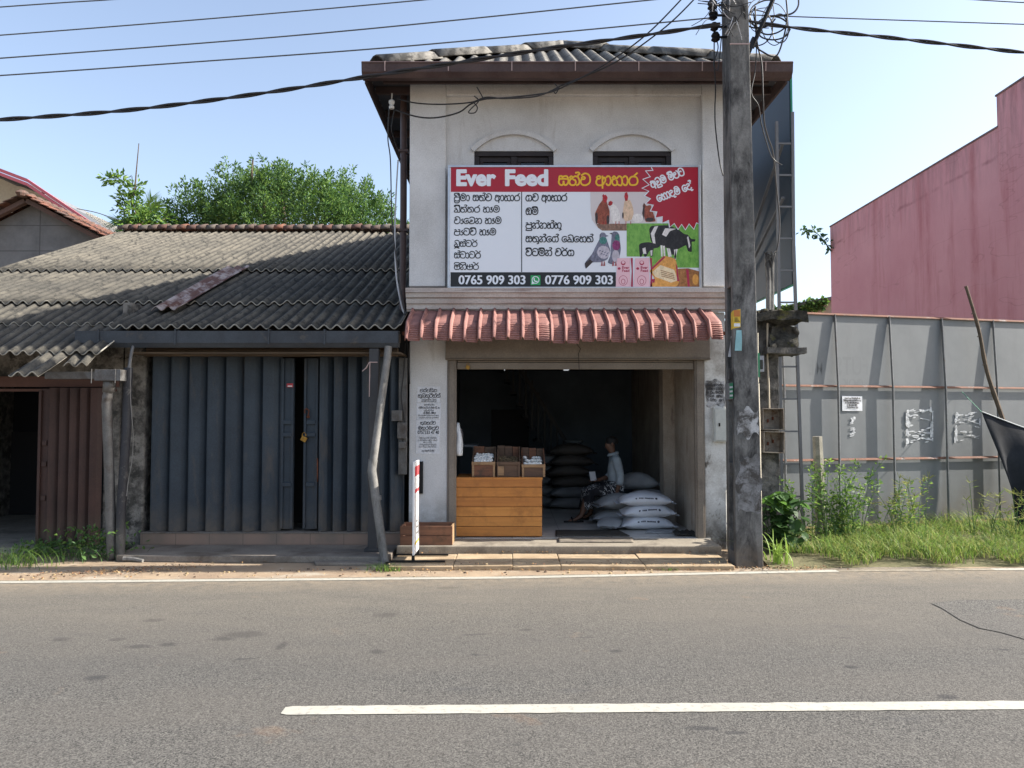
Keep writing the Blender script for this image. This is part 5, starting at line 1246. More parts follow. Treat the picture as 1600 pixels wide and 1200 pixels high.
scraps('torn_poster', 'narrow vertical strip of torn paper under the white notice', 1329, 1333, 652, 682, 12, 11)

# red building
RB = thing('red_building', 'long faded red rendered building side with stepped parapet', 'building', (11, 16, 0))
def redmat():
    t = NT('faded_red_render'); x, y, z = t.xyz(); n = t.noise(.6, 6, .65)
    c = t.mix(t.ramp(n, .35, .68), [.62,.31,.325], [.55,.25,.27])
    c = t.mix(t.math('MULTIPLY', t.ramp(t.noise(.9, 6, .7, t.map((1,1.4,.18))), .52, .72), .7), c, [.36,.095,.10])
    c = t.mix(t.math('MULTIPLY', t.ramp(t.noise(1.1, 7, .75, t.map((1,.8,.8))), .56, .68), .5), c, [.56,.28,.30])
    dk = t.math('MULTIPLY', t.rng(z, 5.3, 6.7), t.ramp(t.noise(2.5, 7, .75, t.map((1,2.2,.35))), .42, .66), True)
    c = t.mix(t.math('MULTIPLY', dk, .75), c, [.20,.12,.125])
    j = t.math('SUBTRACT', t.math('ADD', z, t.math('MULTIPLY', t.noise(1.3, 4, .7), .16)), 5.95)
    jl = t.math('MULTIPLY', t.ramp(t.math('ABSOLUTE', j), .008, .05, (1,1,1), (0,0,0)), t.rng(t.noise(1.1, 4, .7), .42, .6), True)
    c = t.mix(t.math('MULTIPLY', jl, .5), c, [.22,.08,.09])
    for yy in (13.6, 15.1, 17.3):
        vl = t.ramp(t.math('ABSOLUTE', t.math('ADD', t.math('SUBTRACT', y, yy), t.math('MULTIPLY', t.noise(1.5, 3, .6), .15))), .02, .16, (1,1,1), (0,0,0))
        c = t.mix(t.math('MULTIPLY', t.math('MULTIPLY', vl, t.rng(t.noise(1.2, 5, .7, t.map((1,1,.5))), .35, .62), True), .5), c, [.34,.085,.09])
    cr = t.ramp(t.math('ABSOLUTE', t.math('SUBTRACT', t.noise(.5, 4, .6, t.map((1,.35,1.8))), .5)), .0, .004, (1,1,1), (0,0,0))
    c = t.mix(t.math('MULTIPLY', cr, .25), c, [.2,.07,.07])
    t.bump(t.noise(18, 5, .7), .3, .01); return t.fin(c, .85, 0, .25)
M['red'] = redmat()
XW = 8.0; d1 = ray(1297,355); yfar = XW*d1.y/d1.x; zp = CAMZ + d1.z*XW/d1.x; d2 = ray(1558,194); ystep = XW*d2.y/d2.x; ztop = CAMZ+ray(1558,150).z*XW/ray(1558,150).x
g = MB(); g.box(XW, XW+9, ystep+.001, yfar, 0, zp); g.box(XW, XW+9, 12.08, ystep, 0, ztop); g.build('wall', M['red'], RB)
g = MB(); cpm = aged('parapet_top', [.22,.14,.14], [.10,.08,.08], 4, rough=.95)
g.box(XW-.015, XW+.25, ystep-.02, yfar+.015, zp+.0005, zp+.03); g.box(XW-.015, XW+.25, 12.06, ystep+.02, ztop+.0005, ztop+.03); g.build('coping', cpm, RB)
# low wall far behind with creepers
LW = thing('garden_wall', 'low beige boundary wall with sloping coping and creepers behind the fence', 'wall', (10, 24, 0))
g = MB(); yl_ = 23.5; a, b, c, d_ = at(1180,492,yl_), at(1312,467,yl_), at(1312,640,yl_), at(1180,640,yl_)
g.prism([(a.x,yl_,0),(b.x,yl_,0),(b.x,yl_,b.z),(a.x,yl_,a.z)], (0,.25,0)); g.build('wall', aged('beige_wall', [.40,.35,.26], [.28,.24,.18], 1.5, rough=.9), LW)
g = MB(); g.bar((a.x,yl_+.1,a.z+.06), (b.x,yl_+.1,b.z+.06), .45, .1); g.build('coping', aged('grey_coping', [.16,.15,.145], [.10,.095,.09], 3, rough=.9), LW)
# ================================================================== goods in and before the open shop
FZ = .142
# timber counter
CT = thing('counter', 'orange varnished timber counter of horizontal boards in the shop doorway', 'counter', (.0, 9.75, .141))
yC = 9.53; cx0, cx1 = atX(712,840,yC), atX(847,840,yC); cz1 = atZ(800,746,yC)
wm = [woodmat('varnished_board_%d' % k, c, d_, 'X', 1, .42, [.31,.12,.03]) for k, (c, d_) in enumerate((([.52,.215,.05],[.39,.15,.034]), ([.56,.245,.06],[.44,.175,.04]), ([.47,.19,.045],[.35,.13,.032])))]
nb = 6; bh = (cz1-.155)/nb; seq = [0,1,1,2,0,2]
for k in range(nb):
    g = MB(); z0 = .155+bh*k; g.box(cx0, cx1, yC, yC+.022, z0+.003, z0+bh-.003); g.build('board', wm[seq[k]], CT, bevel=.003)
g = MB(); g.box(cx0+.01, cx1-.01, yC+.0225, yC+.6, .15, cz1-.03); g.build('body', wm[2], CT)
g = MB(); g.box(cx0-.003, cx1+.008, yC-.006, yC+.61, cz1-.026, cz1); ctop = g.build('top', wm[0], CT, bevel=.003)
# three crates on the counter
crate_w = [woodmat('crate_wood_%d' % k, c, d_, 'X', 1.2, .8, [.05,.04,.03]) for k, (c, d_) in enumerate((([.20,.09,.05],[.11,.05,.03]), ([.14,.085,.055],[.075,.047,.032]), ([.15,.085,.055],[.07,.045,.032]), ([.34,.22,.12],[.22,.13,.07])))]
def crate(lab, px0, px1, pyf, pyb, mi, tilt):
    """open slatted crate leaning back: low front board, tall back boards"""
    y0 = yC+.06; x0, x1 = atX(px0,720,y0), atX(px1,720,y0); w_ = x1-x0
    zf = atZ(800,pyf,y0); dep = .42; zb_ = atZ(800,pyb,y0+dep); r = thing('egg_crate', lab, 'crate', ((x0+x1)/2, y0+.2, cz1), 'wooden crates on the counter')
    t = .014; z0 = cz1+.002
    g = MB(); g.box(x0, x1, y0+t, y0+dep-t, z0, z0+t); g.build('base', crate_w[mi], r)
    g = MB(); g.box(x0+.01, x1-.01, y0, y0+t-.001, z0, zf-.036); g.build('front_board', crate_w[mi], r, bevel=.002)
    g = MB(); g.box(x0+.0, x1-.0, y0-.012, y0+t-.001, zf-.034, zf+.004); 
    for xx in (x0+.004, x1-.03): g.box(xx, xx+.026, y0-.011, y0-.0005, z0, zf-.035)
    g.build('front_rail', crate_w[3 if mi != 1 else 1], r, bevel=.002)
    n = 3 if mi else 2
    for k in range(n):
        g = MB(); g.box(x0+w_*k/n+.003, x0+w_*(k+1)/n-.003, y0+dep-t, y0+dep, z0, zb_-.008*((k*7) % 3)); g.build('back_board', crate_w[(mi+k) % 3], r, bevel=.002)
    for s in (0, 1):
        xx = x0 if s == 0 else x1-t
        g = MB(); g.prism([(xx,y0+t,z0+t+.001),(xx,y0+dep-t-.001,z0+t+.001),(xx,y0+dep-t-.001,zb_-.01),(xx,y0+t,zf)][::-1], (t,0,0)); g.build('side_board', crate_w[(mi+1) % 3], r, bevel=.002)
    if mi == 1:
        g = MB(); g.box(x0+.015, x0+.09, y0-.018, y0-.0125, z0+.02, zf-.05); g.build('patch_board', crate_w[3], r)
    return x0, x1, y0, dep, z0, zf, zb_
C1 = crate('left wooden crate on the counter, filled with a heap of white eggs', 737, 774, 722, 697, 0, 0)
C2 = crate('middle dark wooden crate on the counter, full of straw', 776, 813, 722, 696, 1, 0)
C3 = crate('right wooden crate on the counter, half full of small white eggs', 815, 852, 726, 699, 2, 0)
def eggmesh(m):
    g = MB(); g.lathe([(.001,-.029),(.012,-.026),(.019,-.016),(.0215,-.004),(.020,.008),(.014,.021),(.006,.0275),(.001,.029)], (0,0,0), 12)
    o = g.build('egg', m, None, smooth='all', origin=(0,0,0)); return o
em = plain('eggshell_white', [.70,.69,.66], .5, 0, .03); em2 = plain('eggshell_dull', [.42,.36,.34], .55, 0, .05)
DULL = []
def eggs(C, rows, cols, m, label, group, fill=1.0, kz=1.0):
    x0, x1, y0, dep, z0, zf, zb_ = C; proto = None; r_ = random.Random(cols)
    for j in range(rows):
        for i in range(cols):
            if r_.random() > fill: continue
            x = x0+.045+(x1-x0-.09)*(i+.5*(j % 2)*.8)/(cols-.5)+r_.uniform(-.004,.004); y = y0+.05+(dep-.11)*j/max(1,rows-1)*.8
            z = zf+.004+ kz*(y-y0-.05)*.28 + r_.uniform(-.006,.006)
            if proto is None: proto = eggmesh(m); o = proto
            else: o = proto.copy(); col.objects.link(o)
            o.location = (x, y, z); o.rotation_euler = (r_.uniform(0,3), r_.uniform(.6,2.2), r_.uniform(0,6)); o.data.materials[0] = m
            if em2 and C is C3 and j < 2:
                if not DULL: DULL.append(o.data.copy()); DULL[0].materials[0] = em2
                o.data = DULL[0]
            tag(o, label if not (C is C3 and j < 2) else 'dull brownish egg at the front of the right crate on the counter', 'egg', group if not (C is C3 and j < 2) else 'dull eggs in the right crate')
eggs(C1, 6, 6, em, 'white egg in the heap of the left crate on the counter', 'white eggs in the left crate')
eggs(C3, 3, 6, em, 'white egg at the back of the right crate on the counter', 'eggs in the right crate', .85, .9)
for C, m_, nm in ((C1, M['cement'], 'left'), (C3, crate_w[2], 'right')):
    x0, x1, y0, dep, z0, zf, zb_ = C; g = MB()
    g.add([(x0+.016,y0+.016,zf-.03),(x1-.016,y0+.016,zf-.03),(x1-.016,y0+dep-.016,zf+.05),(x0+.016,y0+dep-.016,zf+.05)], [(0,1,2,3)])
    tag(g.build('egg_tray', plain('tray_grey_'+nm, [.16,.15,.14], .9), None, solid=.004), 'grey pulp egg tray under the eggs in the %s crate' % nm, 'egg tray')
x0, x1, y0, dep, z0, zf, zb_ = C2; g = MB(); straw = [plain('straw_%d' % k, c, .85) for k, c in enumerate(([.18,.13,.075],[.12,.085,.05],[.25,.18,.10]))]
for k in range(420):
    a = Vector((rnd.uniform(x0+.03,x1-.03), rnd.uniform(y0+.03,y0+dep-.05), zf-.04+rnd.random()*.05)); a.z += (a.y-y0)*.14; d_ = Vector((rnd.uniform(-1,1), rnd.uniform(-1,1), rnd.uniform(-.3,.5))).normalized()*rnd.uniform(.04,.10)
    g.bar(a-d_*.5, a+d_*.5, .003, .002, m=rnd.randrange(3))
g.add([(x0+.02,y0+.02,zf-.05),(x1-.02,y0+.02,zf-.05),(x1-.02,y0+dep-.03,zf+.0),(x0+.02,y0+dep-.03,zf+.0)], [(0,1,2,3)], 1)
stuff(g.build('straw', straw), 'loose brown straw filling the middle crate', 'straw')

# feed sacks
def sackmat(name, c, c2):
    t = NT(name); n = t.noise(4, 5, .6); wv = t.noise(240, 2, .5)
    cc = t.mix(t.ramp(n, .35, .7), c, c2); t.bump(t.math('ADD', t.math('MULTIPLY', wv, .25), t.noise(16, 5, .65, None, 1.2)), .7, .02); return t.fin(cc, .55, 0, .35)
SKW = sackmat('white_woven_sack', [.66,.68,.72], [.55,.57,.61]); SKG = sackmat('grey_woven_sack', [.36,.37,.38], [.27,.28,.29]); SKB = sackmat('shaded_brown_jute_sack', [.07,.06,.05], [.045,.04,.035]); SKD = sackmat('shaded_woven_sack', [.20,.205,.21], [.14,.145,.15])  # rear stack's sacks carry the back room's shade in their colour
SKI = plain('sack_print', [.03,.03,.05], .6)
def sack(L, Wd, H, seed, mats, printed=0):
    g = MB(); NU, NV = 33, 24
    def sec(u, a, grow=0.0):
        s = 2*u-1; e = (1-abs(s)**2.6)**.62 if abs(s) < 1 else 0; e = max(e, .0); wide = .50+.50*min(1, (1-abs(s))*3.2+.55)
        hh = H/2*(.07+.93*e); ww = Wd/2*(.80+.20*e)
        ca, sa_ = math.cos(a), math.sin(a); k = .72
        x = s*L/2; y = ww*math.copysign(abs(ca)**k, ca); z = hh*math.copysign(abs(sa_)**.85, sa_)
        nz = mnoise.noise(Vector((x*5+seed, y*5, z*5)))*.014 + mnoise.noise(Vector((x*16, y*11+seed, z*9)))*.006*(1+2*abs(s)**4) + abs(mnoise.noise(Vector((x*9+y*6, y*14-x*7+seed, z*12))))*.012*(.3+abs(s)**2)
        bend = -.04*s*s*(H/.16) if z > 0 else -.02*s*s
        return Vector((x, y*(1+nz*2)+math.copysign(grow,ca)*abs(ca), z+nz+bend+grow*max(0,sa_)))
    def fn(u, v): return sec(v, 2*math.pi*u)
    g.grid(NV, NU, fn, 0, True)
    for s in (-1, 1):       # stitched, puckered mouth
        g.grid(NV//2, 4, lambda u, v: Vector((s*(L/2+.045*v), (u-.5)*Wd*.80*(1+.05*v), -.045*(H/.16)+.008*math.sin(u*23+seed)*(.3+v))), 0)
    zmin = min(v[2] for v in g.v); g.v = [(x, y, z-zmin) for x, y, z in g.v]
    def onface(u, a, gr): p = sec(u, a, gr); return Vector((p.x, p.y, p.z-zmin))
    return g, onface
def add_sack(label, group, loc, rot, L, Wd, H, seed, mats, printed=False):
    g, face = sack(L, Wd, H, seed, mats)
    o = g.build('feed_sack', mats, None, smooth='all', origin=(0,0,0)); o.rotation_euler = (0, 0, rot); tag(o, label, 'sack', group)
    if printed:
        q = MB()
        class CP:      # maps flat lettering onto the sack's front side
            def __call__(s, a, b, d=0.0): u = .5+a/L; ang = math.pi*1.5-.0+ (b)/ (H*.75); return face(u, ang, .003+d)
        cpn = CP(); r_ = random.Random(seed)
        def fpt(u, t): 
            p = face(u, math.pi+math.pi/2-1.571+ (1.571-t)*-1 if False else -math.pi/2-t, .004); return p
        x = -.10
        for k in range(13):      # one line of small heavy capitals, upside down, and a round emblem
            if k == 4: x += .012; continue
            wd = .013 if k % 3 else .017
            u0, u1 = .5+x/L, .5+(x+wd*.75)/L
            t0, t1 = 1.72, 1.90
            q.add([fpt(u0,t0), fpt(u1,t0), fpt(u1,t1), fpt(u0,t1)], [(0,1,2,3)])
            x += wd
        for cx_, r0 in ((x+.03, .016), (-.135, .012)):
            ring = [fpt(.5+(cx_+r0*math.cos(i*.524))/L, 1.81+r0*9*math.sin(i*.524)) for i in range(12)]; q.poly(ring)
        q.build('print', SKI, o)
    o.location = loc
    return o
xs0 = atX(1012,800,10.15)
for k, (lab, dx, ry, z) in enumerate((('plump white printed feed sack at the bottom of the front stack', .0, 0, FZ), ('white printed feed sack in the middle of the front stack', .012, .02, FZ+.145), ('white printed feed sack on top of the front stack', -.02, -.03, FZ+.29))):
    add_sack(lab, 'white feed sacks stacked in the doorway', (xs0+dx, 10.25, z), ry, .68, .42, .185, 3+k*5, [SKW], True)
for k, (lab, x, y, z, rot, L, Wd, H, mt) in enumerate((
    ('grey feed sack lying under the seated person, behind the front stack', 1.50, 10.75, FZ+.20, .15, .72, .45, .20, SKG),
    ('grey feed sack on the floor below the one the person sits on', 1.47, 10.78, FZ, -.1, .74, .46, .20, SKG),
    ('grey sack with tied mouth sticking out left of the white stack', 1.30, 10.35, FZ, 1.2, .5, .32, .13, SKG),
    ('grey printed sack leaning behind the seated person', 1.95, 11.25, FZ+.20, -.12, .75, .45, .22, SKG),
    ('grey sack at the base of the pile behind the person', 1.90, 11.3, FZ, .08, .75, .45, .20, SKG),
    ('sack with a tied standing mouth on top of the pile behind the person', 1.80, 11.45, FZ+.40, .2, .6, .4, .24, SKG))):
    add_sack(lab, None, (x, y, z), rot, L, Wd, H, 30+k*3, [mt])
r_ = random.Random(5); k = 0
heights = ['bottom', 'second', 'third', 'fourth', 'fifth', 'topmost']
for (x, y, n, nm, m1) in ((.92, 12.5, 6, 'taller', SKB), (.45, 12.8, 5, 'shorter', SKG)):
    for i in range(n):
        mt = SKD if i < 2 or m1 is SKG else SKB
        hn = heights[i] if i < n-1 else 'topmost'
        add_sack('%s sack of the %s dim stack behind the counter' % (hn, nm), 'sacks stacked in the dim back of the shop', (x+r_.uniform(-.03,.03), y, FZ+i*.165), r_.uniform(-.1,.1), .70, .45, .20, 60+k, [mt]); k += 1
# weighing scale, tub, table at the back
g = MB(); p = at(897,690,13.0); g.box(p.x-.03,p.x+.03,13.0,13.06,FZ,p.z-.06); g.lathe([(.05,-.07),(.14,-.03),(.16,.0),(.15,.0),(.12,-.02),(.0,-.05)], (p.x,13.03,p.z+.02), 16, 1); g.box(p.x-.12,p.x+.12,12.95,13.12,FZ,FZ+.08)
tag(g.build('weighing_scale', [M['black_metal'], plain('scale_pan', [.35,.38,.40], .35, .4)], None, smooth=True), 'weighing scale with pale pan standing in the dim back of the shop', 'scale')
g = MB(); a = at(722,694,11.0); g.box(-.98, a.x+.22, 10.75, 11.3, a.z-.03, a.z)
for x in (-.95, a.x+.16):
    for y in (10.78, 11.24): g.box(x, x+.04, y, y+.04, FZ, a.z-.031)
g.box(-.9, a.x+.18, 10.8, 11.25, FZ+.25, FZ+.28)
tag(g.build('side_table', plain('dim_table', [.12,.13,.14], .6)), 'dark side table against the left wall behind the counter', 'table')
g = MB(); g.lathe([(.06,0),(.065,.16),(.05,.19),(.05,.21),(.001,.212)], (-.74, 10.95, a.z+.001), 14); tag(g.build('plastic_jar', plain('dim_jar', [.28,.24,.25], .4), None, smooth=True), 'pinkish plastic jar on the dark side table', 'jar')
# hanging white bag
g = MB(); c = at(716,686,9.62)
def bagf(u, v):
    a = 2*math.pi*u; w_ = .022+.045*math.sin(min(v*1.15,1)*math.pi*.62); n_ = mnoise.noise(Vector((math.cos(a)*1.5, math.sin(a)*1.5, v*3)))*.016
    return Vector((c.x+(w_+n_)*math.cos(a)*.7+.01*v, 9.62+(w_+n_)*math.sin(a), c.z+.20-.40*v))
g.grid(18, 14, bagf, 0, True); tag(g.build('hanging_bag', plain('white_polythene', [.62,.64,.66], .4), None, smooth='all', solid=.002), 'white plastic bag hanging inside the left door jamb', 'bag')
# mats and rags
def matt():
    t = NT('coir_mat'); n = t.noise(90, 4, .7); t.bump(n, .8, .01); return t.fin(t.mix(t.ramp(n, .3, .7), [.035,.033,.03], [.085,.08,.07]), .95, 0, .1)
MT = matt()
def flatcloth(name, lab, cat, P, z, mt, amp=.0025, solid=.010):
    a, b, c, d_ = [Vector(p) for p in P]; g = MB()
    g.grid(28, 12, lambda u, v: (a*(1-u)*(1-v)+b*u*(1-v)+c*u*v+d_*(1-u)*v) + Vector((0,0,z+amp*(1+mnoise.noise(Vector((u*7,v*5,z*9)))))))
    tag(g.build(name, mt, None, smooth=True, solid=solid), lab, cat)
q = [ground(868,838,.145), ground(984,838,.145), ground(966,829,.145), ground(868,829,.145)]
flatcloth('door_mat', 'dark rectangular door mat lying on the white tiles', 'mat', [(p.x,p.y,0) for p in q], .147, MT)
q = [ground(872,848,.14), ground(990,848,.14), ground(988,841,.14), ground(872,841,.14)]
MG = aged('ragged_sacking', [.22,.19,.15], [.10,.085,.07], 9, rough=.95)
flatcloth('sacking_mat', 'ragged brown sacking mat on the cement step', 'mat', [(p.x,p.y,0) for p in q], .144, MG)
q = [ground(1056,838,.145), ground(1090,838,.145), ground(1086,831,.145), ground(1050,832,.145)]
flatcloth('floor_rag', 'crumpled dark rag on the floor beside the right door jamb', 'rag', [(p.x,p.y,0) for p in q], .146, MT, .02)
q = [ground(1008,833,.145), ground(1062,833,.145), ground(1050,828,.145), ground(1012,828,.145)]
flatcloth('empty_sack', 'flat pale empty sack lying before the white feed sacks', 'sack', [(p.x,p.y,0) for p in q], .145, SKG, .008)
# wooden box on the step
BX = thing('wooden_box', 'long empty brown wooden box on the step under the white pier', 'box', (-1.0, 9.15, .14))
y0 = 8.97; x0, x1 = atX(625,835,y0), atX(707,835,y0); z1 = atZ(800,822,y0); bm = woodmat('box_board', [.20,.095,.055], [.12,.06,.038], 'X', 1, .8, [.07,.045,.03]); bm2 = woodmat('box_board_pale', [.36,.24,.13], [.24,.15,.08], 'Y', 1, .8)
zm = (.14+z1)/2
for nm, a, b in (('front_board', .1405, zm-.003), ('front_board', zm+.002, z1)):
    g = MB(); g.box(x0, x1, y0, y0+.016, a, b); g.build(nm, bm, BX, bevel=.003)
g = MB(); g.box(x0, x1, y0+.33, y0+.346, .1405, z1); g.build('back_board', bm, BX, bevel=.003)
for xx, mt in ((x0, bm), (x1-.02, bm2)): g = MB(); g.box(xx, xx+.02, y0+.0165, y0+.3295, .1405, z1-.004); g.build('end_board', mt, BX, bevel=.003)
g = MB(); g.box(x0+.021, x1-.021, y0+.0165, y0+.3295, .1408, .155); g.build('base', bm, BX)
# sign board on feet, seen edge on
AB = thing('pavement_sign', 'narrow white and red standing sign on dark feet, seen almost edge on', 'sign', (-1.02, 8.45, .05))
xp = -1.045; ya_, yb_ = 8.38, 8.80; zt1, zt0 = atZ(652,722,ya_), atZ(652,868,ya_)
g = MB(); g.box(xp-.008, xp+.012, ya_, yb_, zt0, zt1); g.build('board', plain('sign_white_board', [.70,.70,.70], .5), AB, bevel=.002)
P3 = Plane2((xp+.0122, 0, 0), (0,1,0), (0,0,1)); g = MB(); H_ = zt1-zt0
for f0, f1, m_ in ((.84,.95,0),(.66,.70,0),(.10,.13,2)): rect2(g, P3, ya_+.03, yb_-.02, zt0+H_*f0, zt0+H_*f1, .0012, m_)
for k in range(3): rect2(g, P3, ya_+.20, yb_-.08-.03*(k % 3), zt0+H_*(.20+.065*k), zt0+H_*(.22+.065*k), .0012, 3)
g.build('printed_face', [PR, PO, PY, PI], AB)
g = MB()
for y in (ya_+.012, yb_-.012):
    g.box(xp-.016, xp+.016, y-.012, y+.012, .075, zt0-.001); 
    g.box(xp-.24, xp+.34, y-.015, y+.015, .056, .0745)
g.build('feet', M['black_metal'], AB)
g = MB(); p, q = at(649,721,9.49), at(661,771,9.49); g.box(p.x, q.x, 9.455, 9.499, q.z, p.z); g.box(p.x+.01, q.x-.01, 9.44, 9.4545, q.z+.03, p.z-.03)
tag(g.build('switch_box', M['black_metal'], bevel=.004), 'black upright box fixed on the white pier behind the pavement sign', 'switch box')
# bills on the white pier
def bill(lines, seed, x0, x1, z0, z1):
    def fn(g, P_):
        h = z1-z0
        for k, (f, hh, w_, a, b) in enumerate(lines): scribble(g, P_, x0+(x1-x0)*a, x0+(x1-x0)*b, z0+h*f, h*hh*.85, w_*.62, .0008, 1, seed+k)
    return fn
def pp(px0, px1, py0, py1): a, b = at(px0,py1,Y0), at(px1,py0,Y0); return a.x, b.x, a.z, b.z
for i, (bx, lines, lab) in enumerate((
    ((652,688,604,629), [(.66,.20,.28,.06,.96),(.32,.22,.28,.04,.98),(.15,.08,.24,.18,.85),(.04,.08,.24,.18,.85)], 'topmost white printed bill on the left pier with two bold lines'),
    ((651,689,630,655), [(.86,.08,.24,.3,.75),(.66,.11,.24,.08,.95),(.50,.09,.24,.3,.7),(.33,.11,.34,.25,.8),(.2,.07,.22,.06,.95),(.06,.07,.22,.1,.95)], 'second white bill from the top on the left pier with many small lines'),
    ((650,688,655.5,681), [(.70,.18,.28,.18,.80),(.38,.20,.28,.04,.96)], 'white bill on the left pier with a bold phone number'),
    ((650,687,681.5,709), [(.86,.08,.2,.12,.88),(.73,.08,.2,.08,.92),(.61,.07,.2,.3,.7),(.48,.08,.2,.15,.9),(.36,.08,.2,.12,.88),(.12,.1,.24,.25,.8)], 'lowest white bill on the left pier with faint small print'))):
    x0, x1, z0, z1 = pp(*bx); f0 = bill(lines, 100+i*10, x0, x1, z0, z1)
    if i == 2:
        f1 = f0
        def f0(g, P_, f1=f1, x0=x0, x1=x1, z0=z0, z1=z1): f1(g, P_); write_latin(g, P_, '0757333 47 40', x0+.02, x1-.015, z0+.02, z0+.065, .0008, 1, .02)
    paper('paper_bill', lab, 'bill', x0, x1, z0, z1, Y0-.0005*i, [PW, PI], f0, 'bills pasted on the white pier', .001, 0, i)
# ================================================================== seated person
def skin_body(name, joints, edges, mats, parent=None, sub=2, root=0):
    me = bpy.data.meshes.new(name); off = Vector(rootof(parent).location) if parent else Vector((0,0,0))
    me.from_pydata([tuple(Vector(j[0])-off) for j in joints], edges, [])
    o = bpy.data.objects.new(name, me); col.objects.link(o)
    md = o.modifiers.new('skin', 'SKIN'); md.use_smooth_shade = True; md.branch_smoothing = .6
    for i, j in enumerate(joints):
        r = j[1] if hasattr(j[1], '__len__') else (j[1], j[1])
        me.skin_vertices[0].data[i].radius = r; me.skin_vertices[0].data[i].use_root = (i == root)
    sb = o.modifiers.new('sub', 'SUBSURF'); sb.levels = sub; sb.render_levels = sub
    dg = bpy.context.evaluated_depsgraph_get(); dg.update()
    m2 = bpy.data.meshes.new_from_object(o.evaluated_get(dg)); bpy.data.objects.remove(o); bpy.data.meshes.remove(me)
    m2.name = name; m2.materials.clear()
    for mt in mats: m2.materials.append(mt)
    m2.polygons.foreach_set('use_smooth', [True]*len(m2.polygons))
    o = bpy.data.objects.new(name, m2); col.objects.link(o)
    if parent: o.parent = parent
    return o
SKIN = aged('brown_skin', [.15,.08,.052], [.12,.062,.04], 12, rough=.55, bump=.05)
PX, PY_ = 1.47, 11.05
zs = .56         # hip height on the sacks
PS = thing('person', 'person seated on feed sacks facing left, pale shirt and black patterned sarong, holding a paper', 'person', (PX, PY_, FZ))
V_ = lambda x, y, z: (PX+x, PY_+y, z)
J = [(V_(0,0,zs), (.13,.11)),            # 0 pelvis
     (V_(-.02,0,zs+.16), (.125,.10)),    # 1 waist
     (V_(-.03,0,zs+.34), (.14,.105)),    # 2 chest
     (V_(-.03,0,zs+.46), (.095,.075)),   # 3 upper chest
     (V_(-.055,0,zs+.515), (.052,.052)),    # 4 neck
     (V_(-.09,0,zs+.575), (.064,.066)),  # 5 jaw
     (V_(-.09,0,zs+.645), (.080,.090)),  # 6 head
     (V_(-.078,0,zs+.715), (.064,.072)),  # 7 crown
     (V_(-.03,-.17,zs+.43), .052),       # 8 near shoulder
     (V_(.03,-.20,zs+.20), .042),        # 9 near elbow
     (V_(-.03,-.19,zs+.0), .030),        # 10 near wrist
     (V_(-.05,-.19,zs-.05), (.030,.018)),   # 11 near palm
     (V_(-.03,.17,zs+.43), .052),        # 12 far shoulder
     (V_(-.06,.20,zs+.19), .042),        # 13 far elbow
     (V_(-.24,.08,zs+.14), .030),        # 14 far wrist
     (V_(-.29,.04,zs+.15), (.030,.018)), # 15 far palm
     (V_(-.03,-.10,zs-.01), .095),       # 16 near hip
     (V_(-.40,-.13,zs+.02), .062),       # 17 near knee
     (V_(-.47,-.14,zs-.20), .052), (V_(-.52,-.14,.225), .034),   # 18 calf,19 ankle
     (V_(-.60,-.16,.175), (.034,.026)), (V_(-.70,-.18,.163), (.034,.016)),   # 20,21 foot
     (V_(-.03,.10,zs-.01), .095), (V_(-.38,.12,zs+.03), .062), (V_(-.36,.12,zs-.18), .052), (V_(-.36,.12,.225), .034), (V_(-.44,.13,.175), (.034,.026)), (V_(-.54,.14,.163), (.034,.016)),   # 22-27
     (V_(-.172,0,zs+.625), .015),        # 28 nose tip
     ]
Ed = [(0,1),(1,2),(2,3),(3,4),(4,5),(5,6),(6,7),(3,8),(8,9),(9,10),(10,11),(3,12),(12,13),(13,14),(14,15),(0,16),(16,17),(17,18),(18,19),(19,20),(20,21),(0,22),(22,23),(23,24),(24,25),(25,26),(26,27),(6,28)]
def fingers(base, d, up, spread, kz=1.0):
    d, up = Vector(d).normalized(), Vector(up).normalized(); s = d.cross(up).normalized(); P0 = Vector(J[base][0])
    for i, (o_, L) in enumerate(((-.026,.060),(-.009,.070),(.009,.066),(.025,.052))):
        a = P0 + d*.03 + s*o_; k = len(J)
        b = a + d*L*.55 + up*.004; c = b + d*L*.35 - up*L*.35*kz; e = c + d*L*.08 - up*L*.3*kz
        J.extend([(a, .009), (b, .0085), (c, .008), (e, .0065)]); Ed.extend([(base,k),(k,k+1),(k+1,k+2),(k+2,k+3)])
    k = len(J); a = P0 - d*.0 + s*-.034; J.extend([(a, .010), (a + d*.03 - s*.014 - up*.01, .009), (a + d*.055 - s*.008 - up*.02, .007)]); Ed.extend([(base,k),(k,k+1),(k+1,k+2)])
fingers(11, (-.35,0,-1), (-1,0,.3), 1, .4)
fingers(15, (-1,-.4,.1), (.1,-.2,1), 1, .9)
body = skin_body('body', J, Ed, [SKIN], PS, 2)
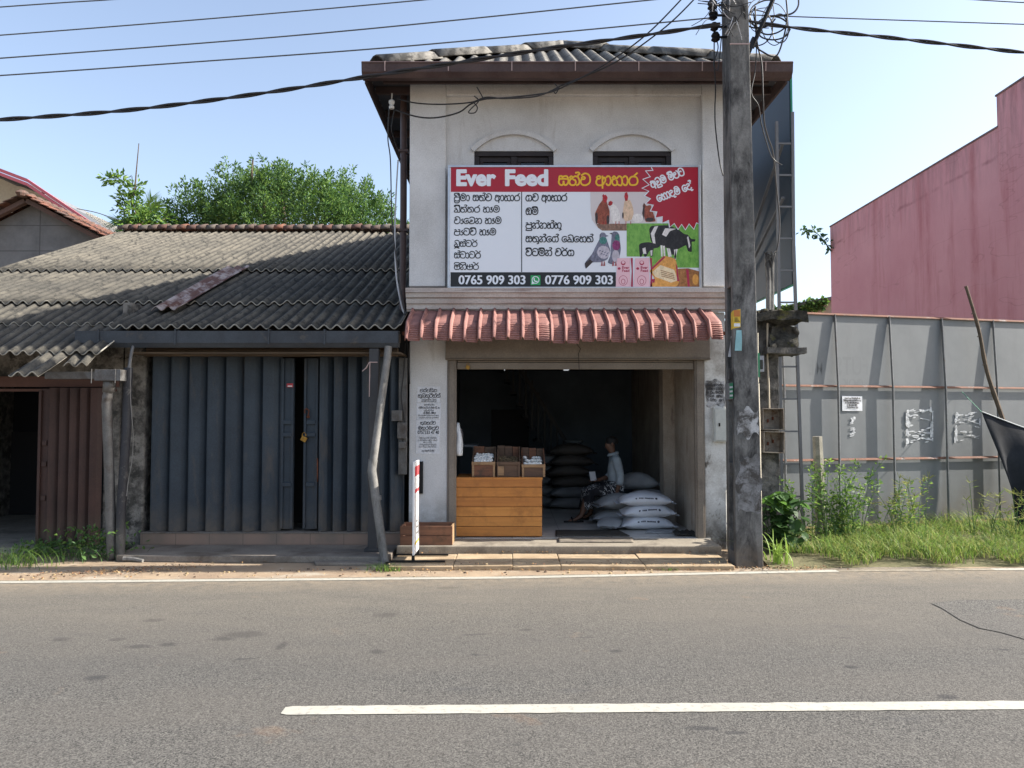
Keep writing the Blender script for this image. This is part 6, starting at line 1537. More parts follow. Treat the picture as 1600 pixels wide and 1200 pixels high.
# face: eyes, mouth and ears set into the head surface
hc = Vector(V_(-.085,0,zs+.650))
for s in (-1, 1):
    g = MB(); g.blob(hc+Vector((-.066,s*.032,.008)), (.009,.011,.006), 6); g.build('eye', plain('eye_white', [.12,.11,.10], .4), PS, smooth='all')
    g = MB(); g.blob(hc+Vector((.008,s*.083,-.005)), (.018,.008,.028), 6, .2); g.build('ear', SKIN, PS, smooth='all')
g = MB(); g.blob(hc+Vector((-.079,0,-.052)), (.010,.026,.007), 6); g.build('mouth', plain('lips', [.12,.05,.045], .5), PS, smooth='all')
HAIR = plain('black_hair', [.012,.011,.011], .6)
g = MB()
def hairf(u, v):
    a = 2*math.pi*u; b = math.pi*(-.08+.58*v); d_ = Vector((math.cos(a)*math.cos(b), math.sin(a)*math.cos(b), math.sin(b)))
    if d_.x < -.35 and d_.z < .45: d_ = d_*.86
    return hc+Vector((.010,0,.022))+Vector((d_.x*.092, d_.y*.084, d_.z*.090))*(1+.05*mnoise.noise(d_*7))
g.grid(28, 12, hairf, 0, True); g.build('hair', HAIR, PS, smooth='all')
SHIRT = aged('pale_blue_shirt', [.34,.39,.42], [.26,.30,.33], 6, rough=.85, bump=.5, bscale=9, bdist=.03)
SJ = [(V_(.0,0,zs+.01), (.165,.135)), (V_(-.02,0,zs+.16), (.150,.122)), (V_(-.03,0,zs+.34), (.158,.122)), (V_(-.03,0,zs+.47), (.105,.085)), (V_(-.05,0,zs+.505), (.068,.06)),
      (V_(-.03,-.175,zs+.435), .066), (V_(.02,-.205,zs+.22), .062), (V_(.00,-.205,zs+.08), .058), (V_(-.03,.175,zs+.435), .066), (V_(-.05,.205,zs+.23), .062), (V_(-.13,.15,zs+.15), .055)]
skin_body('shirt', SJ, [(0,1),(1,2),(2,3),(3,4),(3,5),(5,6),(6,7),(3,8),(8,9),(9,10)], [SHIRT], PS, 2, 1)
g = MB()
g.grid(24, 4, lambda u, v: Vector(V_(-.055+.066*math.cos(2*math.pi*u)*(1+.25*v), .064*math.sin(2*math.pi*u)*(1+.25*v), zs+.530-.035*v+.018*math.cos(2*math.pi*u))), 0, True)
g.build('collar', SHIRT, PS, smooth='all', solid=.006)
def sarong():
    t = NT('patterned_sarong'); v = t.noise(9, 2, .5, t.map((1,1,1)), 2.5)
    k = t.ramp(t.math('ABSOLUTE', t.math('SUBTRACT', v, .5)), .015, .045, (1,1,1), (0,0,0))
    k2 = t.ramp(t.voro(16), .12, .2, (1,1,1), (0,0,0))
    f = t.math('MULTIPLY', t.math('MAXIMUM', k, t.math('MULTIPLY', k2, .6)), t.ramp(t.noise(4, 2, .5), .45, .52), True)
    return t.fin(t.mix(f, [.014,.014,.018], [.52,.52,.52]), .85)
SA = sarong()
TJ = [(V_(.02,0,zs-.0), (.17,.14)), (V_(-.06,-.10,zs+.0), (.115,.115)), (V_(-.40,-.13,zs+.015), (.085,.085)), (V_(-.455,-.14,zs-.14), (.085,.08)), (V_(-.06,.10,zs+.0), (.115,.115)), (V_(-.38,.12,zs+.02), (.085,.085)), (V_(-.38,.12,zs-.14), (.085,.08))]
skin_body('sarong', TJ, [(0,1),(1,2),(2,3),(0,4),(4,5),(5,6)], [SA], PS, 2, 0)
g = MB()
def skirt(u, v):      # the cloth hanging between the knees and the sacks
    a = 2*math.pi*u; return Vector(V_(-.40+.095*math.cos(a)-.03*v, -.005+(.235)*math.sin(a)*(1-.12*v), zs+.03-.27*v)) + Vector((.012*math.sin(a*7+v*2)*v, .012*math.cos(a*6)*v, 0))
g.grid(40, 10, skirt, 0, True); g.build('sarong_drape', SA, PS, smooth='all', solid=.006)
for k, (x, y) in enumerate(((-.62,-.165),(-.46,.135))):
    g = MB()
    g.prism([V_(x-.14+.27*t, y+s*.045*(1.0-.25*abs(2*t-1)**2)-.02*(1-t), .1455) for s, ts in ((-1,(0,.15,.4,.7,1)),(1,(1,.7,.4,.15,0))) for t in ts], (0,0,.014))
    g.tube(spline([V_(x-.02,y-.05,.16), V_(x-.03,y-.02,.205), V_(x-.03,y+.02,.205), V_(x-.02,y+.05,.16)], 4), .009, 6); g.build('sandal', M['black_metal'], PS)
g = MB(); c = Vector(V_(-.34,.0,zs+.17)); g.obox(c+Vector((0,0,.03)), (.10,.004,.13), Matrix.Rotation(.5,3,'Z') @ Matrix.Rotation(-.3,3,'X')); tag(g.build('folded_paper', plain('dim_paper', [.52,.53,.55], .8)), 'small pale paper held in the hand of the seated person', 'paper')
# ================================================================== vegetation
LG = [leafmat('leaf_mid', [.085,.17,.055], [.12,.22,.06]), leafmat('leaf_dark', [.042,.10,.032], [.06,.13,.036]), leafmat('leaf_light', [.16,.27,.05], [.13,.22,.045])]
LB = [leafmat('blue_leaf', [.045,.11,.035], [.07,.15,.04]), leafmat('blue_leaf_dark', [.03,.075,.025], [.045,.10,.03]), leafmat('yellow_leaf', [.16,.26,.03], [.11,.21,.03])]
GR = [leafmat('grass_mid', [.19,.31,.055], [.26,.38,.07], .4), leafmat('grass_dark', [.07,.14,.03], [.11,.19,.035], .4), leafmat('grass_straw', [.34,.34,.11], [.28,.31,.09], .4)]
BARK = aged('bark', [.12,.09,.065], [.07,.055,.04], 6, rough=.95, bump=.8, bscale=20, bdist=.02)
def tree(name, label, base, cz, rad, n_spray, n_leaf, L, W, mats, seed, upb=.5, trunk=.2, zmin=None, profile=None):
    rt = thing(name, label, 'tree', base); r_ = random.Random(seed); B = Vector(base); C = B + Vector((0,0,cz)); g = MB(); tips = []
    P, D = [], []
    for k in range(n_spray):
        a = r_.uniform(0, 2*math.pi); el = math.asin(r_.uniform(-.25, 1)); d = Vector((math.cos(a)*math.cos(el), math.sin(a)*math.cos(el), math.sin(el)))
        kk = (1+.22*mnoise.noise(d*2.2+Vector((seed,0,0)))) * r_.uniform(.55, 1.0)**.5
        tip = C + Vector((d.x*rad[0], d.y*rad[1], d.z*rad[2]))*kk
        if mnoise.noise(d*2.6+Vector((seed*2,1,0))) > .34: continue
        if profile: tip.z = min(tip.z, profile(tip.x)+r_.uniform(-.5,.2))
        sd_ = (d + Vector((0,0,upb)) + Vector((r_.uniform(-.4,.4), r_.uniform(-.4,.4), r_.uniform(-.2,.3)))).normalized(); ln = r_.uniform(.5, 1.1)*min(rad)*.36
        st = tip - sd_*ln; tips.append((st, tip))
        for i in range(n_leaf):
            t = r_.random()**.8; rr_ = (1-t)*.30*ln+.04; q = Vector((r_.gauss(0,1), r_.gauss(0,1), r_.gauss(0,1)))
            p = st + sd_*ln*t + q*rr_*.55
            P.append(p); D.append((q.normalized()*.9 + sd_*.8 + Vector((0,0,r_.uniform(-.5,.3)))))
    leaves(g, P, D, L, W, len(mats), .25, r_); g.build('crown', mats, rt)
    g = MB(); fork = B+Vector((0,0,cz*.55)); g.tube([B-Vector((0,0,.2)), B+Vector((.05,0,cz*.3)), fork], [trunk, trunk*.8, trunk*.65], 9)
    for k in range(9):
        st, tip = tips[int(k*len(tips)/9)]; g.tube(spline([fork-Vector((0,0,.3)), fork.lerp(st,.45)+Vector((0,0,.3)), st, tip], 4), np.linspace(trunk*.45, .02, 13).tolist(), 6)
    g.build('trunk', BARK, rt, smooth=True); return rt
YT = 21.0; cx = (atX(440,300,YT)); 
pk = [(262,372),(285,340),(300,310),(330,305),(352,285),(375,252),(400,268),(430,285),(455,262),(480,282),(505,270),(520,254),(545,262),(562,268),(580,290),(598,296),(615,325),(640,345),(660,360)]
pxz = [(atX(a,b,YT), atZ(a,b,YT)) for a, b in pk]
def prof(x):
    if x <= pxz[0][0]: return pxz[0][1]-.3
    for (a, b), (c, d_) in zip(pxz, pxz[1:]):
        if x <= c: return b+(d_-b)*(x-a)/(c-a)
    return pxz[-1][1]-.3
zt_t = max(z for x, z in pxz)
tree('bushy_tree', 'broad bushy green tree with spiky top behind the corrugated roof', (atX(462,300,YT), YT, 0), 5.6, (3.8, 2.5, zt_t-5.3), 1150, 70, .105, .045, LG, 4, .8, .2, profile=prof)
# slim young tree with large leaves, dead twig above it
b = Vector((atX(212,330,19.0), 19.0, 0)); rt = thing('young_tree', 'slim young tree with sparse large leaves and a bare twig top', 'tree', b)
g = MB(); stems = []
for a in ([(206,372),(207,330),(203,300),(188,280),(168,279)], [(209,372),(212,335),(209,310),(214,290)], [(212,372),(225,345),(235,330)], [(215,374),(245,350),(262,338)], [(210,372),(200,330),(192,308)], [(214,372),(222,352),(228,338)]):
    pts = [at(x,y,19.0+rnd.uniform(-.3,.3)) for x, y in a]; pts = [Vector((pts[0].x,19.0,4.5))]+pts; stems.append(spline(pts, 5))
r_ = random.Random(2); P, D = [], []
for s_ in stems:
    for i, p in enumerate(s_[3:]):
        for k in range(13): q = Vector((r_.gauss(0,1), r_.gauss(0,1), r_.gauss(0,.8))); P.append(p+q*.10*(1.7-i/len(s_)*1.2)); D.append(q+Vector((0,0,.2)))
for k in range(700):
    x = r_.uniform(196,258); y = r_.uniform(330,378); P.append(at(x, max(y, 326+abs(x-225)*.8), 19.0+r_.uniform(-.4,.4))); D.append(Vector((r_.gauss(0,1), r_.gauss(0,1), r_.gauss(.2,.7))))
leaves(g, P, D, .145, .07, 3, .2, r_); g.build('crown', LB[:1]+LG[2:]+LB[2:], rt)
g = MB(); g.tube([b, b+Vector((0,0,3)), Vector((stems[0][0].x,19,4.6))], [.07,.06,.045], 7)
for s_ in stems: g.tube(s_, np.linspace(.03,.006,len(s_)).tolist(), 5)
g.tube([at(210,305,19), at(213,268,19), at(217,224,19)], [.022,.016,.010], 5); g.tube([at(209,305,19), at(206,275,19)], [.016,.008], 5)
g.build('trunk', BARK, rt, smooth=True)
# palm fronds behind it
b = Vector((atX(222,330,23.0), 23.0, 0)); rt = thing('palm_tree', 'coconut palm whose yellow green fronds show behind the slim young tree', 'palm', b)
c = Vector((b.x, 23, atZ(222,385,23))); 
for (tx, ty) in ((172,378),(178,345),(236,310),(243,318),(190,352),(262,372),(248,322)):
    g = MB(); e = at(tx, ty, 23); m_ = c.lerp(e,.5)+Vector((0,0,.28)); R_ = spline([c, m_, e], 10); g.tube(R_, np.linspace(.03,.008,len(R_)).tolist(), 5, 1)
    for i, p in enumerate(R_[3:]):
        dd = (R_[min(i+4,len(R_)-1)]-R_[i+2]).normalized(); sd_ = dd.cross(Vector((0,1,0))).normalized()
        for s in (-1, 1):
            for kk in range(2): q = p+dd*.03*kk; tip = q+sd_*s*(.36*(1-i/len(R_)*.6))+dd*.34+Vector((0,rnd.uniform(-.1,.1),-.05)); w_ = dd*.018; g.add([q-w_, q+w_, tip], [(0,1,2)], 0)
    g.build('frond', [LB[2] if tx > 220 else LB[0], LB[2]], rt)
g = MB(); g.tube([b, b+Vector((.1,0,3)), c], [.16,.13,.11], 9); g.build('trunk', BARK, rt, smooth=True)
# twig growing from the red building
rt = thing('wall_sapling', 'small leafy twig growing out of the top corner of the red building', 'plant', (XW, yfar, zp-.4))
g = MB(); s_ = spline([at(1299,393,yfar-.1), at(1288,378,yfar-.1), at(1275,364,yfar-.1), at(1255,360,yfar-.1)], 6); g.tube(s_, np.linspace(.02,.006,len(s_)).tolist(), 5, 1); P = []; D = []
for p in s_[3:]:
    for k in range(4): q = Vector((rnd.gauss(0,1), rnd.gauss(0,1), rnd.gauss(0,1))); P.append(p+q*.04); D.append(q)
leaves(g, P, D, .15, .09, 2); g.build('twig', [LG[1], LB[1]], rt)
# creepers on the far wall
g = MB(); P = []; D = []
for k in range(520):
    x = rnd.uniform(1186, 1290); y = 490-(x-1180)*.19 + rnd.uniform(-3, 13)*(1 if 1225 < x < 1285 else .5); P.append(at(x, y, 23.42)); D.append(Vector((rnd.gauss(0,1), -.6, rnd.gauss(-.3,.7))))
leaves(g, P, D, .17, .12, 3); o = tag(g.build('creeper', LG), 'green creeper spilling over the low beige wall behind the fence', 'creeper')

# plants on the right verge
def verge_z(x, y): return .03+.05*mnoise.noise(Vector((x*.9,y*.9,0)))
g = MB()
def bankf(u, v):
    x = 2.72+(12-2.72)*u; y0 = edge(x)+.13+.08*mnoise.noise(Vector((x*2,0,3))); y = y0+(11.9-y0)*v
    return (x, y, (.012+.085*min(1,v*4)+.03*mnoise.noise(Vector((x*1.5,y*1.5,0))))*(min(1, v*12)) - .004*(v == 0))
g.grid(70, 26, bankf); bank = struct(g.build('verge', aged('verge_soil', [.16,.14,.075], [.11,.11,.05], 3, rough=.95, grime=[.22,.16,.10], gscale=3, bump=.6, bdist=.02)))
gsp = []; r_ = random.Random(9)
while len(gsp) < 24000:
    x = r_.uniform(2.72, 10.0); y = r_.uniform(edge(x)+.14, 10.9)
    if y > FY(x)-.06: continue
    dn = mnoise.noise(Vector((x*1.1, y*1.4, 4)))+.35*mnoise.noise(Vector((x*4, y*4, 1)))
    path = 1 if x < 3.5 else 0
    e_ = y-edge(x)
    if dn < -.28 + .5*path + (.18 if 3.4 < x < 4.6 and 9.2 < y else 0): continue
    if x < 3.3 and y > 9.3: continue
    gsp.append((x, y, .02+.06*min(1, e_*2)))
g = MB(); a_ = [s for s in gsp if (s[0]*7+s[1]*3) % 1 < .62]; b_ = [s for s in gsp if not ((s[0]*7+s[1]*3) % 1 < .62)]
blades(g, a_, .08, .24, .009, 1.5, 3, r_, 4)
for s in b_:
    k = .6+.9*max(0, mnoise.noise(Vector((s[0]*.8, s[1]*.8, 7)))+.25) + .35*max(0, s[0]-5.2)*.3
    blades(g, [s], .13*k, .36*k, .009, 1.7, 3, r_, 4)
stuff(g.build('grass', GR), 'bright green roadside grass in front of the grey fence', 'grass')
def weed(name, label, x, y, n, h, spread, L, W, mats, seed, per=26, seedhead=False, cat='weed', z0=.03):
    rt = thing(name, label, cat, (x, y, z0)); r_ = random.Random(seed); P = []; D = []; st = MB()
    for k in range(n):
        a = r_.uniform(0,6.28); bx, by = x+r_.gauss(0,spread*.35), y+r_.gauss(0,spread*.2); hh = h*r_.uniform(.55,1.05); ln = r_.uniform(.08,.55)*hh
        s_ = spline([(bx,by,z0), (bx+math.cos(a)*ln*.3,by+math.sin(a)*ln*.3,z0+hh*.5), (bx+math.cos(a)*ln,by+math.sin(a)*ln*.6,z0+hh)], 6)
        st.tube(s_, np.linspace(.006,.002,len(s_)).tolist(), 4)
        for i in range(per):
            t = r_.uniform(.12,1)**.8; p = s_[min(int(t*(len(s_)-1)), len(s_)-1)]; q = Vector((r_.gauss(0,1), r_.gauss(0,1), r_.uniform(-.1,.9))).normalized()
            P.append(p+q*.03*(1.6-t)+Vector((0,0,r_.uniform(-.03,.03)))); D.append(q)
        if seedhead:
            for kk in range(7): q = Vector((r_.gauss(0,1), r_.gauss(0,1), r_.uniform(.2,1))).normalized()*r_.uniform(.05,.11); st.tube([s_[-1], s_[-1]+q], .0028, 3, 1)
    st.build('stem', [LG[0], GR[2]], rt); g = MB(); leaves(g, P, D, L, W, len(mats), .15, r_); g.build('foliage', mats, rt); return rt
xq = atX(1282,850,9.75)
g = MB(); x0, z1 = atX(1279,700,9.85), atZ(1279,682,9.85); g.tube([(x0-.0,9.85,-.1), (x0+.01,9.85,z1*.5), (x0-.015,9.85,z1)], [.065,.064,.062], 8); tag(g.build('concrete_post', aged('old_post', [.30,.28,.23], [.17,.16,.13], 5, rough=.95, grime=[.10,.10,.06], gscale=6, bump=.8)), 'short round concrete post standing in the weeds before the fence', 'post')
weed('tall_weed', 'tall leafy weed clump wrapping the concrete post', atX(1305,850,9.65), 9.62, 34, 1.05, .5, .055, .024, [GR[0], LG[0], GR[1]], 11, 60)
weed('tall_weed', 'lighter weed clump with seed heads right of the concrete post', atX(1410,850,9.9), 9.9, 20, .78, .42, .06, .018, [GR[0], GR[2], LG[0]], 12, 40, True)
weed('seeding_grass', 'single tall grass stalk with spread seed head near the black tarpaulin', atX(1524,850,9.9), 9.9, 3, .75, .1, .16, .010, [GR[0], GR[2]], 13, 5, True)
weed('seeding_grass', 'tall pale seeding grass clump beneath the black tarpaulin', atX(1585,850,9.6), 9.6, 22, .62, .6, .16, .010, [GR[0], GR[2]], 14, 7, True)
# heart leaved plant at the ruined pier
rt = thing('heart_leaf_plant', 'dense dark heart leaved plant at the foot of the ruined pier', 'plant', (3.15, 9.15, .03)); g = MB(); st = MB(); r_ = random.Random(6)
for k in range(210):
    px_ = r_.gauss(1220, 15); py_ = r_.uniform(768, 862); px_ = min(max(px_, 1190), 1253); wdt = 1-abs(px_-1220)/60; py_ = max(py_, 770+(1-wdt)*26)
    y = 9.2+r_.uniform(-.3,.25); p = at(px_, py_, y); d_ = Vector((r_.uniform(-1,1), r_.uniform(-1.2,.1), r_.uniform(-.7,.1))).normalized(); l = r_.uniform(.08,.15); sd_ = d_.cross(Vector((0,0,1))).normalized(); up = sd_.cross(d_)
    hp = [(0,0),(.28,-.12),(.5,.18),(.42,.55),(.0,1.1)]; ring = [p+sd_*x*l+d_*yy*l+up*abs(x)*l*.25 for x, yy in hp]+[p-sd_*x*l+d_*yy*l+up*abs(x)*l*.25 for x, yy in hp[1:4][::-1]]
    m_ = (2 if (py_ < 790 and r_.random() < .5) else r_.randrange(2)); g.add(ring, [(0,1,2,3,4),(0,4,5,6,7)], m_)
    if k % 5 == 0: st.tube(spline([(3.15+r_.uniform(-.1,.1),9.3,.03), (p.x,9.3,p.z*.6), tuple(p)], 4), .006, 4)
g.build('foliage', [leafmat('heart_leaf', [.022,.06,.018], [.04,.09,.02], .2), leafmat('heart_leaf2', [.035,.085,.02], [.05,.11,.025], .2), leafmat('heart_leaf3', [.12,.26,.03], [.09,.2,.03])], rt); st.build('stem', LG[1], rt)
g = MB(); r_ = random.Random(31)
blades(g, [(r_.gauss(2.86,.06), r_.gauss(8.5,.06), .02) for _ in range(24)], .30, .62, .019, 1.7, 1, r_, 7)
tag(g.build('maize_grass', [GR[0]]), 'broad bladed grass clump at the right foot of the pole', 'grass clump')
# tufts on the left
def tuft(label, cx_, cy_, sx_, sy_, n, h0, h1, seed, w_=.009, leafy=0, mats=None):
    r_ = random.Random(seed); g = MB(); S = [(cx_+r_.gauss(0,sx_), cy_+r_.gauss(0,sy_), .0) for _ in range(n)]; blades(g, S, h0, h1, w_, 1.7, 3, r_, 5)
    P = []; D = []
    for k in range(leafy): q = Vector((r_.gauss(0,1), r_.gauss(0,1), r_.uniform(0,1))); P.append(Vector((cx_+r_.gauss(0,sx_), cy_+r_.gauss(0,sy_), r_.uniform(.02,h1*.8)))); D.append(q)
    leaves(g, P, D, .06, .035, 3, .2, r_)
    tag(g.build('grass_tuft', mats or [GR[0], GR[1], LG[0]]), label, 'grass clump')
p = ground(18,890); tuft('bright grass clump at the far left kerb', p.x-.15, p.y+.25, .26, .15, 230, .12, .40, 1, .007)
p = ground(125,880); tuft('dark leafy weed clump beside the crumpled downpipe', p.x, p.y+.28, .24, .15, 170, .12, .42, 2, .006, 300, [LG[1], LG[0], GR[1]])
p = ground(55,872); tuft('low dark weeds between the two left grass clumps', p.x, p.y+.2, .2, .14, 160, .06, .18, 3, .008, 220, [LG[1], LG[0], GR[1]])
p = ground(600,893); tuft('small grass tuft at the foot of the leaning downpipe', p.x, p.y+.05, .085, .045, 150, .05, .14, 4, .007)
p = ground(1045,892); tuft('tiny grass tuft on the kerb edge before the slabs', p.x, p.y+.02, .04, .02, 40, .03, .07, 5, .006)
p = ground(212,838, .07); tuft('tiny weed at the foot of the mottled pillar', p.x, 9.4, .06, .03, 30, .04, .12, 6, .006, 40, [LG[0], LG[1], GR[0]])
# dry litter along the kerb
g = MB(); r_ = random.Random(17); dm = [plain('dry_litter_%d' % k, c, .9) for k, c in enumerate(([.30,.17,.07],[.20,.10,.05],[.36,.27,.15],[.10,.07,.05]))]
for k in range(900):
    z = r_.random()
    if z < .35: x = r_.gauss(-3.95,.42); y = edge(x)+.42+r_.gauss(0,.12)+.25*(x+4.3)
    elif z < .6: x = r_.uniform(-1.3,2.3); y = r_.choice((8.19,8.20,8.915))+r_.gauss(0,.025)
    elif z < .8: x = r_.gauss(2.75,.3); y = 8.30+r_.gauss(0,.06)
    else: x = r_.uniform(-5.5,2.6); y = edge(x)+r_.uniform(.12,.5)
    zz = .012 if y < 8.21 or x < -1.3 or x > 2.3 else (.062 if y < 8.9 else .07); a = r_.uniform(0,6.28); L = r_.uniform(.012,.06)*(1.5 if z < .35 else .6); wd = r_.uniform(.003,.012); c, s = math.cos(a)*L, math.sin(a)*L
    p = Vector((x,y,zz)); sv = Vector((-s,c,0)).normalized()*wd; g.add([p-sv*.3, p+Vector((c*.5,s*.5,.012))-sv, p+Vector((c,s,0)), p+Vector((c*.5,s*.5,.012))+sv], [(0,1,2,3)], r_.randrange(4))
for k in range(160):
    x = r_.uniform(-6,2.6); y = edge(x)+r_.uniform(.1,.6); s = r_.uniform(.006,.02)
    if -1.33 < x < 2.34 and y > 8.18: continue
    g.blob((x,y,s*.3), (s,s*.8,s*.6), 4, .3, 3 if k % 2 else 2, k)
stuff(g.build('litter', dm), 'dry leaves and grit scattered along the kerb', 'litter')
g = MB(); p = ground(207,878); g.tube([(p.x-.1,p.y,.035),(p.x+.02,p.y,.03),(p.x+.13,p.y-.03,.018)], [.028,.025,.02], 7); tag(g.build('broken_pipe', M['pvc'], None, smooth=True), 'short broken grey pipe piece lying by the standing black pipe', 'pipe')

# tarpaulin and stick
TP = aged('black_tarpaulin', [.022,.024,.028], [.014,.015,.018], 4, rough=.8, bump=.25, bscale=6, bdist=.02, spec=.15)
A = at(1534,644,10.74)
top = [A, Vector((A.x+.55, A.y-.10, A.z-.23)), Vector((A.x+1.3, A.y-.25, A.z-.50)), Vector((A.x+2.2, A.y-.3, A.z-.7))]
bl = at(1592,812,10.35); bot = [Vector((bl.x-.02, bl.y, .10)), Vector((bl.x+.35, bl.y-.25, .06)), Vector((bl.x+.9, bl.y-.35, .04)), Vector((bl.x+2.1, bl.y-.4, .04))]
T_, B_ = spline(top, 10), spline(bot, 10); g = MB()
def tarp(u, v):
    i = min(int(u*(len(T_)-1)), len(T_)-2); f = u*(len(T_)-1)-i; t = T_[i].lerp(T_[i+1], f); b_ = B_[i].lerp(B_[i+1], f); p = t.lerp(b_, v)
    return p + Vector((.05*math.sin(u*30+v*2.2)*v, -.09*math.sin(u*24+v*3)*v*(1-.4*v)-.12*math.sin(v*3.14)*.6, -.03*math.sin(v*3.1)))
g.grid(60, 26, tarp); tt = thing('tarpaulin', 'black tarpaulin tied to the fence and spread down into the grass', 'tarpaulin', (bl.x+.5, bl.y, .05))
g.build('sheet', TP, tt, smooth='all', solid=.004)
g = MB(); g.tube([p+Vector((0,-.01,.004)) for p in T_], .008, 6); g.build('hem', plain('pale_hem', [.32,.34,.36], .5), tt)
g = MB(); g.tube([A, fp(px_on_fence(1500,614), .03, atZ(1500,612,FY(px_on_fence(1500))))], .005, 5); g.build('tie_cord', plain('green_cord', [.10,.28,.18], .6), tt)
xa_ = px_on_fence(1508); q0 = at(1509,447,10.99); q1 = at(1542,580,11.0); q2 = at(1567,656,10.98); q3 = q2+(q2-q1)*1.6; q3.z = max(q3.z,.05)
s_ = spline([q0, q0.lerp(q1,.5)+Vector((.03,0,0)), q1, q2, q3], 6); g = MB(); g.tube(s_, [.020+.016*i/len(s_)+.004*(i % 5 == 0) for i in range(len(s_))], 7)
for i in (4, 7, 11): g.tube([s_[i], s_[i]+Vector((-.05,-.02,-.02))], [.014,.006], 5)
tag(g.build('leaning_stick', BARK, None, smooth=True), 'long brown stick leaning against the grey fence', 'stick')

# ================================================================== wires
WK = plain('cable_black', [.018,.018,.02], .55); WG = plain('cable_grey', [.10,.105,.11], .5, .3); WW = plain('cable_white', [.42,.42,.43], .5)
def wire(name, label, cat, pts, r, mt, Y=None, k=8, twist=0):
    P = spline([at(p[0], p[1], p[2] if len(p) > 2 else Y) for p in pts], k); g = MB()
    if twist:
        L = 0; acc = [0]
        for a, b in zip(P, P[1:]): L += (b-a).length; acc.append(L)
        n = int(L/.07); Q = []
        for i in range(n+1):
            s = L*i/n; j = max(0, min(len(P)-2, next((m for m in range(len(acc)-1) if acc[m+1] >= s), len(acc)-2))); f = (s-acc[j])/max(1e-6, acc[j+1]-acc[j]); Q.append(P[j].lerp(P[j+1], f))
        for h in range(twist):
            g.tube([q+Vector((0, math.cos(i*.07/.85*6.28+h*6.28/twist), math.sin(i*.07/.85*6.28+h*6.28/twist)))*r*1.02 for i, q in enumerate(Q)], r, 6)
    else: g.tube(P, r, 6)
    return tag(g.build(name, mt, None, smooth=True), label, cat)
wire('power_line', 'topmost left bare wire crossing the upper left corner of the sky', 'wire', [(-120,20),(0,11),(100,4),(220,-4),(700,-40),(1125,-70)], .007, WG, 8.5)
wire('power_line', 'second bare wire from the top in the left sky', 'wire', [(-120,62),(0,55),(330,29),(660,0),(900,-25),(1125,-45)], .007, WG, 8.5)
wire('power_line', 'third bare wire from the top in the left sky', 'wire', [(-120,98),(0,91),(500,52),(1016,0),(1125,-12)], .0075, WG, 8.5)
wire('power_line', 'lowest bare wire in the left sky, meeting the pole', 'wire', [(-120,124),(0,118),(300,97),(600,75),(900,48),(1120,27)], .0075, WG, 8.5)
wire('twisted_cable', 'thick twisted black cable sagging from the pole to the left', 'cable', [(-140,196),(0,187),(200,172),(400,147),(560,122),(700,100),(870,74),(1000,56),(1125,38)], .0125, WK, 8.45, 8, 2)
wire('twisted_cable', 'thick twisted black cable running from the pole to the right', 'cable', [(1165,32),(1230,42),(1400,60),(1600,82),(1760,96)], .0115, WK, 8.45, 8, 2)
wire('power_line', 'thin bare wire from the pole across the right sky', 'wire', [(1165,23),(1300,28),(1600,38),(1760,43)], .0065, WG, 8.5)
wire('power_line', 'short bare wire in the top right corner of the sky', 'wire', [(1440,-6),(1500,-2),(1600,4),(1760,11)], .0065, WG, 8.5)
wire('service_cable', 'upper service cable from the pole top to the eave knot', 'cable', [(1095,-12,8.4),(1040,42,8.5),(960,98,8.65),(872,136,8.8)], .008, WK)
wire('service_cable', 'lower service cable from the pole top to the eave knot', 'cable', [(1075,-12,8.4),(1010,54,8.5),(940,104,8.65),(872,140,8.8)], .008, WK)
wire('service_cable', 'drooping black cable from the eave knot to the left insulator', 'cable', [(875,138,8.8),(855,145,8.8),(800,152,8.85),(757,155,8.9),(735,163,8.95),(716,176,9.0),(680,184,9.1),(650,182,9.2),(618,172,9.3)], .009, WK)
wire('service_cable', 'second black cable from the eave knot to the left insulator', 'cable', [(875,135,8.8),(840,150,8.8),(790,154,8.85),(760,152,8.9),(735,160,8.95),(690,163,9.05),(650,161,9.2),(620,154,9.3)], .008, WK)
g = MB()
for a in ([(741,150),(748,158),(738,168),(732,176),(742,176),(746,168),(740,160)], [(745,136),(752,148),(756,156)], [(866,130),(872,138),(868,146),(864,140)]): g.tube(spline([at(x,y,8.9) for x, y in a], 5), .007, 5)
tag(g.build('cable_knot', WK), 'loose knot of black cable under the eave', 'cable')
g = MB(); c = at(612,163,9.3); g.lathe([(.028,-.055),(.034,-.03),(.022,-.01),(.036,.015),(.036,.04),(.02,.055)], c, 12); g.tube([c+Vector((0,0,.05)), c+Vector((0,.02,.14))], .008, 6); tag(g.build('insulator', plain('white_porcelain', [.5,.5,.49], .3), None, smooth=True), 'white porcelain insulator under the left eave', 'insulator')
wire('hanging_cable', 'black cable hanging from the insulator down the left wall side', 'cable', [(608,170,9.3),(606,215,9.35),(610,250,9.4),(612,330,9.4),(616,380,9.4),(624,440,9.4),(632,486,9.4),(637,540,9.44),(640,600,9.46)], .008, WK)
wire('hanging_cable', 'pale cable hanging beside the brown downpipe', 'cable', [(622,250,9.6),(619,300,9.6),(617,360,9.55),(619,430,9.5),(628,480,9.46),(633,490,9.45)], .010, WW)
wire('hanging_cable', 'black cable loop crossing from insulator to downpipe', 'cable', [(616,172,9.3),(613,190,9.4),(612,205,9.45),(620,230,9.6),(626,250,9.7)], .006, WK)
wire('hanging_cable', 'loose black cables down the corner beside the switch boxes', 'cable', [(633,536,9.42),(631,580,9.42),(627,620,9.42),(632,660,9.42),(628,700,9.42)], .007, WK)
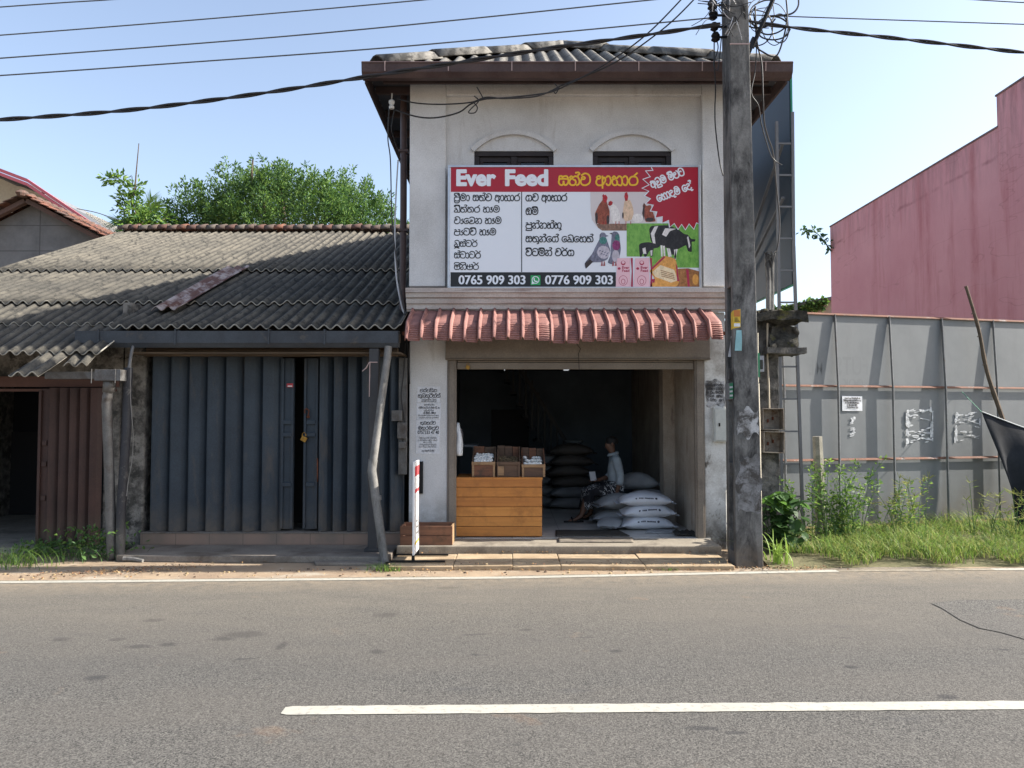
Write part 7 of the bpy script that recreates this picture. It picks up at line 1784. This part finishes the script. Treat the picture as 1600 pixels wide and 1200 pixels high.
wire('pole_cable', 'long black cable drooping down right of the pole to the ledge mast', 'cable', [(1180,10,8.5),(1182,60,8.5),(1190,100,8.55),(1192,150,8.6),(1194,190,8.8),(1200,215,9.0),(1208,240,9.2),(1214,300,9.4),(1218,345,9.5),(1215,385,9.5),(1204,405,9.52)], .009, WK)
wire('pole_cable', 'thin cable hanging right of the pole and curling below the eave', 'cable', [(1177,20,8.5),(1182,60,8.5),(1180,110,8.55),(1174,145,8.5),(1185,165,8.6),(1190,195,8.7),(1202,236,8.9),(1210,250,9.0),(1222,258,9.0)], .006, WK)
wire('pole_cable', 'black cable hanging left of the pole past the eave', 'cable', [(1116,55,8.5),(1116,95,8.55),(1118,140,8.6),(1117,170,8.62),(1118,200,8.65),(1124,250,8.7),(1130,275,8.72)], .007, WK)
wire('pole_cable', 'second black cable left of the pole, looping at the insulator', 'cable', [(1118,58,8.5),(1122,75,8.5),(1115,100,8.5),(1121,110,8.5),(1124,92,8.5),(1127,60,8.5)], .006, WK)
wire('telephone_line', 'thin dark line from the pink edged roof to the palm fronds', 'wire', [(120,326,20),(150,332,20),(180,342,20),(205,350,20)], .010, WG)
r_ = random.Random(44); g = MB()
for k in range(9):
    cx_, cy_, rx, ry = r_.uniform(1180,1225), r_.uniform(8,45), r_.uniform(12,32), r_.uniform(12,34); a0 = r_.uniform(0,6.28); sw = r_.uniform(3.5,6.8)
    g.tube(spline([at(cx_+rx*math.cos(a0+sw*i/9)+r_.uniform(-2,2), cy_+ry*math.sin(a0+sw*i/9), 8.45+.02*i) for i in range(10)], 4), r_.choice((.005,.007,.009)), 5)
g.tube(spline([at(1178,70,8.5), at(1190,80,8.5), at(1212,88,8.45), at(1224,60,8.45), at(1230,25,8.45), at(1228,-5,8.45)], 6), .009, 6)
g.tube(spline([at(1205,25,8.5), at(1235,22,8.5), at(1247,10,8.5), at(1247,-8,8.5)], 6), .010, 6)
for k in range(34):
    a = at(r_.uniform(1112,1172), r_.uniform(-5,40), 8.34); b_ = a+Vector((r_.uniform(-.25,.25), r_.uniform(-.05,.05), r_.uniform(-.22,.15))); m_ = a.lerp(b_,.5)+Vector((r_.uniform(-.06,.06),-.03,r_.uniform(-.08,.08))); g.tube(spline([a, m_, b_], 4), r_.choice((.004,.005,.006)), 5, 1 if k % 4 == 0 else 0)
tag(g.build('cable_tangle', [WK, WW]), 'messy tangle of cable loops bundled round the top of the pole', 'cable')
bpy.context.view_layer.update()
